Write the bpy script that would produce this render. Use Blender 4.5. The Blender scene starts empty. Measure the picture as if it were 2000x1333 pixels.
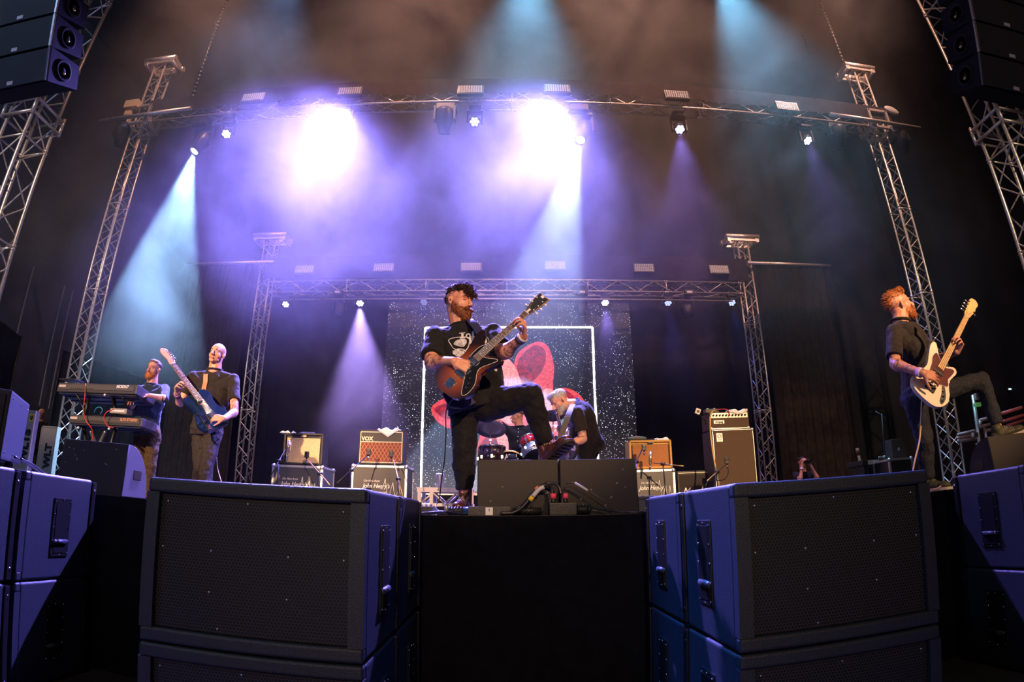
import bpy, bmesh, math, random
import numpy as np
from mathutils import Vector, Matrix, Euler
from mathutils.bvhtree import BVHTree
PI = math.pi
R = math.radians
random.seed(7)
S = 1.14                       # height of the stage deck above the pit floor
scene = bpy.context.scene
C = scene.collection

# ------------------------------------------------------------------ camera (full-frame fisheye, stereographic)
FPX, PIT, ROL, YAW = 1119.84, 0.303847, 0.002196, 0.014038
EYE = Vector((0, 0, S - 0.004))
CAMROT = Matrix.Rotation(-YAW, 4, 'Z') @ Matrix.Rotation(PIT, 4, 'X') @ Matrix.Rotation(ROL, 4, 'Y')
cam_data = bpy.data.cameras.new('camera')
cam_data.type = 'PANO'
cam_data.panorama_type = 'FISHEYE_LENS_POLYNOMIAL'
cam_data.sensor_fit = 'HORIZONTAL'
cam_data.sensor_width = 36.0
cam_data.fisheye_fov = R(220)
cam_data.fisheye_polynomial_k0 = 0.0
cam_data.fisheye_polynomial_k1 = -0.04958702159194429
cam_data.fisheye_polynomial_k2 = -1.1290440290871777e-05
cam_data.fisheye_polynomial_k3 = 1.2022668300387333e-05
cam_data.fisheye_polynomial_k4 = -1.3112445963895952e-07
cam_data.clip_start = 0.02
cam_data.clip_end = 200
cam = bpy.data.objects.new('camera', cam_data)
C.objects.link(cam)
cam.matrix_world = Matrix.Translation(EYE) @ CAMROT @ Matrix.Rotation(PI / 2, 4, 'X')
scene.camera = cam

def ray(px, py):
    x = px - 1000.0; y = -(py - 666.5)
    r = math.hypot(x, y) + 1e-9
    th = 2 * math.atan(r / 2 / FPX)
    d = Vector((x / r * math.sin(th), math.cos(th), y / r * math.sin(th)))
    return CAMROT.to_3x3() @ d

def at(px, py, Y):
    """the point of the place that stands Y metres in front of the lens and shows at that spot"""
    d = ray(px, py)
    return EYE + d * (Y / d.y)

# ------------------------------------------------------------------ exposure, world
scene.view_settings.view_transform = 'Standard'
scene.view_settings.look = 'None'
scene.view_settings.gamma = 1
scene.view_settings.use_curve_mapping = False
scene.view_settings.exposure = 0.0
scene.cycles.max_bounces = 4
scene.cycles.diffuse_bounces = 2
scene.cycles.glossy_bounces = 2
scene.cycles.transmission_bounces = 2
scene.cycles.transparent_max_bounces = 8
scene.cycles.volume_bounces = 0
scene.cycles.sample_clamp_indirect = 2.0
scene.cycles.volume_step_rate = 2.0
scene.cycles.volume_max_steps = 48
world = bpy.data.worlds.new('night')
scene.world = world
world.use_nodes = True
wb = world.node_tree.nodes['Background']
wb.inputs[0].default_value = (0.05, 0.10, 0.2, 1)
wb.inputs[1].default_value = 0.012

# ------------------------------------------------------------------ lights
def look_rot(d):
    return Vector(d).to_track_quat('-Z', 'Y')

def spot(loc, target, power, color, size=30, blend=0.4, radius=0.06, name='stage_or_fill_spot'):
    L = bpy.data.lights.new(name, 'SPOT')
    L.energy = power; L.color = color; L.spot_size = R(size); L.spot_blend = blend
    L.shadow_soft_size = radius
    o = bpy.data.objects.new(name, L); C.objects.link(o)
    o.location = loc
    o.rotation_mode = 'QUATERNION'
    o.rotation_quaternion = look_rot(Vector(target) - Vector(loc))
    return o

def area(loc, target, power, color, sx, sy, name='fill_light'):
    L = bpy.data.lights.new(name, 'AREA')
    L.shape = 'RECTANGLE'; L.size = sx; L.size_y = sy
    L.energy = power; L.color = color
    o = bpy.data.objects.new(name, L); C.objects.link(o)
    o.location = loc
    o.rotation_mode = 'QUATERNION'
    o.rotation_quaternion = look_rot(Vector(target) - Vector(loc))
    return o

YF, YR = 9.2, 13.0             # depth of the front and of the rear lighting truss
PURPLE = (0.30, 0.22, 1.0)
LAV = (0.48, 0.36, 1.0)
TEAL = (0.38, 0.72, 1.0)
WARM = (1.0, 0.62, 0.36)
def beam(px, py, Y, aim, power, col, size, blend, rad=0.05):
    p = at(px, py, Y); v = Vector(aim).normalized()
    return spot(p + v * 0.06, p + v * 3, power, col, size, blend, rad)
def beam_edges(src, left, right, Y, back, power, col, blend):
    p = at(*src, Y); a = (at(*left, Y + back) - p).normalized(); b = (at(*right, Y + back) - p).normalized(); v = (a + b).normalized()
    return spot(p + v * 0.06, p + v * 3, power, col, math.degrees(a.angle(b)), blend, 0.05)
# front truss washes
beam(675, 222, YF, (-0.02, -0.66, -1.1), 46000, (0.26, 0.20, 1.0), 70, 1.0)
beam(1085, 214, YF, (-0.27, -0.66, -1.1), 40000, (0.26, 0.20, 1.0), 60, 1.0)
beam(442, 262, YF, (0.1, 0.4, -1.0), 500, PURPLE, 50, 0.9)
beam(1328, 253, YF, (0.0, 0.1, -1.0), 1700, PURPLE, 50, 0.9)
beam(1578, 275, YF, (0.15, 0.1, -1.0), 1000, PURPLE, 50, 0.9)
# front truss profile beams
beam_edges((379, 298), (232, 590), (387, 590), YF, 0.15, 27000, (0.33, 0.60, 1.0), 0.12)
beam_edges((1133, 278), (972, 560), (1143, 560), YF, 1.5, 22000, (0.42, 0.58, 1.0), 0.15)
# rear truss washes
beam(558, 598, YR, (0, -0.3, -1.0), 120, PURPLE, 30, 0.6)
beam(703, 596, YR, (0.12, -0.1, -1.0), 9000, (0.45, 0.30, 1.0), 46, 0.8)
beam(1182, 596, YR, (0.0, -0.2, -1.0), 1600, (0.30, 0.22, 1.0), 38, 0.7)
beam(1305, 596, YR, (0, -0.2, -1.0), 450, (0.10, 0.14, 1.0), 36, 0.7)
beam(1430, 596, YR, (0, -0.2, -1.0), 450, (0.10, 0.14, 1.0), 36, 0.7)
# teal lights high in the roof, out of view; amber spots added to warm haze
spot((0.6, 8.6, S + 11.9), (0.3, 8.2, S + 8), 6500, (0.18, 0.5, 0.8), 40, 1.0)
spot((5.0, 8.6, S + 11.9), (5.3, 8.2, S + 8), 9000, (0.18, 0.5, 0.8), 40, 1.0)
spot((-5.0, 8.6, S + 11.9), (-5.0, 8.2, S + 8), 1500, (0.12, 0.35, 0.8), 50, 1.0)
spot((-2.0, 6.4, S + 11.6), (-1.6, 9.5, S + 9.0), 2300, (1.0, 0.50, 0.36), 110, 1.0)
spot((3.0, 6.4, S + 11.6), (2.6, 9.5, S + 9.0), 2300, (1.0, 0.50, 0.36), 110, 1.0)
spot((8.0, 6.4, S + 11.6), (7.0, 9.5, S + 9.0), 2300, (1.0, 0.52, 0.38), 110, 1.0)
spot((-6.0, 6.4, S + 11.6), (-6.0, 9.5, S + 9.0), 1500, (1.0, 0.50, 0.36), 110, 1.0)
# warm front-of-house profile spots on the band; towers, pit and rig get added fills
FOHL, FOHR = (-5.5, -13, S + 7.5), (6.0, -13, S + 7.5)
def foh(t, power, size, col=(1.0, 0.60, 0.34), src=None, blend=0.6):
    spot(src or (FOHL if t[0] < 0 else FOHR), t, power, col, size, blend, 0.12)
foh((-0.1, 3.9, S + 1.35), 15500, 9.5, src=FOHR)
foh((-3.9, 6.0, S + 1.35), 21000, 12)
foh((3.5, 3.9, S + 1.30), 17000, 9)
foh((-2.3, 7.7, S + 0.9), 17000, 9); foh((2.6, 7.8, S + 1.0), 13000, 9, (1.0, 0.62, 0.32)); foh((0.6, 7.0, S + 1.1), 9000, 8)
foh((-8.3, 9.2, S + 3.4), 13000, 15, (1.0, 0.72, 0.50)); foh((8.7, 9.2, S + 3.4), 10000, 15, (1.0, 0.72, 0.50))  # unseen spots added to brighten the two front towers
spot((0.0, -13, S + 4.0), (0.0, 2.0, S + 1.15), 2000, (1.0, 0.72, 0.50), 20, 0.9, 0.3)  # extra warm spot added for the subwoofer fronts
area((0, -10, S + 7.0), (0, 9, S + 4.5), 230, (1.0, 0.62, 0.40), 6, 1.0)  # warm area fill added to lift the rig
area((-9, -4, S + 7.5), (-8, 8, S + 3.0), 330, (0.30, 0.50, 1.0), 3, 3)  # blue area fill added to tint the left wall, no fixture
# unseen blue spots without fixtures, added above the view to colour the pit subwoofers
spot((-1.8, 5.3, S + 9.5), (0.9, 2.4, S + 0.3), 16000, (0.03, 0.20, 1.0), 14, 0.9, 0.1)
spot((-0.6, 5.3, S + 9.5), (-3.3, 2.3, S + 0.4), 3500, (0.06, 0.16, 1.0), 12, 0.9, 0.1)
spot((0.8, 5.6, S + 9.5), (-0.8, 2.2, S + 0.2), 3500, (0.03, 0.18, 1.0), 15, 0.9, 0.1)
# ------------------------------------------------------------------ helpers
def tag(o, label=None, cat=None, group=None, kind=None):
    if label: o['label'] = label
    if cat: o['category'] = cat
    if group: o['group'] = group
    if kind: o['kind'] = kind
    return o

def thing(name, label, cat, loc=(0, 0, 0), rz=0.0, group=None, kind=None, rot=None):
    o = bpy.data.objects.new(name, None)
    o.empty_display_size = 0.05
    C.objects.link(o)
    o.location = loc
    o.rotation_euler = rot if rot is not None else (0, 0, rz)
    return tag(o, label, cat, group, kind)

def basis(o):
    m = Matrix.LocRotScale(o.location, o.rotation_euler.to_quaternion(), o.scale)
    return basis(o.parent) @ m if o.parent else m

def copy_tree(o, parent=None):
    c = o.copy(); C.objects.link(c); c.parent = parent
    for ch in list(o.children): copy_tree(ch, c)
    return c

def retag(o, label, group=None):
    o['label'] = label
    if group: o['group'] = group
    return o

def frame(zdir, xhint=(1, 0, 0)):
    """3x3 with columns x, y, z where z runs along zdir"""
    z = Vector(zdir).normalized(); x = Vector(xhint)
    x = x - z * x.dot(z)
    if x.length < 1e-4:
        x = Vector((0, 1, 0)) - z * z.y
    x.normalize(); y = z.cross(x)
    return Matrix((x, y, z)).transposed()

class MB:
    """collects shapes into ONE mesh"""
    def __init__(s): s.bm = bmesh.new()
    def _add(s, geom_verts, mat=None, mi=0, smooth=False):
        if mat is not None: bmesh.ops.transform(s.bm, matrix=mat, verts=geom_verts)
        fs = set()
        for v in geom_verts: fs.update(v.link_faces)
        for f in fs: f.material_index = mi; f.smooth = smooth
        return s
    def box(s, c, size, rot=None, mi=0, bevel=0.0, taper=None, seg=2):
        r = bmesh.ops.create_cube(s.bm, size=1)['verts']
        for v in r:
            v.co = Vector((v.co.x * size[0], v.co.y * size[1], v.co.z * size[2]))
            if taper and v.co.z > 0: v.co.x *= taper[0]; v.co.y *= taper[1]
        if bevel:
            es = list({e for v in r for e in v.link_edges})
            g = bmesh.ops.bevel(s.bm, geom=es, offset=bevel, segments=seg, profile=0.7 if seg == 2 else 0.5, affect='EDGES')
            r = list({v for f in g['faces'] for v in f.verts} | {v for v in r if v.is_valid})
            big = set(r)
            for v in list(big):
                for f in v.link_faces: big.update(f.verts)
            r = list(big)
        M = Matrix.Translation(Vector(c))
        if rot is not None: M = M @ (rot.to_4x4() if isinstance(rot, Matrix) else Euler(rot).to_matrix().to_4x4())
        return s._add(r, M, mi)
    def cyl(s, p0, p1, r0, r1=None, n=12, mi=0, caps=True, smooth=True):
        p0 = Vector(p0); p1 = Vector(p1); r1 = r0 if r1 is None else r1
        d = p1 - p0
        if d.length < 1e-6: return s
        F = frame(d); x, y = F.col[0], F.col[1]; nv = s.bm.verts.new; nf = s.bm.faces.new
        cs = [(math.cos(2 * PI * k / n), math.sin(2 * PI * k / n)) for k in range(n)]
        A = [nv(p0 + (x * a + y * b) * r0) for a, b in cs]; B = [nv(p1 + (x * a + y * b) * r1) for a, b in cs]
        for k in range(n):
            f = nf((A[k], A[(k + 1) % n], B[(k + 1) % n], B[k])); f.material_index = mi; f.smooth = smooth
        if caps: nf(A[::-1]).material_index = mi; nf(B).material_index = mi
        return s
    def ecyl(s, c0, c1, rx, ry, R3, rx1=None, ry1=None, n=24, mi=0):
        """elliptical drum between two points, R3 = its axes"""
        c0 = Vector(c0); c1 = Vector(c1); rx1 = rx1 or rx; ry1 = ry1 or ry
        A = [s.bm.verts.new(c0 + R3 @ Vector((rx * math.cos(2 * PI * k / n), ry * math.sin(2 * PI * k / n), 0))) for k in range(n)]
        B = [s.bm.verts.new(c1 + R3 @ Vector((rx1 * math.cos(2 * PI * k / n), ry1 * math.sin(2 * PI * k / n), 0))) for k in range(n)]
        for k in range(n): s.bm.faces.new((A[k], A[(k + 1) % n], B[(k + 1) % n], B[k])).smooth = True
        s.bm.faces.new(A[::-1]); s.bm.faces.new(B)
        return s
    def ell(s, c, rad, rot=None, n=12, mi=0, smooth=True):
        rad = (rad, rad, rad) if isinstance(rad, (int, float)) else rad
        M = Matrix.Translation(Vector(c))
        if rot is not None: M = M @ (rot.to_4x4() if isinstance(rot, Matrix) else Euler(rot).to_matrix().to_4x4())
        M = M @ Matrix.Diagonal((*rad, 1)); m = n + 4; nv = s.bm.verts.new; nf = s.bm.faces.new
        top = nv(M @ Vector((0, 0, 1))); bot = nv(M @ Vector((0, 0, -1))); rings = []
        for i in range(1, n):
            t = PI * i / n; st, ct = math.sin(t), math.cos(t)
            rings.append([nv(M @ Vector((st * math.cos(2 * PI * k / m), st * math.sin(2 * PI * k / m), ct))) for k in range(m)])
        fs = []
        for k in range(m):
            k2 = (k + 1) % m
            fs.append(nf((top, rings[0][k], rings[0][k2]))); fs.append(nf((rings[-1][k], bot, rings[-1][k2])))
            for A, B in zip(rings, rings[1:]): fs.append(nf((A[k], B[k], B[k2], A[k2])))
        for f in fs: f.material_index = mi; f.smooth = smooth
        return s
    def cap(s, p0, p1, r0, r1=None, n=12, mi=0):
        r1 = r0 if r1 is None else r1
        s.cyl(p0, p1, r0, r1, n, mi); s.ell(p0, r0, n=n, mi=mi); s.ell(p1, r1, n=n, mi=mi)
        return s
    def tube(s, pts, rad, n=6, mi=0, close=False):
        pts = [Vector(p) for p in pts]; rings = []
        rr = rad if isinstance(rad, (list, tuple)) else [rad] * len(pts)
        x = None
        for i, p in enumerate(pts):
            a = pts[max(i - 1, 0)]; b = pts[min(i + 1, len(pts) - 1)]
            if close: a = pts[i - 1]; b = pts[(i + 1) % len(pts)]
            F = frame(b - a if (b - a).length > 1e-7 else Vector((0, 0, 1)), x if x is not None else (0.3, 0.9, 0.2))
            x = F.col[0]
            rings.append([s.bm.verts.new(p + F @ Vector((math.cos(t) * rr[i], math.sin(t) * rr[i], 0))) for t in [2 * PI * k / n for k in range(n)]])
        m = len(rings)
        for i in range(m if close else m - 1):
            A, B = rings[i], rings[(i + 1) % m]
            for k in range(n):
                f = s.bm.faces.new((A[k], A[(k + 1) % n], B[(k + 1) % n], B[k])); f.material_index = mi; f.smooth = True
        if not close:
            for ring, rev in ((rings[0], True), (rings[-1], False)):
                f = s.bm.faces.new(ring[::-1] if rev else ring); f.material_index = mi
        return s
    def prism(s, outline, z0, z1, mat=None, mi=0, side_mi=None, bevel=0.0):
        """outline in xy extruded from z0 to z1"""
        a = [s.bm.verts.new((x, y, z0)) for x, y in outline]
        b = [s.bm.verts.new((x, y, z1)) for x, y in outline]
        n = len(a); fs = []
        f1 = s.bm.faces.new(a[::-1]); f2 = s.bm.faces.new(b)
        f1.material_index = mi; f2.material_index = mi
        for i in range(n):
            f = s.bm.faces.new((a[i], a[(i + 1) % n], b[(i + 1) % n], b[i])); f.material_index = mi if side_mi is None else side_mi
        vs = a + b
        if bevel:
            es = list(set(f1.edges) | set(f2.edges))
            g = bmesh.ops.bevel(s.bm, geom=es, offset=bevel, segments=3, profile=0.5, affect='EDGES')
            vs = list({v for f in g['faces'] for v in f.verts}); big = set(vs)
            for v in list(big):
                for f in v.link_faces: big.update(f.verts)
            vs = list(big)
            for f in g['faces']: f.smooth = True
        if mat is not None: bmesh.ops.transform(s.bm, matrix=mat, verts=vs)
        return s
    def quad(s, pts, mi=0):
        f = s.bm.faces.new([s.bm.verts.new(Vector(p)) for p in pts]); f.material_index = mi
        return s
    def lathe(s, prof, c=(0, 0, 0), axis=(0, 0, 1), n=24, mi=0, smooth=True):
        F = frame(axis).to_4x4(); M = Matrix.Translation(Vector(c)) @ F; rings = []
        for r, z in prof:
            rings.append([s.bm.verts.new(M @ Vector((r * math.cos(2 * PI * k / n), r * math.sin(2 * PI * k / n), z))) for k in range(n)])
        for A, B in zip(rings, rings[1:]):
            for k in range(n):
                f = s.bm.faces.new((A[k], A[(k + 1) % n], B[(k + 1) % n], B[k])); f.material_index = mi; f.smooth = smooth
        if prof[0][0] > 1e-5: f = s.bm.faces.new(rings[0][::-1]); f.material_index = mi
        if prof[-1][0] > 1e-5: f = s.bm.faces.new(rings[-1]); f.material_index = mi
        return s
    def build(s, name, mats, parent=None, world=False, recalc=True):
        me = bpy.data.meshes.new(name)
        if recalc: bmesh.ops.recalc_face_normals(s.bm, faces=s.bm.faces)
        if world and parent is not None:
            bmesh.ops.transform(s.bm, matrix=basis(parent).inverted(), verts=s.bm.verts)
        s.bm.to_mesh(me); s.bm.free()
        for m in (mats if isinstance(mats, (list, tuple)) else [mats]): me.materials.append(m)
        o = bpy.data.objects.new(name, me); C.objects.link(o)
        if parent is not None: o.parent = parent
        return o

def blob(mb, name, mats, parent=None, voxel=0.006, smooth=4, world=True, fold=0.0, fold_scale=0.12, pick=None, factor=0.5):
    """melts the overlapping closed shapes of mb into one continuous skin"""
    me = bpy.data.meshes.new(name + '_raw'); mb.bm.to_mesh(me); mb.bm.free()
    t = bpy.data.objects.new('tmp', me); C.objects.link(t)
    m = t.modifiers.new('r', 'REMESH'); m.mode = 'VOXEL'; m.voxel_size = voxel; m.use_smooth_shade = True
    m = t.modifiers.new('s', 'SMOOTH'); m.factor = factor; m.iterations = smooth
    if fold:
        tx = bpy.data.textures.new('fold', 'CLOUDS'); tx.noise_scale = fold_scale; tx.noise_depth = 2
        m = t.modifiers.new('d', 'DISPLACE'); m.texture = tx; m.strength = fold; m.mid_level = 0.5; m.texture_coords = 'GLOBAL'
    dg = bpy.context.evaluated_depsgraph_get()
    out = bpy.data.meshes.new_from_object(t.evaluated_get(dg))
    bpy.data.objects.remove(t); bpy.data.meshes.remove(me)
    out.name = name
    out.materials.clear()
    for x in (mats if isinstance(mats, (list, tuple)) else [mats]): out.materials.append(x)
    n = len(out.polygons)
    if pick is not None:
        mi = np.zeros(n, dtype=np.int32)
        co = np.zeros(n * 3, dtype=np.float32); out.polygons.foreach_get('center', co)
        mi[:] = pick(co.reshape(-1, 3)); out.polygons.foreach_set('material_index', mi)
    else:
        out.polygons.foreach_set('material_index', np.zeros(n, dtype=np.int32))
    out.polygons.foreach_set('use_smooth', np.ones(n, dtype=bool))
    if world and parent is not None: out.transform(basis(parent).inverted())
    o = bpy.data.objects.new(name, out); C.objects.link(o)
    if parent is not None: o.parent = parent
    return o

def spline(pts, n=8):
    """Catmull-Rom through the points"""
    P = [Vector(p) for p in pts]; P = [P[0] * 2 - P[1]] + P + [P[-1] * 2 - P[-2]]; out = []
    for i in range(1, len(P) - 2):
        for k in range(n):
            t = k / n; a, b, c, d = P[i - 1:i + 3]
            out.append(0.5 * ((2 * b) + (c - a) * t + (2 * a - 5 * b + 4 * c - d) * t * t + (3 * b - a - 3 * c + d) * t ** 3))
    return out + [P[-2]]

def loop2(pts, n=6):
    """closed smooth outline in 2-D"""
    m = len(pts); out = []
    for i in range(m):
        a, b, c, d = (Vector(pts[(i + k) % m]) for k in (-1, 0, 1, 2))
        for k in range(n):
            t = k / n; p = 0.5 * ((2 * b) + (c - a) * t + (2 * a - 5 * b + 4 * c - d) * t * t + (3 * b - a - 3 * c + d) * t ** 3)
            out.append((p.x, p.y))
    return out

_txt = {}
def text_mesh(mb, body, size, M, mi=0, depth=0.001, bold=0.0, shear=0.0, align='CENTER', xs=1.0):
    """lettering as flat raised shapes; M takes the text's xy plane into place"""
    cu = bpy.data.curves.new('t', 'FONT'); cu.body = body; cu.size = size; cu.extrude = depth; cu.offset = bold; cu.shear = shear
    cu.align_x = align; cu.align_y = 'CENTER'; cu.resolution_u = 3
    o = bpy.data.objects.new('t', cu); C.objects.link(o)
    dg = bpy.context.evaluated_depsgraph_get()
    me = bpy.data.meshes.new_from_object(o.evaluated_get(dg))
    bpy.data.objects.remove(o); bpy.data.curves.remove(cu)
    me.transform(M @ Matrix.Diagonal((xs, 1, 1, 1)))
    n0 = len(mb.bm.faces)
    mb.bm.from_mesh(me); mb.bm.faces.ensure_lookup_table()
    for f in mb.bm.faces[n0:]: f.material_index = mi
    bpy.data.meshes.remove(me)
    return mb

# ------------------------------------------------------------------ materials
_mats = {}
def mat(name, col, rough=0.6, metal=0.0, bump=0.0, scale=40.0, vary=0.0, col2=None, spec=0.5, emit=None, estr=0.0, sheen=0.0, coat=0.0):
    if name in _mats: return _mats[name]
    m = bpy.data.materials.new(name); m.use_nodes = True; nt = m.node_tree; b = nt.nodes['Principled BSDF']
    b.inputs['Base Color'].default_value = (*col, 1); b.inputs['Roughness'].default_value = rough
    b.inputs['Metallic'].default_value = metal; b.inputs['Specular IOR Level'].default_value = spec
    b.inputs['Coat Weight'].default_value = coat; b.inputs['Sheen Weight'].default_value = sheen
    if emit: b.inputs['Emission Color'].default_value = (*emit, 1); b.inputs['Emission Strength'].default_value = estr
    tc = nt.nodes.new('ShaderNodeTexCoord'); n = nt.nodes.new('ShaderNodeTexNoise')
    n.inputs['Scale'].default_value = scale; n.inputs['Detail'].default_value = 3
    nt.links.new(tc.outputs['Object'], n.inputs['Vector'])
    c2 = col2 if col2 else tuple(min(1, c * (1 + vary)) for c in col)
    if vary or col2:
        mx = nt.nodes.new('ShaderNodeMix'); mx.data_type = 'RGBA'
        mx.inputs[6].default_value = (*(tuple(c * (1 - vary) for c in col) if not col2 else col), 1); mx.inputs[7].default_value = (*c2, 1)
        mr = nt.nodes.new('ShaderNodeMapRange'); mr.inputs['From Min'].default_value = 0.35; mr.inputs['From Max'].default_value = 0.65
        nt.links.new(n.outputs['Fac'], mr.inputs['Value'])
        nt.links.new(mr.outputs['Result'], mx.inputs[0]); nt.links.new(mx.outputs[2], b.inputs['Base Color'])
    if bump:
        bp = nt.nodes.new('ShaderNodeBump'); bp.inputs['Strength'].default_value = bump; bp.inputs['Distance'].default_value = 0.005
        nt.links.new(n.outputs['Fac'], bp.inputs['Height']); nt.links.new(bp.outputs['Normal'], b.inputs['Normal'])
    _mats[name] = m
    return m

M_ALU = mat('truss_aluminium', (0.62, 0.57, 0.51), 0.38, 0.75, 0.15, 30, 0.2)
M_STEEL = mat('brushed_steel', (0.55, 0.55, 0.56), 0.35, 0.9)
M_CHROME = mat('chrome', (0.8, 0.8, 0.82), 0.15, 1.0)
M_BLACK = mat('black_plastic', (0.012, 0.012, 0.013), 0.45, 0, 0.2, 60)
M_BLKMET = mat('black_powder_metal', (0.015, 0.015, 0.016), 0.35, 0.4, 0.1, 80)
M_DRAPE = mat('black_stage_drape', (0.006, 0.006, 0.008), 0.95, 0, 0.3, 12, 0.2, spec=0.1)
M_SUB = mat('textured_cabinet_paint', (0.020, 0.025, 0.032), 0.42, 0, 0.4, 260, 0.08)
M_WEDGE = mat('wedge_grille', (0.030, 0.025, 0.021), 0.75, 0.0, 0.6, 300, 0.2)
M_TOLEX = mat('black_tolex', (0.02, 0.018, 0.018), 0.55, 0, 0.5, 250)
M_WHITE = mat('white_print', (0.85, 0.83, 0.80), 0.6)
M_LACQ = mat('black_laminate', (0.022, 0.020, 0.020), 0.4, 0, 0.2, 90)
M_RUB = mat('rubber', (0.01, 0.01, 0.01), 0.7)
M_TOWEL = mat('white_towel', (0.85, 0.85, 0.84), 0.95, 0, 0.8, 160)
# ------------------------------------------------------------------ the setting
def struct(name, mb, m):
    o = mb.build(name, m); o['kind'] = 'structure'; return o
M_PIT = mat('pit_ground', (0.02, 0.022, 0.025), 0.85, 0, 0.5, 6, 0.3)
M_DECK = mat('stage_deck_black', (0.014, 0.014, 0.016), 0.33, 0, 0.25, 25, 0.3)
M_WALLB = mat('backdrop_cloth', (0.009, 0.009, 0.011), 0.9, 0, 0.5, 1.2, 0.3, spec=0.15)
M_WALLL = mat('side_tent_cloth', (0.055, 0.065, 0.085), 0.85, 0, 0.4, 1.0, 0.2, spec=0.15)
M_ROOF = mat('roof_cloth', (0.03, 0.03, 0.036), 0.9, 0, 0.4, 0.8, 0.3, spec=0.15)

struct('floor', MB().box((0, 3, -0.05), (30, 24, 0.1)), M_PIT)
YE = 3.43                                         # the stage's front edge
struct('stage_floor', MB().box((0, (YE + 14.4) / 2, S - 0.03), (25.5, 14.4 - YE, 0.06)), M_DECK)
skirt = MB()
pts = []
for i in range(240):
    x = -11.5 + 23 * i / 239
    pts.append((x, YE - 0.022 + 0.012 * math.sin(i * 1.3) + 0.006 * math.sin(i * 0.37)))
for (xa, ya), (xb, yb) in zip(pts, pts[1:]):
    skirt.quad([(xa, ya, 0), (xb, yb, 0), (xb, yb, S - 0.003), (xa, ya, S - 0.003)])
struct('stage_skirt', skirt, M_DRAPE)
def cloth_wall(name, A, B, z0, z1, m, amp=0.05, wl=0.7, n=160):
    A = Vector(A); B = Vector(B); d = (B - A); L = d.length; u = d / L; nn = Vector((-u.y, u.x, 0)); mb = MB(); P = []
    for i in range(n + 1):
        s = L * i / n
        P.append(A + u * s + nn * (amp * math.sin(2 * PI * s / wl) + amp * 0.5 * math.sin(2 * PI * s / (wl * 2.7) + 1)))
    for a, b in zip(P, P[1:]):
        mb.quad([(a.x, a.y, z0), (b.x, b.y, z0), (b.x, b.y, z1), (a.x, a.y, z1)])
    for f in mb.bm.faces: f.smooth = True
    bmesh.ops.remove_doubles(mb.bm, verts=mb.bm.verts, dist=1e-4)
    return struct(name, mb, m)
cloth_wall('wall_back', (-13, 13.95, 0), (13, 13.95, 0), S, S + 12.2, M_WALLB, 0.06, 0.9)
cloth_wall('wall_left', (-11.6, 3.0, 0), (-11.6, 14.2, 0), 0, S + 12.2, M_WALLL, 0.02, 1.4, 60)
cloth_wall('wall_right', (11.9, 3.0, 0), (11.9, 14.2, 0), 0, S + 12.2, M_WALLB, 0.04, 1.0, 60)
struct('ceiling', MB().box((0, 8.3, S + 12.3), (26, 12.0, 0.08)), M_ROOF)
for i, (px, y0, y1) in enumerate([(25, 480, 700), (80, 480, 700), (128, 560, 680), (170, 470, 560)]):
    d = ray(px, y0); Y = -11.5 / (d.x / d.y)
    struct('trim_%d' % (i + 1), MB().box((-11.53, Y, S + 3.6), (0.02, 0.03, 3.2)), mat('seam_tape', (0.20, 0.21, 0.24), 0.7))

def flat(name, label, A, B, h, t=0.06, grp=None):
    A = Vector(A); B = Vector(B); ang = math.atan2(B.y - A.y, B.x - A.x); L = (B - A).length
    r = thing(name, label, 'stage drape', (A + B) / 2 + Vector((0, 0, S)), ang, grp)
    mb = MB(); n = max(8, int(L * 9)); 
    for sgn in (1,):
        P = [(-L / 2 + L * i / n, 0.025 * math.sin(i * 1.9) + 0.015 * math.sin(i * 0.7)) for i in range(n + 1)]
        for (xa, ya), (xb, yb) in zip(P, P[1:]):
            for dy in (0, 0.012):
                mb.quad([(xa, ya + dy, 0.01), (xb, yb + dy, 0.01), (xb, yb + dy, h), (xa, ya + dy, h)])
    mb.build('curtain', M_DRAPE, r)
    MB().cyl((-L / 2, 0, h), (L / 2, 0, h), 0.022).build('top_rail', M_BLKMET, r)
    for sx in (-1, 1): MB().cyl((sx * L / 2, 0, 0), (sx * L / 2, 0, h), 0.022).build('upright', M_BLKMET, r)
    return r
flat('masking_screen', 'black masking drape beyond the left tower, slanting down behind the keyboards', (-9.15, 9.75, 0), (-8.55, 12.3, 0), 2.85)
flat('masking_screen', 'black masking drape at the far left edge, above the blue side speaker', (-9.15, 7.6, 0), (-9.75, 9.1, 0), 2.9)

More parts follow.
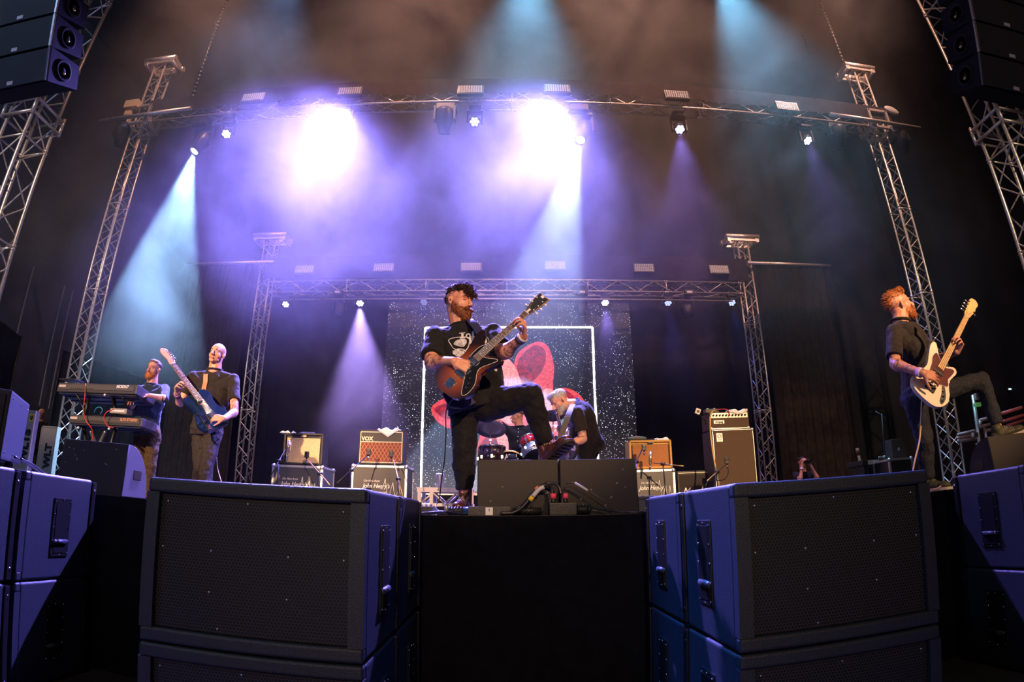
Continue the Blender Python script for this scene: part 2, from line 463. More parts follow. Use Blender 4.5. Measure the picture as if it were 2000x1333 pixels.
# ------------------------------------------------------------------ trusses
def truss_parts(root, P0, P1, s, cr=0.024, br=0.010, bay=0.42, up=(0, 0, 1), skip=()):
    """square box truss between two points of the root's own frame: four chords and their lacing"""
    P0 = Vector(P0); P1 = Vector(P1); d = (P1 - P0).normalized(); L = (P1 - P0).length
    F = frame(d, up)
    u, v = F.col[0].copy(), F.col[1].copy()
    cs = [(u * a + v * b) * (s / 2) for a, b in ((1, 1), (1, -1), (-1, -1), (-1, 1))]
    for c in cs:
        MB().cyl(P0 + c, P1 + c, cr, n=10).build('chord', M_ALU, root)
    n = max(1, round(L / bay)); mb = MB(); h = L / n
    for k in range(4):
        a, b = cs[k], cs[(k + 1) % 4]
        for i in range(n):
            q0, q1 = P0 + d * (h * i), P0 + d * (h * (i + 1)); qm = (q0 + q1) / 2
            mb.cyl(q0 + a, qm + b, br, n=6, caps=False); mb.cyl(qm + b, q1 + a, br, n=6, caps=False)
    m2 = max(1, round(L / 2.0))
    for j in range(m2 + 1):
        q = P0 + d * (L * j / m2)
        for k in range(4):
            mb.cyl(q + cs[k], q + cs[(k + 1) % 4], br * 1.3, n=6)
            for e in (-0.03, 0.03): mb.cyl(q + cs[k] + d * (e - 0.02), q + cs[k] + d * (e + 0.02), cr * 1.35, n=8)
    mb.build('lacing', M_ALU, root)

def tower(label, x, Y, h, s=0.29, cr=0.024, br=0.010, bay=0.5, capw=0.0, group='lighting towers', z0=0.0, name='truss_tower'):
    r = thing(name, label, 'truss tower', (x, Y, S + z0), 0, group)
    MB().box((0, 0, 0.015), (s + 0.35, s + 0.35, 0.03), bevel=0.005).build('base_plate', M_STEEL, r)
    truss_parts(r, (0, 0, 0.03), (0, 0, h), s, cr, br, bay)
    if capw:
        mb = MB()
        for dy in (-s / 2 - 0.06, s / 2 + 0.06):
            mb.cyl((-capw / 2, dy, h + 0.05), (capw / 2, dy, h + 0.05), 0.07, n=12)
            mb.box((0, dy, h - 0.03), (capw * 0.9, 0.05, 0.09))
        for dx in (-capw * 0.42, capw * 0.42):
            mb.box((dx, 0, h + 0.02), (0.10, s + 0.2, 0.14), bevel=0.01)
            mb.cyl((dx, -s / 2 - 0.1, h - 0.07), (dx, s / 2 + 0.1, h - 0.07), 0.05, n=10)
        mb.build('top_pulley_head', M_ALU, r)
    return r
XL, XR = -8.10, 8.38
tl = tower('aluminium truss tower at the left, rising behind the keyboards', XL, YF, 9.68, capw=0.85)
tr = tower('aluminium truss tower at the right, rising behind the bass player', XR, YF, 9.62, capw=0.85)
def sleeve(x, label):
    r = thing('sleeve_block', label, 'truss sleeve', (x, YF, S + 7.95), 0, 'sleeve blocks of the front truss')
    mb = MB()
    for sx in (-1, 1):
        for sy in (-1, 1):
            mb.box((sx * 0.24, sy * 0.24, 0.1), (0.06, 0.06, 0.5))
    for z in (-0.13, 0.33):
        for sx in (-1, 1): mb.box((sx * 0.24, 0, z), (0.06, 0.5, 0.06)); mb.box((0, sx * 0.24, z), (0.5, 0.06, 0.06))
    mb.build('frame', M_ALU, r)
    mb = MB()
    for sx in (-1, 1): MB().cyl((sx * 0.28, -0.34, -0.2), (sx * 0.28, -0.26, -0.2), 0.07, n=14).box((sx * 0.26, -0.3, -0.1), (0.05, 0.05, 0.2)).build('roller', M_STEEL, r)
sleeve(XL, 'metal sleeve block riding on the left front tower under the long tube')
sleeve(XR, 'metal sleeve block riding on the right front tower under the long tube')
def long_tube(xa, xb, za, zb, label):
    c = Vector(((xa + xb) / 2, YF - 0.38, (za + zb) / 2))
    o = MB().cyl(Vector((xa, YF - 0.38, za)) - c, Vector((xb, YF - 0.38, zb)) - c, 0.045, n=14).build('scaffold_tube', M_ALU); o.location = c
    tag(o, label, 'tube', 'long horizontal tubes on the front towers')
a, b = at(195, 237, YF - 0.38), at(373, 212, YF - 0.38); long_tube(a.x, b.x, a.z, b.z, 'long pale metal tube lying across the left tower')
a, b = at(1620, 223, YF - 0.38), at(1797, 251, YF - 0.38); long_tube(a.x, b.x, a.z, b.z, 'long pale metal tube lying across the right tower')

ZFT = S + 0.857 * YF + 0.145                      # axis of the front truss
r = thing('lighting_truss', 'long front lighting truss spanning between the two tall towers, its top wrapped in black', 'truss', (0, YF, ZFT))
truss_parts(r, (XL + 0.27, 0, 0), (XR - 0.27, 0, 0), 0.29, 0.024, 0.009, 0.92, up=(0, 0, 1))
mb = MB()
n = 80; x0, x1 = XL + 0.1, XR + 0.4
for i in range(n):
    xa = x0 + (x1 - x0) * i / n; xb = x0 + (x1 - x0) * (i + 1) / n
    za = 0.02 * math.sin(i * 0.8) + 0.01 * math.sin(i * 2.1); zb = 0.02 * math.sin((i + 1) * 0.8) + 0.01 * math.sin((i + 1) * 2.1)
    mb.quad([(xa, -0.20, 0.02 + za), (xb, -0.20, 0.02 + zb), (xb, -0.20, 0.42), (xa, -0.20, 0.42)])
    mb.quad([(xa, -0.20, 0.42), (xb, -0.20, 0.42), (xb, 0.18, 0.42), (xa, 0.18, 0.42)])
mb.build('border_cloth', mat('border_cloth', (0.022, 0.016, 0.018), 0.9, 0, 0.3, 6, 0.3, spec=0.1), r)
mb = MB(); mb.box((XL - 0.27, -0.27, 0.30), (0.36, 0.14, 0.2)); mb.box((XL - 0.30, -0.27, 0.05), (0.16, 0.1, 0.12))
mb.build('cable_box', mat('pale_junction_box', (0.5, 0.38, 0.22), 0.6), r)
mb = MB(); mb.ell((XR + 0.45, -0.25, 0.33), (0.20, 0.05, 0.10), rot=(0, R(20), 0)); mb.build('sign_plate', mat('plate', (0.35, 0.33, 0.3), 0.5), r)
text_mesh(mb := MB(), 'litec', 0.10, Matrix.Translation((XR + 0.45, -0.305, 0.33)) @ Matrix.Rotation(R(14), 4, 'Y') @ Matrix.Rotation(PI / 2, 4, 'X'))
mb.bm.free()

ZRT = S + 0.408 * YR + 0.145
XRL, XRR = -6.13, 6.25
tower('slim aluminium truss tower left of the amplifiers, by the shaven-headed guitarist', XRL, YR, 6.85, capw=0.95, group='rear towers', bay=0.55)
tower('slim aluminium truss tower right of the tall bass cabinet', XRR, YR, 6.85, capw=0.95, group='rear towers', bay=0.55)
r = thing('lighting_truss', 'rear lighting truss above the video wall, carrying six small wash lights', 'truss', (0, YR, ZRT))
truss_parts(r, (XRL + 0.25, 0, 0), (XRR - 0.25, 0, 0), 0.29, 0.022, 0.009, 0.9, up=(0, 0, 1))
mb = MB(); n = 50
for i in range(n):
    xa = XRL + (XRR - XRL) * i / n; xb = XRL + (XRR - XRL) * (i + 1) / n
    mb.quad([(xa, -0.2, 0.20 + 0.015 * math.sin(i)), (xb, -0.2, 0.20 + 0.015 * math.sin(i + 1)), (xb, -0.2, 0.80), (xa, -0.2, 0.80)])
mb.build('border_cloth', _mats['border_cloth'], r)
MB().cyl((XRL + 0.6, -0.3, -0.42), (XRR - 0.6, -0.3, -0.42), 0.022, n=8).build('hanging_pipe', M_ALU, r)

def drape_on_pipe(xa, xb, Y, z, x0, x1, label):
    r = thing('hanging_drape', label, 'drape', ((xa + xb) / 2, Y, S), 0, 'drapes hung beside the rear towers')
    cx = (xa + xb) / 2
    mb = MB(); mb.cyl((xa - cx, 0, z), (xb - cx, 0, z), 0.045, n=10)
    mb.build('pipe', M_ALU, r)
    mb = MB(); n = 40; P = [(x0 + (x1 - x0) * i / n - cx, 0.05 + 0.04 * math.sin(i * 1.4)) for i in range(n + 1)]
    for (a, ya), (b, yb) in zip(P, P[1:]): mb.quad([(a, ya, 0.02), (b, yb, 0.02), (b, yb, z - 0.04), (a, ya, z - 0.04)])
    for f in mb.bm.faces: f.smooth = True
    mb.build('curtain', mat('brown_black_drape', (0.014, 0.010, 0.008), 0.9, 0, 0.3, 8, 0.3, spec=0.1), r)
drape_on_pipe(-0.664 * 12.7, -0.46 * 12.7, 12.7, 0.478 * 12.7, -0.655 * 12.7, -0.505 * 12.7, 'tall black drape under a pale pipe, behind the shaven-headed guitarist')
drape_on_pipe(0.49 * 12.7, 0.684 * 12.7, 12.7, 0.480 * 12.7, 0.51 * 12.7, 0.684 * 12.7, 'tall black drape under a pale pipe, right of the bass cabinet')

# PA towers
def pa_tower(x, label):
    r = tower(label, x, 6.6, 11.2, s=0.60, cr=0.036, br=0.016, bay=1.15, group='sound towers')
    mb = MB()
    for z in (6.05, 6.32):
        for sx in (-1, 1):
            mb.cyl((sx * 0.38, -0.38, z), (sx * 0.38, 0.38, z), 0.03, n=8); mb.cyl((-0.38, sx * 0.38, z), (0.38, sx * 0.38, z), 0.03, n=8)
    for sx in (-1, 1):
        for sy in (-1, 1): mb.cyl((sx * 0.38, sy * 0.38, 6.0), (sx * 0.38, sy * 0.38, 6.4), 0.035, n=8)
    mb.build('bracket_frame', M_ALU, r)
pa_tower(-8.42, 'heavy aluminium truss tower behind the hanging speakers at far left')
pa_tower(9.10, 'heavy aluminium truss tower behind the hanging speakers at far right')

def line_array(x, z, sgn, label):
    """speakers hung one under another, each tilted more than the one above"""
    r0 = Vector((x, 3.6, z))
    M_PA = mat('array_grille', (0.028, 0.030, 0.032), 0.7, 0.0, 0.6, 300, 0.15)
    M_PAS = mat('array_side', (0.006, 0.0055, 0.0055), 0.85, 0, 0.4, 150, 0.2, spec=0.15)
    up = Vector((0, -0.36, 0.933)); p = r0.copy(); ang = 21.0
    for k in range(5):
        w = 1.15; hf, hb, D = 0.375, 0.27, 0.46
        a = R(ang); u = Vector((0, -math.sin(a), math.cos(a))); bk = Vector((0, math.cos(a), math.sin(a)))
        t = thing('line_array_speaker', label[k], 'speaker', p, 0, 'hanging speakers ' + ('left' if sgn < 0 else 'right'))
        X = Vector((1, 0, 0)); d = (hf - hb) / 2
        q = lambda sx, b, h: X * (sgn * sx) + bk * b + u * h
        mb = MB(); vs = [q(0, 0, 0), q(w, 0, 0), q(w, 0, hf), q(0, 0, hf), q(0, D, d), q(w, D, d), q(w, D, hf - d), q(0, D, hf - d)]
        V = [mb.bm.verts.new(v) for v in vs]
        for f in ((0, 1, 2, 3), (4, 5, 6, 7), (0, 1, 5, 4), (3, 2, 6, 7), (0, 3, 7, 4), (1, 2, 6, 5)): mb.bm.faces.new([V[i] for i in f])
        mb.build('cabinet', M_PAS, t)
        mb = MB(); F3 = Matrix((X * sgn, u, -bk)).transposed()
        mb.box(q(w / 2, -0.012, hf / 2), (w - 0.05, hf - 0.03, 0.02), rot=F3)
        mb.build('grille', M_PA, t)
        MB().box(q(0.016, -0.015, hf / 2), (0.022, hf - 0.01, 0.03), rot=F3).build('rigging_strip', M_ALU if k in (1, 2) else mat('dull_rail', (0.10, 0.10, 0.10), 0.4, 0.5), t)
        MB().box(q(0.52, -0.026, 0.05), (0.085, 0.04, 0.008), rot=F3).build('badge', mat('badge', (0.75, 0.7, 0.66), 0.4), t)
        mb = MB(); cc = q(-0.004, D * 0.47, hf / 2)
        mb.cyl(cc, cc + X * sgn * 0.012, 0.115, n=24)
        mb.lathe([(0.115, 0), (0.12, 0.008), (0.10, 0.008), (0.06, -0.02), (0.035, -0.02), (0.03, 0.0), (0.0001, 0.006)], cc, -X * sgn, 24)
        mb.build('side_cone', mat('cone_paper', (0.016, 0.013, 0.012), 0.9, 0.0, spec=0.15), t)
        MB().ell(cc - X * sgn * 0.01 + Vector((0, 0.01, -0.03)), (0.012, 0.02, 0.018)).build('side_knob', mat('brass_dot', (0.8, 0.6, 0.3), 0.3, 1.0), t)
        p = p + u * hf * 1.0
        ang -= 1.2
    top = thing('rigging_bumper', 'steel rigging frame holding the ' + ('left' if sgn < 0 else 'right') + ' hanging speakers', 'rigging frame', p)
    MB().box((sgn * 0.57, 0.25, 0.05), (1.1, 0.6, 0.06)).cyl((sgn * 0.57, 0.2, 0.05), (sgn * 0.57, 0.2, S + 12.27 - p.z), 0.02, n=6).build('frame', M_BLKMET, top)
    return p
pos = ['lowest', 'second lowest', 'third from the bottom', 'fourth from the bottom', 'uppermost']
line_array(-4.62, S + 3.86, -1, ['black hanging speaker at upper left, %s of its column' % s for s in pos])
line_array(4.94, S + 3.92, 1, ['black hanging speaker at upper right, %s of its column' % s for s in pos])

# chains and cables hanging from the roof
def hang(px, py, Y, label, name='hoist_chain', r=0.02, n=None):
    p = at(px, py, Y); o = MB()
    top = S + 12.27
    m = int((top - p.z) / 0.12)
    for i in range(m): o.ell((0, 0, 0.06 + i * 0.12), (r, r * 0.7, 0.055), n=5)
    o.cyl((0, 0, 0), (0, 0, top - p.z), r * 0.5, n=6)
    q = o.build(name, M_BLKMET); q.location = p; tag(q, label, 'chain', 'hoist chains from the roof'); return q
hang(372, 200, YF, 'dark chain dropping from the roof to the left end of the front truss', r=0.07)
hang(1650, 128, YF, 'dark chain dropping from the roof to the right tower head', r=0.05)
hang(1583, 110, 10.5, 'thin dark cable hanging from the roof left of the right tower head', r=0.025)
# ------------------------------------------------------------------ lanterns
M_FIX = mat('fixture_black', (0.014, 0.013, 0.013), 0.4, 0, 0.1, 50)
def glow(name, col, k):
    return mat(name, (0.02, 0.02, 0.02), 0.2, emit=col, estr=k)
def blinder(p, label, grp, lensm, scale=1.0):
    r = thing('blinder_light', label, 'stage light', p, 0, grp)
    w, h = 0.47 * scale, 0.21 * scale
    MB().box((0, 0.05, 0), (w + 0.05, 0.09, h + 0.04), bevel=0.006).build('housing', M_FIX, r)
    mb = MB(); mb.box((0, 0.003, 0), (w, 0.004, h), mi=1)
    for i in range(10):
        for j in range(5):
            c = (-w / 2 + w * (i + 0.5) / 10, -0.002, -h / 2 + h * (j + 0.5) / 5)
            mb.ell(c, (w / 10 * 0.42, 0.008, h / 5 * 0.42), n=5, mi=0)
    mb.build('lens_grid', [lensm, M_FIX], r)
    MB().box((0, 0.11, h / 2 + 0.03), (0.03, 0.03, 0.14)).build('bracket', M_BLKMET, r)
    for o in r.children: o.rotation_euler = (R(-8), 0, 0)
L_BL = mat('blinder_lens', (0.30, 0.26, 0.24), 0.4, 0.2, emit=(1.0, 0.82, 0.76), estr=0.16)
where = ['at the left end of the front truss', 'second from the left on the front truss', 'third from the left on the front truss', 'fourth from the left on the front truss', 'fifth from the left on the front truss', 'at the right end of the front truss']
for (px, py), w in zip([(494, 189), (683, 177), (919, 174), (1088, 172), (1323, 184), (1538, 206)], where):
    blinder(at(px, py, YF - 0.32), 'rectangular many-lamp blinder light ' + w, 'blinders on the front truss', L_BL)
where = [w.replace('front', 'rear') for w in where]
for (px, py), w in zip([(594, 526), (749, 522), (920, 521), (1085, 518), (1258, 523), (1405, 526)], where):
    blinder(at(px, py, YR - 0.32), 'small rectangular blinder light ' + w, 'blinders on the rear truss', L_BL)

def wash(px, py, Y, ztop, aim, label, grp, k, size=1.0, col=(0.62, 0.55, 1.0), rim=True):
    """moving wash light: clamp and base under the truss, yoke, round head with seven lenses"""
    p = at(px, py, Y); r = thing('wash_light', label, 'stage light', p, 0, grp)
    a = Vector(aim).normalized(); s = size; F = frame(a)
    top = max(0.22, ztop - p.z)
    MB().box((0, 0, top - 0.09), (0.24 * s, 0.18 * s, 0.12), bevel=0.015).cyl((0, 0, top - 0.03), (0, 0, top + 0.02), 0.03).build('base', M_FIX, r)
    hc = -a * 0.10 * s
    mb = MB()
    for sx in (-1, 1):
        mb.box((sx * 0.145 * s, hc.y * 0.6, (top - 0.14) / 2 + 0.0), (0.035 * s, 0.09 * s, max(0.12, top - 0.14) + 0.05), bevel=0.01)
    mb.box((0, hc.y * 0.5, top - 0.15), (0.32 * s, 0.10 * s, 0.05)).build('yoke', M_FIX, r)
    h = MB().lathe([(0.06 * s, -0.20 * s), (0.10 * s, -0.16 * s), (0.122 * s, -0.05 * s), (0.122 * s, 0.0), (0.105 * s, 0.006 * s), (0.10 * s, -0.01 * s), (0.0001, -0.012 * s)], (0, 0, 0), a, 24).build('head', M_FIX, r)
    mb = MB()
    for i in range(7):
        c = Vector((0, 0, 0.004)) if i == 0 else Vector((math.cos(i * PI / 3), math.sin(i * PI / 3), 0)) * 0.066 * s
        c = F @ (c if i else Vector((0, 0, 0.0)))
        mb.ell(c, (0.031 * s, 0.031 * s, 0.012 * s), rot=F, n=7)
    mb.build('lens_cluster', glow('lens_%s_%s' % (grp[:5], k), col, k), h)
ZB, ZBR = S + 0.857 * YF - 0.02, S + 0.408 * YR - 0.02
gf, gr = 'wash lights on the front truss', 'wash lights on the rear truss'
wash(442, 262, YF, ZB, (0.1, -0.6, -1), 'round wash light glowing white-violet near the left end of the front truss', gf, 9)
wash(675, 225, YF, ZB, (0, -1, -1.0), 'front truss wash light at the heart of the big left white glow', gf, 60)
wash(927, 238, YF, ZB, (0.0, -1, -1), 'front truss wash light with seven separate lenses showing, between the two big glows', gf, 3.0)
wash(1085, 218, YF, ZB, (-0.2, -1, -1), 'front truss wash light at the heart of the right white glow', gf, 60)
wash(1328, 253, YF, ZB, (0, -0.6, -1), 'round wash light with a soft violet cone, right of the centre of the front truss', gf, 9)
wash(1578, 275, YF, ZB, (0.1, -0.6, -1), 'round wash light with a faint violet cone near the right end of the front truss', gf, 8)
wash(558, 595, YR, ZBR, (0, -0.8, -1), 'wash light at the left end of the rear truss', gr, 3.0, 0.95)
wash(703, 593, YR, ZBR, (0.1, -0.6, -1), 'wash light with a bright lilac beam on the rear truss, left of the video wall', gr, 9, 0.95)
wash(828, 591, YR, ZBR, (-0.1, -0.8, -1), 'dim wash light on the rear truss left of the singer\'s head', gr, 0.5, 0.95)
wash(1182, 592, YR, ZBR, (0, -0.7, -1), 'wash light with a violet beam above the right edge of the video wall', gr, 9, 0.95)
wash(1305, 592, YR, ZBR, (0, -0.8, -1), 'wash light with a deep blue beam on the rear truss, second from the right', gr, 2.4, 0.95, (0.35, 0.4, 1.0))
wash(1430, 592, YR, ZBR, (0, -0.8, -1), 'wash light with a deep blue beam at the right end of the rear truss', gr, 2.4, 0.95, (0.35, 0.4, 1.0))

def profile(px, py, Y, ztop, aim, label, grp, k, size=1.0, col=(0.75, 0.88, 1.0)):
    p = at(px, py, Y); r = thing('moving_head_light', label, 'stage light', p, 0, grp)
    a = Vector(aim).normalized(); s = size; top = max(0.5 * s, ztop - p.z)
    MB().box((0, 0, top - 0.09), (0.38 * s, 0.30 * s, 0.17), bevel=0.02).build('base', M_FIX, r)
    hc = -a * 0.28 * s
    mb = MB()
    for sx in (-1, 1): mb.box((hc.x + sx * 0.20 * s, hc.y, (hc.z + top - 0.15) / 2), (0.05 * s, 0.14 * s, top - 0.1 - hc.z), bevel=0.015)
    mb.box((hc.x * 0.5, hc.y * 0.5, top - 0.18), (0.46 * s + abs(hc.x) * 0.5, 0.16 * s, 0.06)); mb.build('yoke', M_FIX, r)
    h = MB().lathe([(0.10 * s, -0.55 * s), (0.16 * s, -0.50 * s), (0.17 * s, -0.25 * s), (0.13 * s, -0.10 * s), (0.115 * s, 0.0), (0.095 * s, 0.0), (0.09 * s, -0.02 * s), (0.0001, -0.02 * s)], (0, 0, 0), a, 24).build('head', M_FIX, r)
    MB().ell(-a * 0.008, (0.088 * s, 0.088 * s, 0.02), rot=frame(a)).build('lens', glow('beam_lens_%s' % k, col, k), h)
gp = 'moving head lights under the front truss'
profile(379, 296, YF, ZB, (-0.36, -0.25, -1), 'moving head light throwing the pale teal beam at the left', gp, 14)
profile(1133, 274, YF, ZB, (-0.27, -0.25, -1), 'moving head light throwing the wide pale blue beam right of centre', gp, 25)
profile(868, 262, YF, ZB, (0.0, 0.5, -1), 'unlit moving head light hanging left of the dim seven-lens wash', gp, 0)
profile(232, 288, YF, ZB, (-0.25, 0.5, -1), 'unlit moving head light hanging outside the left tower', gp, 0)
profile(1640, 292, YF, ZB, (0.1, 0.5, -1), 'unlit moving head light hanging just inside the right tower', gp, 0)
profile(1766, 300, YF, ZB, (0.3, 0.5, -1), 'unlit moving head light hanging outside the right tower', gp, 0)
gp = 'moving head lights under the rear truss'
for px, l in ((660, 'left'), (1137, 'middle'), (1346, 'right')):
    profile(px, 618, YR, ZBR, (0.02, -0.2, -1), 'unlit moving head light under the rear truss, the %s one of the three' % {'left': 'left-hand', 'middle': 'middle', 'right': 'right-hand'}[l], gp, 0, 0.8)
    o = at(px, 572, YR - 0.25)
    r = thing('power_box', 'little box with a pale lit face clamped over the %s unlit moving head' % {'left': 'left-hand', 'middle': 'middle', 'right': 'right-hand'}[l], 'box', o, 0, 'little boxes on the rear truss')
    MB().box((0, 0, 0), (0.24, 0.1, 0.12), bevel=0.01).build('case', M_FIX, r)
    MB().box((0, -0.052, 0), (0.13, 0.006, 0.05)).build('face', mat('pale_face', (0.6, 0.6, 0.55), 0.4), r)
# ------------------------------------------------------------------ subwoofers in the pit
def hex_grille(name, period, hole=(0.001, 0.001, 0.001), web=(0.035, 0.034, 0.032)):
    m = bpy.data.materials.new(name); m.use_nodes = True; nt = m.node_tree; b = nt.nodes['Principled BSDF']; N = nt.nodes.new; Lk = nt.links.new
    tc = N('ShaderNodeTexCoord'); sp = N('ShaderNodeSeparateXYZ'); Lk(tc.outputs['Object'], sp.inputs[0])
    def math_(op, a, bb=None, c=None):
        n = N('ShaderNodeMath'); n.operation = op
        for i, v in enumerate((a, bb, c)):
            if v is None: continue
            if isinstance(v, (int, float)): n.inputs[i].default_value = v
            else: Lk(v, n.inputs[i])
        return n.outputs[0]
    def cell(off):
        u = math_('SUBTRACT', math_('FRACT', math_('ADD', math_('DIVIDE', sp.outputs[0], period), off + 100.0)), 0.5)
        v = math_('MULTIPLY', math_('SUBTRACT', math_('FRACT', math_('ADD', math_('DIVIDE', sp.outputs[2], period * 1.732), off + 100.0)), 0.5), 1.732)
        return math_('ADD', math_('MULTIPLY', u, u), math_('MULTIPLY', v, v))
    d = math_('SQRT', math_('MINIMUM', cell(0.0), cell(0.5)))
    mr = N('ShaderNodeMapRange'); mr.inputs['From Min'].default_value = 0.36; mr.inputs['From Max'].default_value = 0.44; Lk(d, mr.inputs['Value'])
    mx = N('ShaderNodeMix'); mx.data_type = 'RGBA'; mx.inputs[6].default_value = (*hole, 1); mx.inputs[7].default_value = (*web, 1)
    Lk(mr.outputs['Result'], mx.inputs[0]); Lk(mx.outputs[2], b.inputs['Base Color']); b.inputs['Roughness'].default_value = 0.5
    bp = N('ShaderNodeBump'); bp.inputs['Strength'].default_value = 0.6; bp.inputs['Distance'].default_value = 0.003
    Lk(mr.outputs['Result'], bp.inputs['Height']); Lk(bp.outputs['Normal'], b.inputs['Normal'])
    return m
M_HEX = hex_grille('hex_punched_steel', 0.0135)
M_DEEP = mat('recess_black', (0.004, 0.004, 0.004), 0.4)
SUBW, SUBD, SUBH = 0.862, 0.60, 0.612
def subwoofer(x, y, z, label, grp, hside=1):
    """x, y: the centre of its front face's foot. hside: on which side we see the handle"""
    r = thing('subwoofer', label, 'subwoofer', (x, y, z), 0, grp)
    W, D, H = SUBW, SUBD, SUBH - 0.006
    mb = MB(); fr = 0.055
    mb.box((0, D / 2 + 0.02, H / 2), (W, D - 0.04, H), bevel=0.018, seg=5)
    for sx in (-1, 1): mb.box((sx * (W - fr) / 2, 0.022, H / 2), (fr, 0.043, H - 2 * fr + 0.004))
    for z0 in (fr / 2, H - fr / 2): mb.box((0, 0.024, z0), (W, 0.046, fr), bevel=0.013, seg=5)
    mb.build('cabinet', M_SUB, r)
    g = MB().box((0, 0.026, H / 2), (W - 2 * fr - 0.006, 0.012, H - 2 * fr - 0.006)).build('grille', M_HEX, r)
    mb = MB()
    for u, v in ((-.46, .44), (-.02, .46), (.46, .44), (.47, 0.1), (-.47, 0.1), (-.15, -.46), (.2, .1), (.2, -.2), (-.2, .1), (-.2, -.2)):
        mb.ell((u * (W - 2 * fr), 0.018, H / 2 + v * (H - 2 * fr)), (0.0045, 0.003, 0.0045), n=6)
    mb.build('screw_pattern', M_STEEL, g)
    for s in ((hside,) if hside else (-1, 1)):
        xx = s * (W / 2)
        h = MB()
        hy, hw, hh = D * 0.56, 0.155, 0.345; zc = H * 0.50
        h.box((xx, hy, zc), (0.012, hw, hh), bevel=0.004, mi=0)
        h.box((xx + s * 0.0035, hy, zc), (0.010, hw - 0.045, hh - 0.045), mi=1)
        hd = h.build('side_handle', [M_BLKMET, M_DEEP], r)
        MB().cap((xx + s * 0.006, hy - hw * 0.30, zc - 0.085), (xx + s * 0.006, hy + hw * 0.30, zc - 0.085), 0.016).build('grip', M_SUB, hd)
        sc = MB()
        for a in (-1, 1):
            for k in range(5): sc.ell((xx + s * 0.008, hy + a * (hw / 2 - 0.011), zc - hh / 2 + 0.02 + k * (hh - 0.04) / 4), 0.0042, n=5)
            sc.ell((xx + s * 0.008, hy, zc + a * (hh / 2 - 0.011)), 0.0042, n=5)
        sc.build('screw_pattern', M_CHROME, hd)
        b = MB()
        b.box((xx - s * 0.015, D + 0.016, H / 2), (0.045, 0.035, H * 0.96), bevel=0.005)
        bb = b.build('rear_rail', M_BLKMET, r)
        k = MB()
        for zz in (0.07, H - 0.07): k.cyl((xx - s * 0.002, D + 0.018, zz - 0.012), (xx - s * 0.002, D + 0.018, zz + 0.012), 0.012, n=8)
        k.build('latch', M_CHROME, bb)
    return r
lev = {1: 'upper', 0: 'lower'}
for (xc, side, nm) in ((-0.475 - SUBW / 2, 1, 'stack left of centre'), (0.815 + SUBW / 2, -1, 'stack right of centre'), (-2.62 - SUBW / 2, 1, 'stack at the far left edge'), (2.99 + SUBW / 2, -1, 'stack at the far right edge')):
    for row in (0, 1):
        for k in (0, 1):
            zz = S + 0.090 - SUBH * (2 - k)
            if side == -1: zz += 0.006
            w = 'front' if row == 0 else 'rear'
            subwoofer(xc, 1.99 + row * (SUBD + 0.075), zz, '%s %s black subwoofer of the pit %s' % (w, lev[k], nm), 'subwoofers in the pit', side)
# side fill speaker standing on the far left stack
def side_fill():
    rz = R(33)
    r = thing('side_fill_speaker', 'blue-lit black speaker standing on top of the far left subwoofers', 'speaker', (-2.87, 2.50, S + 0.118), rz)
    W, D, H = 0.42, 0.50, 0.36
    mb = MB().box((0, 0, H / 2), (W, D, H), bevel=0.012); mb.build('cabinet', M_SUB, r)
    MB().box((0, -D / 2 - 0.004, H / 2), (W - 0.05, 0.012, H - 0.05), bevel=0.004).build('grille', M_HEX, r)
    mb = MB()
    for sx in (-1, 1):
        for sy in (-1, 1): mb.cyl((sx * 0.15, sy * 0.18, -0.028), (sx * 0.15, sy * 0.18, 0.002), 0.02, n=8)
    mb.build('rubber_feet', M_RUB, r)
    s = MB()
    for y in (-0.2, 0, 0.2):
        for z in (0.04, H - 0.04): s.ell((W / 2, y, z), 0.006, n=5)
    s.build('screw_pattern', M_CHROME, r)
side_fill()
for i, dy in enumerate((0, 0.05)):
    p0 = at(28, 897 + dy * 40, 2.62); p1 = at(50, 915, 2.9); p2 = at(70, 926, 3.15); p3 = at(88, 934, 3.3)
    o = MB().tube(spline([p0 + Vector((0, dy, 0.012)), p1 + Vector((0, dy, 0.03)), p2 + Vector((0.02, dy, 0.012)), p3 + Vector((.03, dy, -0.02)), p3 + Vector((.08, dy + 0.1, -0.25))], 6), 0.007, 6).build('speaker_cable', mat('cable_black', (0.012, 0.012, 0.013), 0.35))
    tag(o, ('upper' if i else 'lower') + ' of two thick cables running down from the side speaker at far left', 'cable')

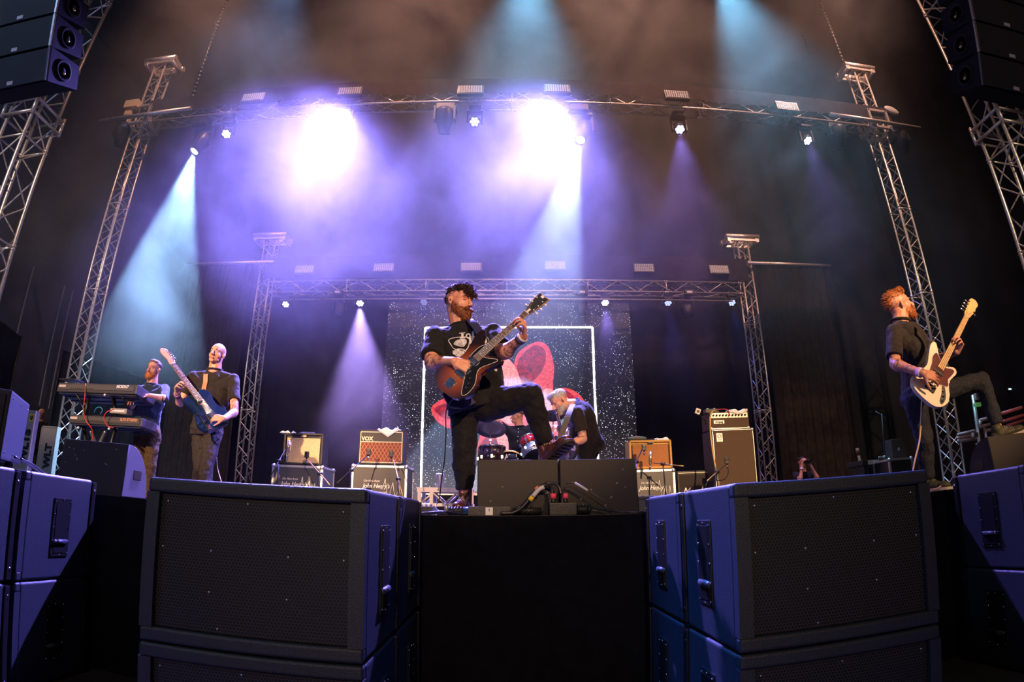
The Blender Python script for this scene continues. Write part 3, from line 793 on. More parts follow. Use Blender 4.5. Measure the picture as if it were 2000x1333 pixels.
# ------------------------------------------------------------------ wedge monitors on the stage
M_SCUFF = mat('scuff', (0.45, 0.38, 0.32), 0.7)
def wedge(label, loc, rz, W=0.50, scuffs=6, D=0.46, H=0.375, seed=1, recess=True):
    """slab side at local -y, curved grille towards +y"""
    r = thing('wedge_monitor', label, 'stage monitor', loc, rz, 'wedge monitors')
    prof = [(-D / 2, 0.0), (-D / 2 + 0.045, H)]
    for i in range(9):
        t = PI / 2 * i / 8
        prof.append((-D / 2 + 0.09 + (D - 0.13) * math.sin(t), 0.05 + (H - 0.05) * math.cos(t)))
    prof += [(D / 2 - 0.04, 0)]
    M3 = Matrix(((0, 0, 1, 0), (1, 0, 0, 0), (0, 1, 0, 0), (0, 0, 0, 1)))
    MB().prism(prof, -W / 2, W / 2, M3, bevel=0.008).build('cabinet', [M_WEDGE], r)
    gp = [(y + 0.006, z + 0.006) for y, z in prof[2:-1]]; gp = gp + [(y - 0.02, z - 0.02) for y, z in reversed(prof[2:-1])]
    MB().prism(gp, -W / 2 + 0.03, W / 2 - 0.03, M3).build('grille', M_HEX, r)
    rnd = random.Random(seed); mb = MB(); a = math.atan2(0.045, H)
    for i in range(scuffs):
        h = rnd.uniform(0.06, 0.9) * H; x = rnd.uniform(-0.42, 0.42) * W
        mb.box((x, -D / 2 + 0.045 * h / H - 0.0012, h), (rnd.uniform(0.006, 0.022), 0.001, rnd.uniform(0.002, 0.005)), rot=(-a, rnd.uniform(-0.9, 0.9), 0))
    if scuffs: mb.build('scuff_marks', M_SCUFF, r)
    for s in (-1, 1):
        MB().box((s * (W / 2), 0.0, H * 0.45), (0.008, 0.13, 0.07), bevel=0.004).build('side_handle', M_DEEP, r)
    return r
wedge('wedge monitor under the singer\'s raised boot, its brown-black back to the lens', (0.087, 3.88, S), R(0), W=0.515, H=0.356, seed=4, scuffs=3)
wedge('wedge monitor just right of the one under the singer\'s boot, lightly scuffed', (0.605, 3.88, S), R(-0), W=0.50, H=0.356, seed=9, scuffs=10)
wedge('wedge monitor in front of the keyboards, its violet-lit side turned to us', (-2.98, 3.84, S), R(10), W=0.54, seed=5, scuffs=9)
wedge('wedge monitor under the bass player\'s raised foot at the right edge', (4.13, 3.82, S), R(-14), W=0.60, seed=6, scuffs=0)

# ------------------------------------------------------------------ video wall
def screen_mat():
    m = bpy.data.materials.new('video_wall_picture'); m.use_nodes = True; nt = m.node_tree; b = nt.nodes['Principled BSDF']; N = nt.nodes.new; Lk = nt.links.new
    tc = N('ShaderNodeTexCoord')
    v = N('ShaderNodeTexVoronoi'); v.inputs['Scale'].default_value = 26; Lk(tc.outputs['Object'], v.inputs['Vector'])
    mr = N('ShaderNodeMapRange'); mr.inputs['From Min'].default_value = 0.26; mr.inputs['From Max'].default_value = 0.12; Lk(v.outputs['Distance'], mr.inputs['Value'])
    n = N('ShaderNodeTexNoise'); n.inputs['Scale'].default_value = 1.6; n.inputs['Detail'].default_value = 5; Lk(tc.outputs['Object'], n.inputs['Vector'])
    mr2 = N('ShaderNodeMapRange'); mr2.inputs['From Min'].default_value = 0.38; mr2.inputs['From Max'].default_value = 0.66; mr2.inputs['To Min'].default_value = 0.06; Lk(n.outputs['Fac'], mr2.inputs['Value'])
    sp = N('ShaderNodeSeparateColor'); Lk(v.outputs['Color'], sp.inputs[0])
    p = N('ShaderNodeMath'); p.operation = 'POWER'; Lk(sp.outputs[0], p.inputs[0]); p.inputs[1].default_value = 1.8
    a = N('ShaderNodeMath'); a.operation = 'MULTIPLY'; Lk(mr.outputs['Result'], a.inputs[0]); Lk(mr2.outputs['Result'], a.inputs[1])
    c = N('ShaderNodeMath'); c.operation = 'MULTIPLY'; Lk(a.outputs[0], c.inputs[0]); Lk(p.outputs[0], c.inputs[1])
    d = N('ShaderNodeMath'); d.operation = 'MULTIPLY_ADD'; Lk(c.outputs[0], d.inputs[0]); d.inputs[1].default_value = 4.5; d.inputs[2].default_value = 0.006
    b.inputs['Base Color'].default_value = (0.01, 0.01, 0.01, 1); b.inputs['Roughness'].default_value = 0.6
    b.inputs['Emission Color'].default_value = (0.92, 0.93, 1.0, 1); Lk(d.outputs[0], b.inputs['Emission Strength'])
    return m
def petal_mat(name, c1, c2, k, sc, lo=0.35, hi=0.65):
    m = bpy.data.materials.new(name); m.use_nodes = True; nt = m.node_tree; b = nt.nodes['Principled BSDF']; N = nt.nodes.new; Lk = nt.links.new
    tc = N('ShaderNodeTexCoord'); n = N('ShaderNodeTexNoise'); n.inputs['Scale'].default_value = sc; n.inputs['Detail'].default_value = 8; n.inputs['Roughness'].default_value = 0.85
    Lk(tc.outputs['Object'], n.inputs['Vector'])
    mr = N('ShaderNodeMapRange'); mr.inputs['From Min'].default_value = lo; mr.inputs['From Max'].default_value = hi; Lk(n.outputs['Fac'], mr.inputs['Value'])
    mx = N('ShaderNodeMix'); mx.data_type = 'RGBA'; mx.inputs[6].default_value = (*c1, 1); mx.inputs[7].default_value = (*c2, 1); Lk(mr.outputs['Result'], mx.inputs[0])
    Lk(mx.outputs[2], b.inputs['Emission Color']); b.inputs['Emission Strength'].default_value = k; b.inputs['Base Color'].default_value = (0.01, 0.01, 0.01, 1)
    return m
YS = 13.25
def video_wall():
    A = at(760, 592, YS); B = at(1228, 592, YS)
    z1 = (A.z + B.z) / 2; z0 = S + 0.42; cx = (A.x + B.x) / 2; w = B.x - A.x
    r = thing('video_wall', 'big dark video wall showing white specks, a bright line frame and a red flower', 'video wall', (cx, YS, z0))
    mb = MB(); mb.box((0, 0.05, (z1 - z0) / 2), (w, 0.10, z1 - z0)); mb.build('panel', screen_mat(), r)
    def P(px, py, dy=0.0):
        d = ray(px, py); q = EYE + d * ((YS - 0.002 - dy) / d.y); return Vector((q.x - cx, -0.002 - dy, q.z - z0))
    def shape(pts, mi, name, m, dy, n=6):
        q = [P(*p) for p in pts]; o = loop2([(v.x, v.z) for v in q], n); mb = MB()
        f = mb.bm.faces.new([mb.bm.verts.new((x, -0.004 - dy, z)) for x, z in o]); f.material_index = 0
        bmesh.ops.triangulate(mb.bm, faces=mb.bm.faces)
        return mb.build(name, m, r)
    RED = petal_mat('petal_deep_red', (0.10, 0.0, 0.005), (0.62, 0.012, 0.03), 1.0, 9, .42, .58)
    RED2 = petal_mat('petal_mid_red', (0.80, 0.008, 0.02), (1.0, 0.14, 0.15), 1.0, 16, .42, .58)
    PINK = petal_mat('petal_pale_pink', (0.90, 0.10, 0.10), (1.0, 0.40, 0.34), 1.15, 22, .40, .55)
    shape([(1003, 715), (1012, 690), (1035, 673), (1055, 668), (1072, 680), (1082, 715), (1080, 750), (1078, 790), (1050, 790), (1015, 770), (1000, 740)], 0, 'petal', RED2, 0.002)
    shape([(1010, 718), (1018, 695), (1038, 678), (1054, 676), (1066, 690), (1060, 722), (1036, 748), (1018, 742)], 0, 'petal', RED, 0.006)
    shape([(960, 690), (985, 695), (1005, 715), (1017, 745), (1030, 790), (1000, 830), (960, 800), (930, 740)], 0, 'petal', PINK, 0.004)
    shape([(842, 800), (855, 785), (880, 775), (900, 775), (905, 835), (880, 838), (855, 825)], 0, 'petal', RED2, 0.002)
    shape([(848, 801), (860, 792), (878, 790), (885, 815), (868, 818)], 0, 'petal', RED, 0.006)
    shape([(1075, 770), (1100, 758), (1125, 766), (1142, 785), (1141, 800), (1120, 795), (1085, 800)], 0, 'petal', RED2, 0.002)
    shape([(1080, 768), (1100, 762), (1118, 772), (1124, 786), (1100, 782)], 0, 'petal', RED, 0.006)
    shape([(945, 830), (960, 800), (1000, 790), (1040, 795), (1085, 800), (1090, 850), (1060, 870), (990, 850), (975, 900), (945, 925), (932, 880)], 0, 'petal', RED2, 0.003)
    shape([(938, 870), (955, 850), (975, 850), (985, 880), (978, 905), (950, 915), (935, 900)], 0, 'petal', RED, 0.007)
    shape([(968, 835), (985, 838), (996, 860), (997, 880), (985, 884), (972, 865)], 0, 'petal', PINK, 0.008)
    shape([(1060, 770), (1075, 760), (1085, 775), (1088, 835), (1080, 845), (1062, 845)], 0, 'petal', PINK, 0.008)
    shape([(928, 915), (945, 912), (948, 950), (932, 978), (924, 960)], 0, 'picture_streak', petal_mat('grey_streak', (0.02, 0.02, 0.03), (0.9, 0.9, 1.0), 0.8, 30), 0.003)
    W = mat('white_line', (0.02, 0.02, 0.02), 0.5, emit=(1.0, 0.96, 1.0), estr=3.2)
    mb = MB(); c = [P(822, 974), P(826, 800), P(831, 641), P(1000, 640), P(1157, 640), P(1161, 760), P(1171, 965)]
    rnd = random.Random(3)
    for a, b in zip(c, c[1:]):
        n = 14
        for i in range(n):
            p = a.lerp(b, i / n); q = a.lerp(b, (i + 1) / n); j = Vector((rnd.uniform(-.008, .008), 0, rnd.uniform(-.008, .008)))
            mb.cyl((p.x, -0.012, p.z), (q.x, -0.012, q.z), rnd.uniform(0.020, 0.030), n=6)
    mb.build('frame_line', W, r)
    tr = MB()
    for i in range(6): tr.box((-w / 2 + w * i / 5, 0.13, (z1 - z0) / 2), (0.05, 0.06, z1 - z0 + 0.2))
    tr.box((0, 0.1, -0.21), (w, 0.3, 0.42)).build('support_frame', M_BLKMET, r)
video_wall()
# ------------------------------------------------------------------ flight cases, amplifiers
M_EDGE = mat('case_aluminium_edge', (0.72, 0.70, 0.66), 0.35, 0.7)
def rx90(): return Matrix.Rotation(PI / 2, 4, 'X')
def flight_case(label, x, y, w, d, h, logo=True, www=True, plate=M_LACQ, z=0.0, grp='amplifier flight cases', name='flight_case'):
    r = thing(name, label, 'flight case', (x, y, S + z), 0, grp)
    zb = 0.0
    MB().box((0, 0, zb + h / 2), (w - 0.01, d - 0.01, h - 0.01)).build('panel', plate, r)
    mb = MB(); e = 0.030
    for sx in (-1, 1):
        for sy in (-1, 1): mb.box((sx * (w - e) / 2, sy * (d - e) / 2, zb + h / 2), (e, e, h))
        for z0 in (zb + e / 2, zb + h - e / 2):
            mb.box((0, sx * (d - e) / 2, z0), (w, e, e)); mb.box((sx * (w - e) / 2, 0, z0), (e, d, e))
    mb.build('edging', M_EDGE, r)
    mb = MB()
    for sx in (-1, 1):
        for sy in (-1, 1):
            for z0 in (zb + 0.02, zb + h - 0.02): mb.ell((sx * (w / 2 - 0.018), sy * (d / 2 - 0.018), z0), 0.034, n=8)
    mb.build('ball_corners', M_STEEL, r)
    if logo:
        k = w / 0.62; mb = MB()
        f = lambda X, Z: Matrix.Translation((X * k, -d / 2 - 0.001, zb + h * 0.5 + Z)) @ rx90()
        text_mesh(mb, 'On Hire from', 0.040, f(-0.08, 0.115), shear=0.3)
        text_mesh(mb, "John Henry's", 0.085, f(-0.03, 0.045), shear=0.35, bold=0.0008, xs=0.85)
        if www: text_mesh(mb, 'www.johnhenrys.com', 0.034, f(-0.03, -0.035), shear=0.2, bold=0.0005)
        zz = [(0.02, 0), (0.05, 0.0), (0.075, 0.14), (0.10, -0.06), (0.125, -0.12), (0.15, 0.02), (0.165, 0.09), (0.185, -0.06), (0.21, -0.10), (0.235, 0.06), (0.25, -0.05), (0.28, -0.05)]
        zz = [(0.0 + a * 0.95, b * 1.0 + 0.01) for a, b in zz]
        for (a, b), (c, e2) in zip(zz, zz[1:]):
            mb.cyl((a * k, -d / 2 - 0.003, zb + h * 0.5 + b), (c * k, -d / 2 - 0.003, zb + h * 0.5 + e2), 0.0035, n=5)
        mb.build('lettering', M_WHITE, r)
    return r
def xz(px, py, Y): p = at(px, py, Y); return p.x, p.z - S
def mic_stand(label, foot, top, tip, ycol=M_BLKMET, grp='small microphone stands', straight=False):
    """short tripod base, pole up to top, boom whose one end is tip"""
    r = thing('microphone_stand', label, 'microphone stand', foot, 0, grp)
    F = Vector(foot)
    for k in range(3):
        a = R(90 + 120 * k + 20)
        MB().cyl((0, 0, 0.09), (0.20 * math.cos(a), 0.20 * math.sin(a), 0.012), 0.008, n=6).ell((0.20 * math.cos(a), 0.20 * math.sin(a), 0.012), 0.012, n=6).build('leg', M_BLKMET, r)
    T = Vector(top) - F
    MB().cyl((0, 0, 0.05), T, 0.009, n=8).build('pole', M_BLKMET, r)
    MB().cyl(T - Vector((0.03, 0, 0)), T + Vector((0.03, 0, 0)), 0.02, n=8).build('clutch', M_BLKMET, r)
    P = Vector(tip) - F; d = (P - T).normalized()
    MB().cyl(T - d * 0.32, P, 0.0075, n=8).build('boom', M_BRASSY if ycol is None else ycol, r)
    return r
M_BRASSY = mat('warm_metal_boom', (0.42, 0.27, 0.12), 0.35, 0.8)
def mic_square(p, label, d=(0, 1, 0.2), s=1.0):
    r = thing('microphone', label, 'microphone', p, 0, 'microphones at the amplifiers')
    MB().box((0, 0, 0.03 * s), (0.055 * s, 0.04 * s, 0.085 * s), bevel=0.01).build('body', M_BLACK, r)
    MB().cyl((0, 0.0, -0.075 * s), (0, 0, -0.012 * s), 0.011 * s).build('plug', M_CHROME, r)
    MB().box((0, -0.0205 * s, 0.05 * s), (0.046 * s, 0.004, 0.04 * s), bevel=0.004).build('grille', mat('mic_grille', (0.03, 0.03, 0.03), 0.3, 0.6), r)
def mic_ribbon(p, label):
    r = thing('microphone', label, 'microphone', p, 0, 'microphones at the amplifiers')
    MB().cap((0, 0, 0), (0.012, 0, 0.135), 0.022, 0.024, n=12).build('body', mat('ribbon_mic_silver', (0.62, 0.5, 0.36), 0.3, 0.8), r)
    MB().cyl((-0.012, 0, -0.09), (0, 0, -0.015), 0.012).build('plug', M_CHROME, r)

def diamond_mat(name, c1, c2, sc):
    m = bpy.data.materials.new(name); m.use_nodes = True; nt = m.node_tree; b = nt.nodes['Principled BSDF']; N = nt.nodes.new; Lk = nt.links.new
    tc = N('ShaderNodeTexCoord'); sp = N('ShaderNodeSeparateXYZ'); Lk(tc.outputs['Object'], sp.inputs[0])
    outs = []
    for sg in (1, -1):
        a = N('ShaderNodeMath'); a.operation = 'MULTIPLY_ADD'; Lk(sp.outputs[2], a.inputs[0]); a.inputs[1].default_value = sg * 0.62; Lk(sp.outputs[0], a.inputs[2])
        w = N('ShaderNodeMath'); w.operation = 'MULTIPLY'; Lk(a.outputs[0], w.inputs[0]); w.inputs[1].default_value = sc
        f = N('ShaderNodeMath'); f.operation = 'PINGPONG'; Lk(w.outputs[0], f.inputs[0]); f.inputs[1].default_value = 0.5
        l = N('ShaderNodeMath'); l.operation = 'LESS_THAN'; Lk(f.outputs[0], l.inputs[0]); l.inputs[1].default_value = 0.07; outs.append(l)
    mx = N('ShaderNodeMath'); mx.operation = 'MAXIMUM'; Lk(outs[0].outputs[0], mx.inputs[0]); Lk(outs[1].outputs[0], mx.inputs[1])
    c = N('ShaderNodeMix'); c.data_type = 'RGBA'; c.inputs[6].default_value = (*c1, 1); c.inputs[7].default_value = (*c2, 1); Lk(mx.outputs[0], c.inputs[0])
    Lk(c.outputs[2], b.inputs['Base Color']); b.inputs['Roughness'].default_value = 0.8
    return m
M_GOLD = mat('pale_piping', (0.75, 0.66, 0.45), 0.5)
def combo_amp(label, x0, x1, z0, z1, Y, kind, D=0.27, rz=0.0):
    cx = (x0 + x1) / 2; w = x1 - x0; h = z1 - z0
    r = thing('guitar_amplifier', label, 'guitar amplifier', (cx, Y + D / 2, S + z0), rz)
    f = -D / 2
    feet = MB()
    for sx in (-1, 1):
        for sy in (-1, 1): feet.cyl((sx * w * 0.42, sy * D * 0.35, 0), (sx * w * 0.42, sy * D * 0.35, 0.015), 0.018, n=8)
    feet.build('rubber_feet', M_RUB, r)
    cab = M_TOLEX if kind != 'tweed' else mat('tweed_cloth', (0.55, 0.30, 0.07), 0.75, 0, 0.6, 300, 0.35)
    mb = MB(); t = 0.028
    mb.box((0, 0.015, 0.015 + (h - 0.015) / 2), (w, D - 0.03, h - 0.015), bevel=0.012)
    for sx in (-1, 1): mb.box((sx * (w - t) / 2, f + 0.02, 0.015 + (h - 0.015) / 2), (t, 0.05, h - 0.015), bevel=0.008)
    for zz in (0.015 + t / 2, h - t / 2): mb.box((0, f + 0.02, zz), (w, 0.05, t), bevel=0.008)
    mb.build('cabinet', cab, r)
    MB().tube(spline([(-0.11, 0, h), (-0.09, 0, h + 0.022), (0.09, 0, h + 0.022), (0.11, 0, h)], 5), 0.009, 6).build('handle', M_RUB, r)
    if kind == 'cream':
        MB().box((0.0, f + 0.012, h * 0.46), (w - 0.09, 0.01, h * 0.78), bevel=0.003).build('grille_cloth', mat('cream_grille_cloth', (0.62, 0.45, 0.24), 0.9, 0, 1.0, 120, 0.25), r)
        MB().box((0, f - 0.003, h - 0.045), (0.08, 0.006, 0.03), bevel=0.003).build('badge', mat('dull_badge', (0.22, 0.17, 0.13), 0.4, 0.5), r)
        mb = MB()
        for sx in (-1, 0, 1): mb.ell((sx * w * 0.36, f - 0.006, 0.04), 0.008, n=6)
        mb.ell((w * 0.42, f - 0.006, h - 0.05), 0.008, n=6).build('screw_pattern', M_STEEL, r)
    elif kind == 'vox':
        MB().box((0, f + 0.010, h * 0.80), (w - 0.05, 0.012, h * 0.30)).build('control_panel_front', mat('vox_panel', (0.035, 0.030, 0.026), 0.6), r)
        MB().box((0, f + 0.010, h * 0.355), (w - 0.05, 0.012, h * 0.60)).build('grille_cloth', diamond_mat('diamond_cloth', (0.19, 0.045, 0.022), (0.42, 0.20, 0.10), 19), r)
        mb = MB()
        for zz in (0.042, h * 0.66, h - 0.03): mb.box((0, f - 0.003, zz), (w - 0.04, 0.006, 0.010))
        for sx in (-1, 1): mb.box((sx * (w / 2 - 0.022), f - 0.003, h / 2), (0.009, 0.006, h - 0.07))
        mb.build('piping', M_GOLD, r)
        text_mesh(mb := MB(), 'VOX', 0.075, Matrix.Translation((-w * 0.315, f - 0.004, h * 0.745)) @ rx90(), bold=0.003, depth=0.003)
        mb.build('logo', M_GOLD, r)
    else:
        MB().box((0, f + 0.008, h * 0.46), (w - 0.085, 0.01, h * 0.74), bevel=0.003).build('grille_cloth', mat('tan_grille_cloth', (0.34, 0.135, 0.04), 0.9, 0, 1.0, 120, 0.2), r)
        MB().box((0.01, f - 0.003, h - 0.036), (0.075, 0.006, 0.018)).build('badge', M_BLACK, r)
        mb = MB()
        for zz in (h * 0.075, h * 0.845): mb.box((0, f + 0.0, zz), (w - 0.07, 0.004, 0.006))
        for sx in (-1, 1): mb.box((sx * (w / 2 - 0.045), f, h * 0.46), (0.006, 0.004, h * 0.77))
        mb.build('piping', M_RUB, r)
    return r
# left: case + cream-fronted combo
Y1 = 7.5
x0, _ = xz(530, 915, Y1); x1, _ = xz(630, 912, Y1); _, zt = xz(580, 909, Y1)
flight_case('flight case under the cream-fronted amplifier, nearest the left rear tower', (x0 + x1) / 2, Y1 + 0.3, x1 - x0, 0.55, zt, plate=mat('grey_laminate', (0.06, 0.06, 0.065), 0.35, 0, 0.4, 60, 0.2))
a0, _ = xz(547, 905, Y1 + 0.05); a1, z1 = xz(627, 847, Y1 + 0.05)
combo_amp('black combo amplifier with a cream grille cloth, a towel on its corner', a0 + 0.02, a1 + 0.03, zt, z1, Y1 + 0.08, 'cream')
Y2 = 7.8
x0, _ = xz(686, 915, Y2); x1, _ = xz(795, 912, Y2); _, zt2 = xz(740, 909, Y2)
flight_case('flight case under the red-brown diamond grille amplifier', (x0 + x1) / 2, Y2 + 0.3, x1 - x0, 0.55, zt2)
a0, _ = xz(697, 905, Y2); a1, z2 = xz(788, 840, Y2)
combo_amp('combo amplifier with VOX lettering and red-brown diamond grille cloth', a0, a1, zt2, z2, Y2 + 0.06, 'vox')
Y3 = 7.7
x0, _ = xz(1236, 915, Y3); x1, _ = xz(1319, 918, Y3); _, zt3 = xz(1280, 917, Y3)
flight_case('flight case under the yellow tweed amplifier, beside the right wedge monitor', (x0 + x1) / 2, Y3 + 0.3, x1 - x0, 0.55, zt3, www=False)
a0, _ = xz(1232, 910, Y3); a1, z3 = xz(1313, 858, Y3)
combo_amp('yellow tweed combo amplifier with a tan grille, right of the video wall', a0, a1, zt3, z3, Y3 + 0.06, 'tweed')
# guitar cabinet lying behind, script logo
Y5 = 7.9
x0, z5 = xz(1323, 921, Y5); x1, _ = xz(1400, 921, Y5)
r = thing('speaker_cabinet', 'low black speaker cabinet with white script lettering, between the tweed amplifier and the bass rig', 'speaker cabinet', ((x0 + x1) / 2, Y5 + 0.18, S))
w = x1 - x0
MB().box((0, 0, z5 / 2), (w, 0.34, z5), bevel=0.012).build('cabinet', M_TOLEX, r)
MB().box((0, -0.172, z5 / 2 - 0.01), (w - 0.05, 0.006, z5 - 0.09)).build('grille_cloth', mat('black_grille_cloth', (0.025, 0.018, 0.017), 0.9, 0, 0.6, 200), r)
MB().box((0, -0.172, z5 - 0.028), (w - 0.02, 0.006, 0.010)).build('piping', M_GOLD, r)
text_mesh(mb := MB(), 'Marshall', 0.14, Matrix.Translation((-0.02, -0.178, z5 - 0.29)) @ rx90(), shear=0.4, bold=0.001, xs=0.9); mb.build('logo', M_WHITE, r)
# bass rig
Y4 = 7.6
x0, z4 = xz(1391, 839, Y4); x1, _ = xz(1472, 839, Y4); w = 0.70; cx = (x0 + x1) / 2
r = thing('bass_cabinet', 'tall brown-black bass speaker cabinet standing beside the right rear tower', 'speaker cabinet', (cx, Y4 + 0.22, S)); w = x1 - x0
MB().box((0, 0.01, z4 / 2), (w, 0.40, z4), bevel=0.012).build('cabinet', mat('brown_tolex', (0.045, 0.020, 0.018), 0.6, 0, 0.5, 200), r)
MB().box((0, -0.196, z4 / 2), (w - 0.045, 0.012, z4 - 0.045), bevel=0.004).build('grille_cloth', mat('brown_grille_cloth', (0.075, 0.045, 0.026), 0.9, 0, 0.8, 220, 0.15), r)
mb = MB()
for sx in (-1, 1): mb.box((sx * (w / 2 - 0.010), -0.194, z4 / 2), (0.010, 0.02, z4 - 0.02))
mb.box((0, -0.194, z4 - 0.012), (w - 0.02, 0.02, 0.010)); mb.build('edge_trim', M_EDGE, r)
mb = MB(); 
for sx in (-1, 1): mb.ell((sx * (w / 2 - 0.012), -0.19, z4 - 0.014), 0.024, n=8)
mb.build('corners', M_STEEL, r)
b = MB().box((-w / 2 + 0.105, -0.204, z4 - 0.115), (0.09, 0.006, 0.12), bevel=0.004).build('badge', mat('badge_silver', (0.7, 0.68, 0.64), 0.4, 0.3), r)
mb = MB(); mb.tube([(-w / 2 + 0.105 + 0.030 * math.cos(t), -0.209, z4 - 0.10 + 0.030 * math.sin(t)) for t in [i * PI / 8 for i in range(16)]], 0.0028, 5, close=True)
mb.tube([(-w / 2 + 0.105 + 0.018 * math.cos(t), -0.209, z4 - 0.10 + 0.018 * math.sin(t)) for t in [i * PI / 8 for i in range(16)]], 0.0028, 5, close=True)
mb.cyl((-w / 2 + 0.075, -0.209, z4 - 0.15), (-w / 2 + 0.135, -0.209, z4 - 0.15), 0.003, n=5).build('badge_mark', M_BLACK, b)
_, z6 = xz(1425, 804, Y4); x0, _ = xz(1388, 830, Y4); x1, _ = xz(1466, 830, Y4); w = x1 - x0; h = z6 - z4
r = thing('bass_amplifier_head', 'silver-panelled bass amplifier head on top of the tall bass cabinet', 'amplifier', ((x0 + x1) / 2, Y4 + 0.2, S + z4 + 0.0))
MB().box((0, 0, h / 2), (w, 0.32, h), bevel=0.012).build('cabinet', _mats['brown_tolex'], r)
MB().box((0, -0.163, h * 0.34), (w - 0.03, 0.008, h * 0.56)).build('grille_cloth', _mats['brown_grille_cloth'], r)
p = MB().box((0, -0.162, h * 0.80), (w - 0.04, 0.010, h * 0.28)).build('control_panel', mat('panel_silver', (0.62, 0.55, 0.45), 0.4, 0.6), r)
mb = MB()
for i in range(11): mb.cyl((-w * 0.40 + w * 0.8 * i / 10, -0.167, h * 0.80), (-w * 0.40 + w * 0.8 * i / 10, -0.190, h * 0.80), 0.013, n=10)
mb.build('knobs', M_BLACK, p)
MB().box((-w * 0.27, -0.170, h * 0.42), (w * 0.26, 0.006, h * 0.19)).build('badge', mat('badge_silver', (0.7, 0.68, 0.64)), r)
text_mesh(mb := MB(), 'Ampeg', 0.040, Matrix.Translation((-w * 0.27, -0.175, h * 0.42)) @ rx90(), bold=0.002); mb.build('logo', M_BLACK, r)
mb = MB(); mb.box((0, -0.165, 0.012), (w, 0.01, 0.012))
for sx in (-1, 1): mb.ell((sx * (w / 2 - 0.02), -0.155, 0.018), 0.022, n=8); 
mb.build('edge_trim', M_EDGE, r)
HEADTOP = S + z4 + h; HX = (x0 + x1) / 2
r = thing('effects_pedal', 'small dark pedal on the left end of the bass amplifier head', 'effects pedal', (HX - 0.22, Y4 + 0.15, HEADTOP))
MB().box((0, 0, 0.03), (0.2, 0.12, 0.06), bevel=0.01).build('case', M_BLACK, r); MB().cyl((0.05, 0, 0.06), (0.05, 0, 0.075), 0.02).build('foot_switch', M_STEEL, r); MB().cyl((-0.05, 0, 0.06), (-0.05, 0, 0.075), 0.015).build('knob', M_WHITE, r)
o = MB().tube(spline([(HX - 0.17, Y4 + 0.1, HEADTOP + 0.045), (HX - 0.05, Y4 + 0.0, HEADTOP + 0.03), (HX + 0.0, Y4 + 0.02, HEADTOP - 0.02), (HX - 0.02, Y4 - 0.0, HEADTOP - 0.07)], 6), 0.006, 6).build('patch_cable', mat('red_cable', (0.6, 0.03, 0.015), 0.4)); tag(o, 'short red patch cable from the pedal down the front of the bass amplifier head', 'cable')
def towel(label, c, sx, sy, drop_front=0.0, z=0.0, seed=1, rot=0.0):
    """a folded cloth lying on top, one corner hanging over the front edge"""
    rnd = random.Random(seed); mb = MB(); n = 16; V = []
    for t in (0.018, 0.0):
        G = []
        for i in range(n + 1):
            row = []
            for j in range(n + 1):
                u, v = i / n - 0.5, j / n - 0.5
                x = u * sx * (1 + 0.1 * math.sin(6 * v)); y = v * sy
                zz = t * (1 + 0.5 * math.sin(9 * u + seed)) + 0.012 * math.sin(11 * u * 1.3 + 5 * v + seed) * (1 if t else 0.0) + 0.003
                if drop_front and y < 0:
                    edge = max(0.0, -v * 2 - 0.15) * max(0.0, 1 - abs(u) * 1.9)
                    y2 = max(y, -0.02) - 0.012 - (0.012 if t else 0) if edge > 0 else max(y, -0.015)
                    zz -= edge * drop_front; y = y2
                p = Matrix.Rotation(rot, 3, 'Z') @ Vector((x, y, 0)) if not drop_front else Vector((x, y, 0))
                row.append(mb.bm.verts.new((p.x, p.y, zz + z)))
            G.append(row)
        V.append(G)
    for k, G in enumerate(V):
        for i in range(n):
            for j in range(n):
                q = (G[i][j], G[i + 1][j], G[i + 1][j + 1], G[i][j + 1]); f = mb.bm.faces.new(q if k == 0 else q[::-1]); f.smooth = True
    A, B = V
    for i in range(n):
        for a, b in (((i, 0), (i + 1, 0)), ((i, n), (i + 1, n)), ((0, i), (0, i + 1)), ((n, i), (n, i + 1))):
            mb.bm.faces.new((A[a[0]][a[1]], A[b[0]][b[1]], B[b[0]][b[1]], B[a[0]][a[1]]))
    o = mb.build('towel', M_TOWEL); o.location = c; tag(o, label, 'towel', 'white towels on the amplifiers')
towel('white towel lying on the left corner of the cream-fronted amplifier', ((at(564, 848, 7.7)).x, 7.68, S + z1), 0.20, 0.16, 0.0, seed=2)
towel('white towel hanging its corner over the front of the diamond-grille amplifier', (at(758, 845, 7.85).x, 7.88, S + z2), 0.30, 0.22, 0.12, seed=3)
towel('white towel crumpled on the right of the yellow tweed amplifier', (at(1294, 855, 7.8).x, 7.84, S + z3), 0.18, 0.14, 0.0, seed=6)
towel('white towel hanging over the front of the bass amplifier head', (at(1441, 803, 7.62).x, Y4 + 0.055, HEADTOP), 0.30, 0.22, 0.06, seed=4)
r = thing('soft_pouch', 'small green and blue pouch with a red band on the left of the yellow amplifier', 'pouch', (at(1245, 857, 7.85).x, 7.86, S + z3))
MB().ell((0, 0, 0.036), (0.135, 0.07, 0.036), n=14).build('body', mat('green_blue_cloth', (0.06, 0.11, 0.10), 0.9, 0, 0.4, 60, 0, (0.10, 0.10, 0.03)), r)
MB().tube([(-0.01 + 0.0 * t, 0.071 * math.cos(t), 0.036 + 0.037 * math.sin(t)) for t in [i * PI / 8 for i in range(16)]], 0.005, 5, close=True).build('band', mat('red_band', (0.4, 0.03, 0.03), 0.7), r)
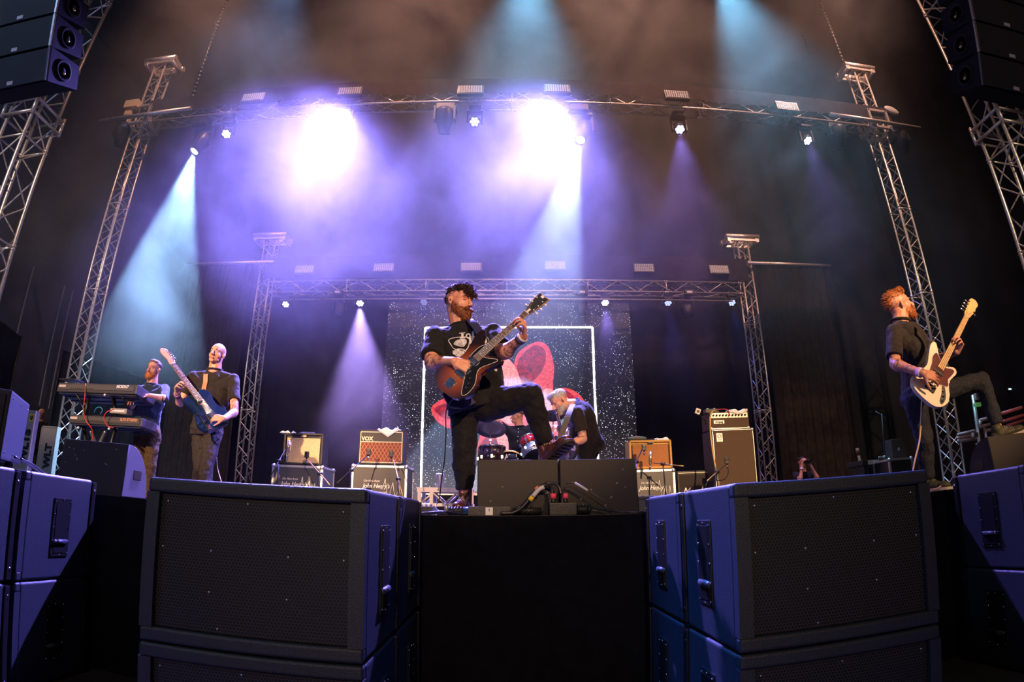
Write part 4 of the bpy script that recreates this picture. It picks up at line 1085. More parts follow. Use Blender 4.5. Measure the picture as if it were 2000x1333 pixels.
# amplifier microphones and their stands
def P(px, py, Y): return at(px, py, Y)
mic_ribbon(P(562, 884, 7.3), 'silver ribbon microphone in front of the cream grille cloth')
mic_stand('small stand holding the ribbon microphone at the cream-fronted amplifier', (P(540, 940, 7.0).x, 7.05, S), P(545, 901, 7.1), P(557, 879, 7.28))
mic_square(P(599, 893, 7.3), 'black square microphone at the lower right of the cream grille cloth', s=1.0)
mic_stand('small stand with a brass-coloured boom slanting right from the cream-fronted amplifier', (P(624, 940, 6.95).x, 6.95, S), P(625, 926, 7.0), P(602, 900, 7.26), ycol=None)
mic_square(P(720, 888, 7.55), 'black square microphone left of centre on the diamond grille cloth')
mic_stand('small stand whose boom slants down left from the diamond-grille amplifier', (P(686, 935, 7.2).x, 7.2, S), P(686, 919, 7.25), P(719, 889, 7.54))
mic_square(P(764, 892, 7.55), 'black square microphone right of centre on the diamond grille cloth')
mic_stand('small stand whose boom slants down right from the diamond-grille amplifier', (P(778, 945, 7.25).x, 7.25, S), P(778, 936, 7.3), P(768, 897, 7.52), ycol=None)
mic_square(P(1258, 879, 7.45), 'black microphone hanging on the upper left of the tweed amplifier')
mic_stand('small stand holding the hanging microphone at the tweed amplifier', (P(1238, 930, 7.2).x, 7.2, S), P(1243, 903, 7.3), P(1254, 878, 7.44))
mic_ribbon(P(1270, 905, 7.45), 'silver ribbon microphone at the lower middle of the tweed amplifier')
mic_stand('small stand whose pale boom lies out to the right of the tweed amplifier', (P(1300, 935, 7.2).x, 7.2, S), P(1295, 907, 7.3), P(1276, 905, 7.42), ycol=None)
mic_square(P(1420, 905, 7.25), 'black microphone in front of the tall bass cabinet')
mic_stand('small stand with a brass-coloured boom reaching up to the bass cabinet', (P(1388, 945, 6.9).x, 6.9, S), P(1400, 923, 7.0), P(1417, 908, 7.2), ycol=None)
o = MB().tube(spline([P(1397, 800, 7.75), P(1388, 812, 7.42), P(1388, 850, 7.4), P(1395, 900, 7.35), P(1404, 945, 7.1), P(1410, 975, 6.9)], 8), 0.012, 7).build('bass_rig_cable', mat('yellow_cable', (0.45, 0.27, 0.06), 0.5))
tag(o, 'yellow cable hanging down the left side of the bass rig', 'cable')
o = MB().tube(spline([P(1421, 912, 7.25), P(1422, 925, 7.2), P(1412, 938, 7.1), P(1385, 940, 7.0), P(1378, 950, 6.95)], 8), 0.006, 6).build('microphone_cable', _mats['cable_black']); tag(o, 'dark cable looping down from the bass cabinet microphone', 'cable')
r = thing('gooseneck_clip_light', 'small pale box on a bent arm at the left of the bass amplifier head', 'clip light', P(1378, 822, 7.55))
MB().box((-0.12, -0.05, 0.12), (0.07, 0.03, 0.08), rot=(0, R(25), 0), bevel=0.008).build('pale_box', mat('pale_face2', (0.65, 0.6, 0.5), 0.5), r)
MB().cyl((-0.12, -0.067, 0.12), (-0.12, -0.075, 0.12), 0.02).build('lens', M_BLACK, r)
MB().tube(spline([(-0.10, -0.04, 0.09), (-0.05, 0, 0.04), (0.0, 0.02, 0.0), (0.02, 0.05, -0.05)], 5), 0.008, 6).build('arm', M_BLKMET, r)
def v3(px, py, Y): return at(px, py, Y)
# ------------------------------------------------------------------ keyboards
M_KEYB = mat('keyboard_graphite', (0.045, 0.043, 0.045), 0.45, 0, .1, 60); M_KEYU = mat('keyboard_underside', (0.03, 0.04, 0.06), 0.4)
def keyboard(label, A, B, depth, h, tilt, text, tcol, name='keyboard', pale=True):
    A = Vector(A); B = Vector(B); c = (A + B) / 2; w = (B - A).length; ang = math.atan2(B.y - A.y, B.x - A.x)
    r = thing(name, label, 'keyboard', c, rot=(tilt, 0, ang))
    MB().box((0, depth / 2, -h / 2), (w, depth, h), bevel=.010).build('case', M_KEYB, r)
    MB().box((0, depth / 2, -h - .006), (w * .97, depth * .85, .012)).box((0, depth * .35, -h - .014), (w * .93, .02, .014)).box((0, depth * .7, -h - .014), (w * .93, .02, .014)).build('underside', M_KEYU, r)
    MB().box((0, -.004, -h * .45), (w * .93, .008, h * .55), bevel=.003).build('rear_panel', mat('rear_panel_grey', (0.075, 0.068, 0.062), 0.5), r)
    mb = MB(); text_mesh(mb, text, h * .42, Matrix.Translation((w * .33, -.010, -h * .32)) @ rx90(), bold=.002, depth=.001)
    mb.build('lettering', tcol, r)
    wk = MB(); n = 52 if w > 1 else 43
    for i in range(n): wk.box((-w * .45 + w * .9 * (i + .5) / n, depth - .07, .006), (w * .9 / n - .0015, .14, .016))
    wk.build('white_keys', M_WHITE, r)
    bk = MB()
    for i in range(n):
        if i % 7 not in (2, 6): bk.box((-w * .45 + w * .9 * (i + 1) / n, depth - .095, .018), (.011, .085, .014))
    bk.build('black_keys', M_BLACK, r)
    mb = MB()
    for i in range(12): mb.cyl((-w * .3 + i * .03, -.006, -h * .62), (-w * .3 + i * .03, -.014, -h * .62), .006, n=8)
    mb.build('sockets', M_BLACK, r)
    MB().box((-w * .43, -.010, -h * .40), (.11, .004, .028)).build('maker_plate', mat('pale_plate', (0.55, 0.48, 0.45), .5), r)
    MB().box((-w * .12, depth * .3, .016), (.20, .10, .01)).build('display', M_DEEP, r)
    return r
YK = 5.75
k1 = keyboard('upper keyboard with MODX7 on its back, the keyboard player\'s hand on its end', v3(115, 748, YK), v3(270, 751, YK - .02), .40, .115, R(-8), 'MODX7', M_WHITE)

k2 = keyboard('lower keyboard with SL73 STUDIO lettering on its back, below the MODX7', v3(137, 811, YK + .05), v3(279, 816, YK + .03), .30, .10, R(-3), 'SL73 STUDIO', mat('amber_letters', (0.62, 0.28, 0.13), .5), pale=False)
def kstand():
    F0 = v3(198, 900, YK + .2); r = thing('keyboard_stand', 'black two-tier column keyboard stand with red cables tied to it', 'keyboard stand', (F0.x, YK + .2, S))
    g = lambda px, py, Y: v3(px, py, Y) - Vector((F0.x, YK + .2, S))
    base = lambda px, Y: Vector((v3(px, 900, Y).x, Y, S + .02)) - Vector((F0.x, YK + .2, S))
    for px, bx in ((163, 190), (228, 200)):
        MB().cap(g(px, 828, YK + .15), base(bx, YK + .3), .022, n=10).build('leg', M_BLKMET, r)
        MB().cap(g(px + (10 if px < 200 else -6), 780, YK + .12), g(px, 828, YK + .15), .024, n=10).build('column', M_BLKMET, r)
    MB().cap(g(205, 845, YK + .15), base(160, YK + .1), .022, n=10).build('leg', M_STEEL, r)
    MB().cap(g(178, 845, YK + .15), base(238, YK + .1), .022, n=10).build('leg', M_STEEL, r)
    for px, py in ((150, 772), (215, 770), (238, 772)):
        MB().cap(g(px, py, YK + .02), g(px + (20 if px < 200 else 12), py + 30, YK + .15), .014, n=8).build('arm', M_BLKMET, r)
    for px in (155, 230): MB().cap(g(px, 838, YK + .0), g(px, 834, YK + .33), .016, n=8).build('arm', M_BLKMET, r)
    mb = MB()
    for px, py in ((153, 836), (213, 838), (205, 772)): mb.ell(g(px, py, YK - .04), .016, n=8)
    mb.build('bolts', M_WHITE, r)
kstand()
RED = mat('red_cable', (0.6, 0.03, 0.015), 0.4)
o = MB().tube(spline([v3(167, 750, YK - .02), v3(166, 775, YK - .05), v3(163, 800, YK - .04), v3(168, 822, YK - .02), v3(178, 836, YK), v3(182, 850, YK + .05), v3(177, 870, YK + .05), v3(180, 890, YK + .1)], 8), .007, 6).build('signal_cable', RED); tag(o, 'long red cable hanging down over both keyboards', 'cable')
o = MB().tube(spline([v3(222, 800, YK - .03), v3(208, 806, YK - .06), v3(203, 818, YK - .06), v3(210, 832, YK - .04), v3(222, 836, YK - .02)], 8), .006, 6).build('signal_cable', RED); tag(o, 'red cable looping in front of the lower keyboard', 'cable')
o = MB().tube(spline([v3(184, 806, YK - .03), v3(188, 798, YK - .06), v3(196, 796, YK - .06), v3(200, 802, YK - .06), v3(196, 809, YK - .04)], 8), .005, 6).build('signal_cable', mat('cyan_cable', (0.05, 0.35, 0.55), 0.4)); tag(o, 'thin bright blue cable loop above the lower keyboard', 'cable')
r = thing('small_mixer', 'small pale box standing on the lower keyboard', 'box', v3(236, 810, YK + .15)); MB().box((0, 0, .03), (.24, .12, .06), bevel=.008).build('case', mat('mixer_grey', (0.35, 0.33, 0.32), .5), r)
MB().box((0, -.062, .03), (.18, .004, .02)).build('front_label', M_WHITE, r)
r = thing('tablet', 'dark flat tablet lying on the left end of the upper keyboard', 'tablet', v3(140, 746, YK + .1)); MB().box((0, 0, .012), (.26, .18, .014), bevel=.004).build('body', M_BLACK, r); MB().box((0, 0, .0195), (.24, .16, .001)).build('display', M_DEEP, r)
# grey lettered cases at far left
M_GREYC = mat('grey_case_board', (0.30, 0.28, 0.27), 0.6, 0, 0.3, 25, .12)
def tall_case(label, A, B, ztop, txt, tag_=False):
    A = Vector(A); B = Vector(B); c = (A + B) / 2; w = (B - A).length; ang = math.atan2(B.y - A.y, B.x - A.x)
    r = thing('equipment_case', label, 'equipment case', (c.x, c.y, S), ang, 'grey lettered cases in the left wing'); h = ztop
    MB().box((0, .045, h / 2), (w, .09, h)).build('panel', M_GREYC, r)
    mb = MB()
    for sx in (-1, 1): mb.box((sx * (w / 2 - .01), .0, h / 2), (.024, .03, h))
    mb.box((0, 0, h - .012), (w, .03, .024)).build('edging', M_EDGE, r)
    text_mesh(mb := MB(), txt, .20, Matrix.Translation((w * .12, -.006, h * .52)) @ rx90() @ Matrix.Rotation(PI / 2, 4, 'Z'), bold=.012, depth=.002); mb.build('lettering', M_BLACK, r)
    if tag_:
        MB().box((w * .28, -.006, h * .90), (w * .30, .004, .12)).build('yellow_label', mat('label_yellow', (0.75, 0.48, 0.02), .6), r)
        text_mesh(mb := MB(), '42', .075, Matrix.Translation((w * .28, -.012, h * .90)) @ rx90() @ Matrix.Rotation(PI / 2, 4, 'Z'), bold=.004); mb.build('label_digits', M_BLACK, r)
        MB().box((-w * .36, -.006, h * .86), (w * .12, .004, .22)).build('paper_label', M_WHITE, r)
    return r
p0, p1 = at(44, 801, 7.3), at(71, 803, 7.3); tall_case('grey case with WLTS and a yellow label, left of the stagehand', (p0.x, 7.3, 0), (p1.x, 7.3, 0), p0.z - S, 'WLTS', True)
p0, p1 = at(83, 832, 8.6), at(113, 838, 8.6); tall_case('grey case with partly hidden WLTS lettering, between the stagehand and the left tower', (p0.x, 8.6, 0), (p1.x, 8.6, 0), p0.z - S, 'WLT')

# ------------------------------------------------------------------ drum riser and kit
r = thing('drum_riser', 'black carpeted riser under the drum kit', 'riser', (0.15, 9.2, S)); MB().box((0, 0, .17), (2.6, 2.0, .34), bevel=.01).build('platform', M_DRAPE, r); MB().box((0, -1.005, .31), (2.6, .01, .04)).build('edge_strip', M_ALU, r)
RZ = S + .34
M_SHELL = mat('red_drum_lacquer', (0.42, 0.010, 0.012), 0.2, 0, 0, coat=.5); M_DARKSH = mat('black_drum_lacquer', (0.02, 0.008, 0.008), 0.2, coat=.5); M_HEAD = mat('drum_head', (0.30, 0.27, 0.28), 0.6); M_GOLDH = mat('gold_hoop', (0.55, 0.33, 0.10), 0.3, 0.5)
def drum(name, label, c, axis, rad, dep, shell=M_SHELL, hoop=M_CHROME, lugs=8, front=None, band=None):
    a = Vector(axis).normalized(); c = Vector(c); r = thing(name, label, 'drum', c, 0, 'drums of the kit'); F = frame(a)
    sh = MB().cyl(-a * dep / 2, a * dep / 2, rad, n=32, mi=0)
    sh.build('shell', shell, r)
    if band:
        MB().cyl(-a * dep * .18, a * dep * .42, rad + .002, n=32).build('shell_band', band, r)
    for s, nm in ((1, 'batter_head'), (-1, 'front_head')):
        MB().cyl(a * s * (dep / 2), a * s * (dep / 2 + .006), rad * .97, n=32).build(nm, (front if (front and s == -1) else M_HEAD), r)
        MB().lathe([(rad * .96, -.012), (rad * 1.03, -.012), (rad * 1.03, .012), (rad * .96, .012), (rad * .96, -.012)], a * s * (dep / 2), a, 32).build('hoop', hoop, r)
    mb = MB()
    for i in range(lugs):
        t = 2 * PI * i / lugs; d = F @ Vector((math.cos(t), math.sin(t), 0))
        mb.cyl(d * rad * 1.03 - a * dep * .45, d * rad * 1.03 + a * dep * .45, .006, n=6); mb.box(d * (rad + .012), (.03, .03, .05), rot=F)
    mb.build('lugs', M_CHROME, r)
    return r
c = v3(995, 909, 8.55); KR_ = .285
kd = drum('bass_drum', 'bass drum with NATAL lettering and a gold hoop, topping the left wedge monitor', (c.x, 8.75, RZ + KR_ + .055), (0, 1, 0), KR_, .40, M_DARKSH, M_GOLDH, 10, front=M_BLACK)
text_mesh(mb := MB(), 'NATAL', .105, Matrix.Translation((0.0, -.214, .190)) @ rx90(), bold=.004, depth=.001, xs=.8); mb.build('lettering', M_WHITE, kd)
for s in (-1, 1): MB().cap((s * .2, -.05, -.15), (s * .33, -.12, -KR_ - .05), .011).build('spur', M_CHROME, kd)
p = v3(1035, 868, 8.45); drum('rack_tom', 'red rack tom above the bass drum, behind the singer\'s boot', p, (-.25, .5, .85), .13, .19, M_DARKSH, M_CHROME, 6, band=M_SHELL)
p = v3(1042, 886, 8.35); drum('snare_drum', 'steel-hooped drum with its pale underside towards us, below the rack tom', p, (-.2, .62, .75), .165, .14, M_STEEL, M_CHROME, 8)
p = v3(961, 897, 8.6); drum('floor_tom', 'red and black floor tom left of the bass drum', p, (0, .1, 1), .20, .34, M_DARKSH, M_CHROME, 8, band=None)
fl = [o for o in bpy.data.objects if o.name.startswith('floor_tom')][0]
MB().cyl((0, 0, -.15), (0, 0, -.04), .202, n=32).build('shell_band', M_SHELL, fl)
for t in (0.5, 2.6, 4.7): MB().cyl((.215 * math.cos(t), .215 * math.sin(t), .0), (.215 * math.cos(t), .215 * math.sin(t), RZ - p.z), .008, n=6).build('leg', M_CHROME, fl)
def cymbal(label, c, axis, rad, m, stand_top=True, foot=None):
    c = Vector(c); r = thing('cymbal', label, 'cymbal', c, 0, 'cymbals of the kit'); a = Vector(axis).normalized()
    MB().lathe([(.0001, .030), (.02, .028), (.035, .014), (rad * .5, .008), (rad, -.004), (rad, -.006), (rad * .5, .005), (.035, .010), (.0001, .024)], (0, 0, 0), a, 36).build('plate', m, r)
    MB().cyl((0, 0, 0), a * .055, .006, n=6).ell(a * .045, .014, n=8).build('wing_nut', M_CHROME, r)
    st = thing('cymbal_stand', 'chrome stand of the ' + label.split(' over')[0].split(' behind')[0].replace('purple-lit ', '') + (' over the floor tom' if 'floor tom' in label else ' near the bending guitarist'), 'cymbal stand', (c.x, c.y, RZ), 0, 'stands of the kit')
    h = c.z - RZ
    MB().cyl((0, 0, .05), (0, 0, h * .55), .013, n=8).build('lower_tube', M_CHROME, st); MB().cyl((0, 0, h * .5), (0, 0, h - .01), .009, n=8).build('upper_tube', M_CHROME, st)
    for z in (h * .55, h * .82): MB().box((0, 0, z), (.035, .03, .035), bevel=.005).build('joint', M_CHROME, st)
    for k in range(3): t = 2.1 * k + .4; MB().cyl((0, 0, .22), (.24 * math.cos(t), .24 * math.sin(t), .01), .008, n=6).build('leg', M_CHROME, st)
M_CYM = mat('cymbal_bronze', (0.36, 0.30, 0.36), 0.35, 0.7)
cymbal('purple-lit cymbal over the floor tom', v3(958, 838, 8.5), (.08, .45, .9), .235, M_CYM)
cymbal('pair of hi-hat cymbals behind the singer\'s raised knee', v3(1080, 812, 8.6), (0, .35, .95), .18, M_CYM)

# ------------------------------------------------------------------ things along the front edge of the stage
def run(name, label, pts, rad, m, cat='cable', n=8):
    o = MB().tube(spline(pts, 8), rad, n).build(name, m); tag(o, label, cat); return o
CB = _mats['cable_black']; PURC = mat('dark_cable_gloss', (0.02, 0.02, 0.03), .25)
r = thing('power_box', 'flat grey stage box with a small label, in front of the left centre wedge', 'stage box', (v3(956, 1000, 3.6).x, 3.60, S))
MB().box((0, 0, .028), (.255, .14, .056), bevel=.006).build('case', mat('dusty_box', (0.06, 0.055, 0.05), .6, 0, .3, 60, .3), r)
MB().box((-.0, -.071, .027), (.044, .002, .046)).build('label_sticker', M_WHITE, r); text_mesh(mb := MB(), '!', .022, Matrix.Translation((0, -.073, .034)) @ rx90(), bold=.001); mb.build('label_mark', M_BLACK, r)
r = thing('multipin_connector', 'fat blue and black multipin connector lying left of the grey stage box', 'connector', (v3(905, 1000, 3.6).x - .02, 3.60, S + .028))
MB().cyl((.02, 0, 0), (.10, 0, 0), .026, n=16).build('blue_barrel', mat('connector_blue', (0.02, 0.06, 0.16), .4), r)
mb = MB()
for i in range(5): mb.cyl((-.07 + i * .018, 0, 0), (-.060 + i * .018, 0, 0), .027, n=16)
mb.cyl((-.08, 0, 0), (.03, 0, 0), .022, n=12).build('black_grip', M_BLACK, r)
r = thing('power_distribution_box', 'black power box with two pink-taped plugs standing up from it', 'stage box', (v3(1098, 1000, 3.58).x, 3.58, S))
MB().box((0, 0, .038), (.165, .13, .076), bevel=.006).build('case', mat('box_black', (0.03, 0.027, 0.024), .5, 0, .2, 60, .3), r)
for px in (-.055, .02):
    pl = MB().cyl((px, 0, .07), (px, 0, .105), .017, n=12).box((px - .02, -.012, .085), (.008, .008, .04)).build('plug', M_BLACK, r)
    MB().cyl((px, 0, .103), (px, 0, .135), .0185, n=14).build('pink_tape', mat('pink_tape', (0.80, 0.06, 0.16), .6), pl)
r = thing('multipin_connector', 'black ribbed multipin connector plugged into the right of the pink-taped box', 'connector', (v3(1128, 1000, 3.58).x + .03, 3.58, S + .033))
mb = MB().cyl((-.05, 0, 0), (.05, 0, 0), .026, n=14)
for i in range(4): mb.cyl((-.03 + .022 * i, 0, 0), (-.02 + .022 * i, 0, 0), .030, n=14)
mb.build('body', M_BLACK, r)
r = thing('multipin_connector', 'black connector lying between the grey box and the pink-taped box', 'connector', (v3(1030, 1000, 3.6).x, 3.62, S + .03))
mb = MB().cyl((-.09, 0, 0), (.09, 0, 0), .021, n=14)
for i in range(4): mb.cyl((-.07 + .03 * i, 0, 0), (-.055 + .03 * i, 0, 0), .027, n=14)
mb.build('body', M_BLACK, r)
p = r.location
a = v3(1078, 962, 3.58)
run('power_cable', 'thick black cable arching from the left pink-taped plug down to the deck', [v3(1079, 968, 3.58), v3(1076, 952, 3.58), v3(1066, 948, 3.56), v3(1052, 955, 3.55), v3(1036, 973, 3.54), v3(1018, 993, 3.53), v3(1000, 1002, 3.52), v3(978, 1003, 3.51)], .011, PURC)
run('power_cable', 'thick black cable arching from the right pink-taped plug over to the left', [v3(1096, 966, 3.58), v3(1090, 950, 3.59), v3(1075, 944, 3.6), v3(1058, 950, 3.6), v3(1040, 965, 3.6), v3(1024, 985, 3.6), v3(1008, 995, 3.6)], .010, PURC)
mb = MB(); pts = spline([v3(1062, 952, 3.545), v3(1052, 957, 3.54), v3(1040, 971, 3.53)], 5); mb.tube(pts, .0145, 10)
o = mb.build('cable_label', mat('label_grey', (0.45, 0.42, 0.44), .5)); tag(o, 'grey printed label wrapped round the thick arching cable', 'cable label')
o = MB().tube([v3(1040, 971, 3.53), v3(1034, 978, 3.53)], .0155, 10).build('cable_tape', mat('yellow_tape', (0.75, 0.52, 0.05), .6)); tag(o, 'yellow tape ring on the thick arching cable', 'tape')
o = MB().tube([v3(1052, 953, 3.595), v3(1045, 957, 3.595)], .013, 10).build('cable_tape', mat('orange_tape', (0.75, 0.22, 0.08), .6)); tag(o, 'orange tape ring on the rear arching cable', 'tape')
run('signal_cable', 'thin cable with a grey label running from the pink-taped box right along the edge', [v3(1100, 968, 3.57), v3(1103, 950, 3.57), v3(1112, 943, 3.57), v3(1123, 945, 3.57), v3(1150, 960, 3.56), v3(1180, 980, 3.55), v3(1208, 1000, 3.52), v3(1240, 1001, 3.50)], .0048, PURC)
o = MB().tube(spline([v3(1122, 944, 3.57), v3(1135, 951, 3.565), v3(1148, 959, 3.56)], 4), .0085, 8).build('cable_label', _mats['label_grey']); tag(o, 'grey label on the thin cable right of the pink-taped box', 'cable label')
run('signal_cable', 'dark cable running right along the stage edge from the ribbed connector', [v3(1148, 993, 3.58), v3(1170, 995, 3.56), v3(1200, 999, 3.53), v3(1240, 1001, 3.5), v3(1290, 1001, 3.5)], .007, PURC)
rnd = random.Random(12)
for i in range(6):
    x0 = 822 + rnd.uniform(0, 12); 
    run('signal_cable', ('tangled cable left of the singer\'s rear boot, ' + ['nearest the edge', 'second from the edge', 'third from the edge', 'fourth from the edge', 'fifth from the edge', 'furthest from the edge'][i]), [Vector((at(x0, 1000, 3.5).x - .03, 3.49 + .05 * i, S + .008)), Vector((at(845, 1000, 3.5).x, 3.50 + .055 * i + rnd.uniform(-.02, .02), S + .012 + .008 * rnd.random())), Vector((at(870, 1000, 3.5).x, 3.48 + .05 * i + rnd.uniform(-.02, .04), S + .02 + .01 * rnd.random())), Vector((at(893, 1000, 3.5).x, 3.52 + .04 * i, S + .012)), Vector((at(912, 1000, 3.5).x, 3.55 + .03 * i, S + .010))], .0062, PURC if i % 2 else CB)
r = thing('multipin_connector', 'pale little plug in the cable tangle at the stage edge', 'connector', (at(872, 998, 3.52).x, 3.50, S + .035))
MB().cyl((0, 0, -.025), (0, 0, .04), .012, n=10).build('body', mat('nickel_plug', (0.55, 0.5, 0.5), .35, .6), r)
# low pale metal stand with pedals
def pedal_stand():
    Y = 4.35; p = v3(869, 953, Y); p2 = v3(869, 975, Y)
    r = thing('pedal_stand', 'low pale metal lattice stand behind the singer\'s rear boot', 'metal stand', (p.x, Y + .12, S)); w = .42; h = p.z - S
    for sy in (-.12, .12):
        mb = MB().box((0, sy, h - .018), (w, .02, .036)).box((0, sy, h * .38), (w, .018, .022))
        n = 4
        for i in range(n):
            x0 = -w / 2 + .03 + (w - .06) * i / n; x1 = x0 + (w - .06) / n
            mb.cyl((x0, sy, h * .42) if i % 2 == 0 else (x0, sy, h - .04), (x1, sy, h - .04) if i % 2 == 0 else (x1, sy, h * .42), .007, n=6)
        mb.build('side_rail', mat('pale_metal', (0.72, 0.62, 0.55), .5, .2), r)
        for sx in (-.19, -.10, .19): MB().box((sx, sy, h / 2), (.026, .024, h)).build('leg', _mats['pale_metal'], r)
    MB().box((0, 0, h - .006), (w, .24, .012)).build('top_board', _mats['pale_metal'], r)
    mb = MB(); mb.cyl((-.05, -.132, h - .018), (-.05, -.128, h - .018), .005).build('bolts', M_BLACK, r)
    q = Vector((p.x - .05, Y + .1, S + h)); c_ = thing('drink_can', 'pale drink can standing on the low metal stand', 'can', q)
    MB().lathe([(.0001, 0), (.026, 0), (.032, .008), (.032, .10), (.027, .112), (.0001, .110)], (0, 0, 0), (0, 0, 1), 20).build('body', mat('can_pale', (0.65, 0.58, 0.52), .35, .3), c_)
    MB().ell((0, .008, .113), (.008, .012, .0015)).build('pull_tab', M_STEEL, c_)
    for i in range(3):
        pe = thing('effects_pedal', 'small pedal with pale knobs beside the low metal stand, ' + ['leftmost', 'middle', 'rightmost'][i] + ' of three', 'effects pedal', (v3(822 + 9 * i, 976, 4.1).x, 4.1, S + .0), 0, 'pedals by the low stand')
        MB().box((0, 0, .03), (.034, .11, .06), bevel=.005).build('case', M_BLACK, pe); MB().cyl((-.008, -.02, .06), (-.008, -.02, .085), .010).build('knob', M_WHITE, pe); MB().cyl((0.006, .02, .06), (.006, .02, .08), .008).build('foot_switch', M_STEEL, pe)
        pe.location.z = S; 
pedal_stand()
r = thing('rack_case', 'low dark grey rack box at the right end of the centre stage edge', 'box', (v3(1250, 985, 3.72).x, 3.78, S)); MB().box((0, 0, .055), (.20, .22, .11), bevel=.006).build('case', mat('rack_grey', (0.07, 0.068, 0.066), .5), r); MB().box((0, -.112, .092), (.19, .006, .012)).build('lid_seam', M_BLACK, r)

# ------------------------------------------------------------------ right wing
r = thing('spare_guitar', 'spare guitar on a stand far right of the stage, only its brown neck catching light', 'guitar', Vector((v3(1680, 900, 8.2).x, 8.2, S)))
b_ = Vector((0, 0, .35)); d_ = (v3(1675, 877, 8.2) - Vector((v3(1684, 925, 8.2).x, 8.2, v3(1684, 925, 8.2).z))).normalized()
top = v3(1674, 876, 8.2) - Vector((v3(1680, 900, 8.2).x, 8.2, S)); low = v3(1687, 940, 8.2) - Vector((v3(1680, 900, 8.2).x, 8.2, S))
MB().prism(loop2([(-.175, -.03), (-.155, -.105), (-.11, -.155), (-.05, -.18), (.01, -.168), (.065, -.125), (.12, -.105), (.18, -.13), (.235, -.155), (.27, -.11), (.205, -.030), (.205, .030), (.29, .08), (.335, .112), (.30, .155), (.22, .13), (.14, .103), (.06, .11), (-.02, .145), (-.09, .155), (-.15, .12), (-.18, .05)], 4), -.04, 0, Matrix.Translation(low - Vector((0, 0, .05))) @ Matrix.Rotation(PI / 2, 4, 'X') @ Matrix.Rotation(PI / 2 + .18, 4, 'Z'), bevel=.006).build('body', mat('dark_spare_body', (0.02, 0.03, 0.06), .3), r)
MB().cyl(low, low.lerp(top, .82), .024, n=8).build('neck', mat('brown_neck', (0.22, 0.09, 0.04), 0.5), r); MB().cyl(low.lerp(top, .80), top, .036, .028, n=8).build('headstock', mat('brown_neck', (0.22, 0.09, 0.04), 0.5), r)
MB().cap((-.15, .15, 0.0), low + Vector((0, .08, 0)), .012).cap((.15, .15, 0), low + Vector((0, .08, 0)), .012).cap((0, -.15, 0), low + Vector((0, .02, -.12)), .012).build('stand', M_BLKMET, r)
f_ = v3(1728, 940, 7.4); f_ = Vector((f_.x, 7.4, S))
r = thing('microphone_stand', 'tall thin microphone stand in the dark right wing', 'microphone stand', f_)
tp = v3(1722, 808, 7.4) - f_
MB().cyl((0, 0, .03), tp, .011, n=8).build('pole', M_BLKMET, r); MB().cyl(tp + Vector((-.10, 0, .03)), tp + Vector((.06, 0, -.06)), .008, n=6).build('boom', M_STEEL, r)
MB().cyl(tp * .45, tp * .45 + Vector((0, 0, .05)), .018, n=8).build('clutch', M_STEEL, r); MB().lathe([(.15, 0), (.14, .02), (.02, .03), (.0001, .03)], (0, 0, 0), (0, 0, 1), 20).build('base', M_BLKMET, r)
q0 = v3(1768, 895, 7.0); q0 = Vector((q0.x, 7.2, S))
hh = v3(1768, 893, 7.0).z - S
r = flight_case('black flight case with bright edges in the right wing, behind the bass player', q0.x, 7.3, .42, .4, hh, logo=False, z=0.0, grp='cases in the right wing')
h2 = v3(1757, 857, 7.2).z - S - hh
r = thing('monitor_speaker', 'tall dark speaker with a small white logo on the bright-edged flight case', 'speaker', (v3(1758, 893, 7.2).x, 7.32, S + hh))
MB().box((0, 0, h2 / 2), (.24, .22, h2), bevel=.01, taper=(.86, .9)).build('cabinet', mat('dim_speaker', (0.05, 0.048, 0.045), .7), r)
MB().tube([(.012 * math.cos(t), -.112, h2 * .47 + .018 * math.sin(t)) for t in [i * PI / 8 for i in range(9)]], .004, 5).box((0, -.112, h2 * .43), (.03, .006, .012)).build('logo', M_WHITE, r)
q1 = v3(1712, 925, 7.6); h3 = v3(1712, 896, 7.6).z - S
r = thing('mixing_desk', 'small control desk with pale paper and knobs in the right wing', 'mixing desk', (q1.x, 7.6, S))
for sx in (-1, 1): MB().box((sx * .26, .1, h3 / 2 - .04), (.03, .4, h3 - .08)).build('leg', M_BLKMET, r)
MB().box((0, .1, h3 - .06), (.62, .45, .08), bevel=.01).build('console', M_BLACK, r); MB().box((-.12, -.128, h3 - .06), (.2, .006, .06)).build('paper_sheet', mat('dim_paper', (0.5, 0.48, 0.38), .7), r)
mb = MB()
for i in range(7): mb.cyl((.02 + i * .035, -.08, h3 - .02), (.02 + i * .035, -.08, h3 + .02), .008, n=6)
mb.build('knobs', M_STEEL, r)
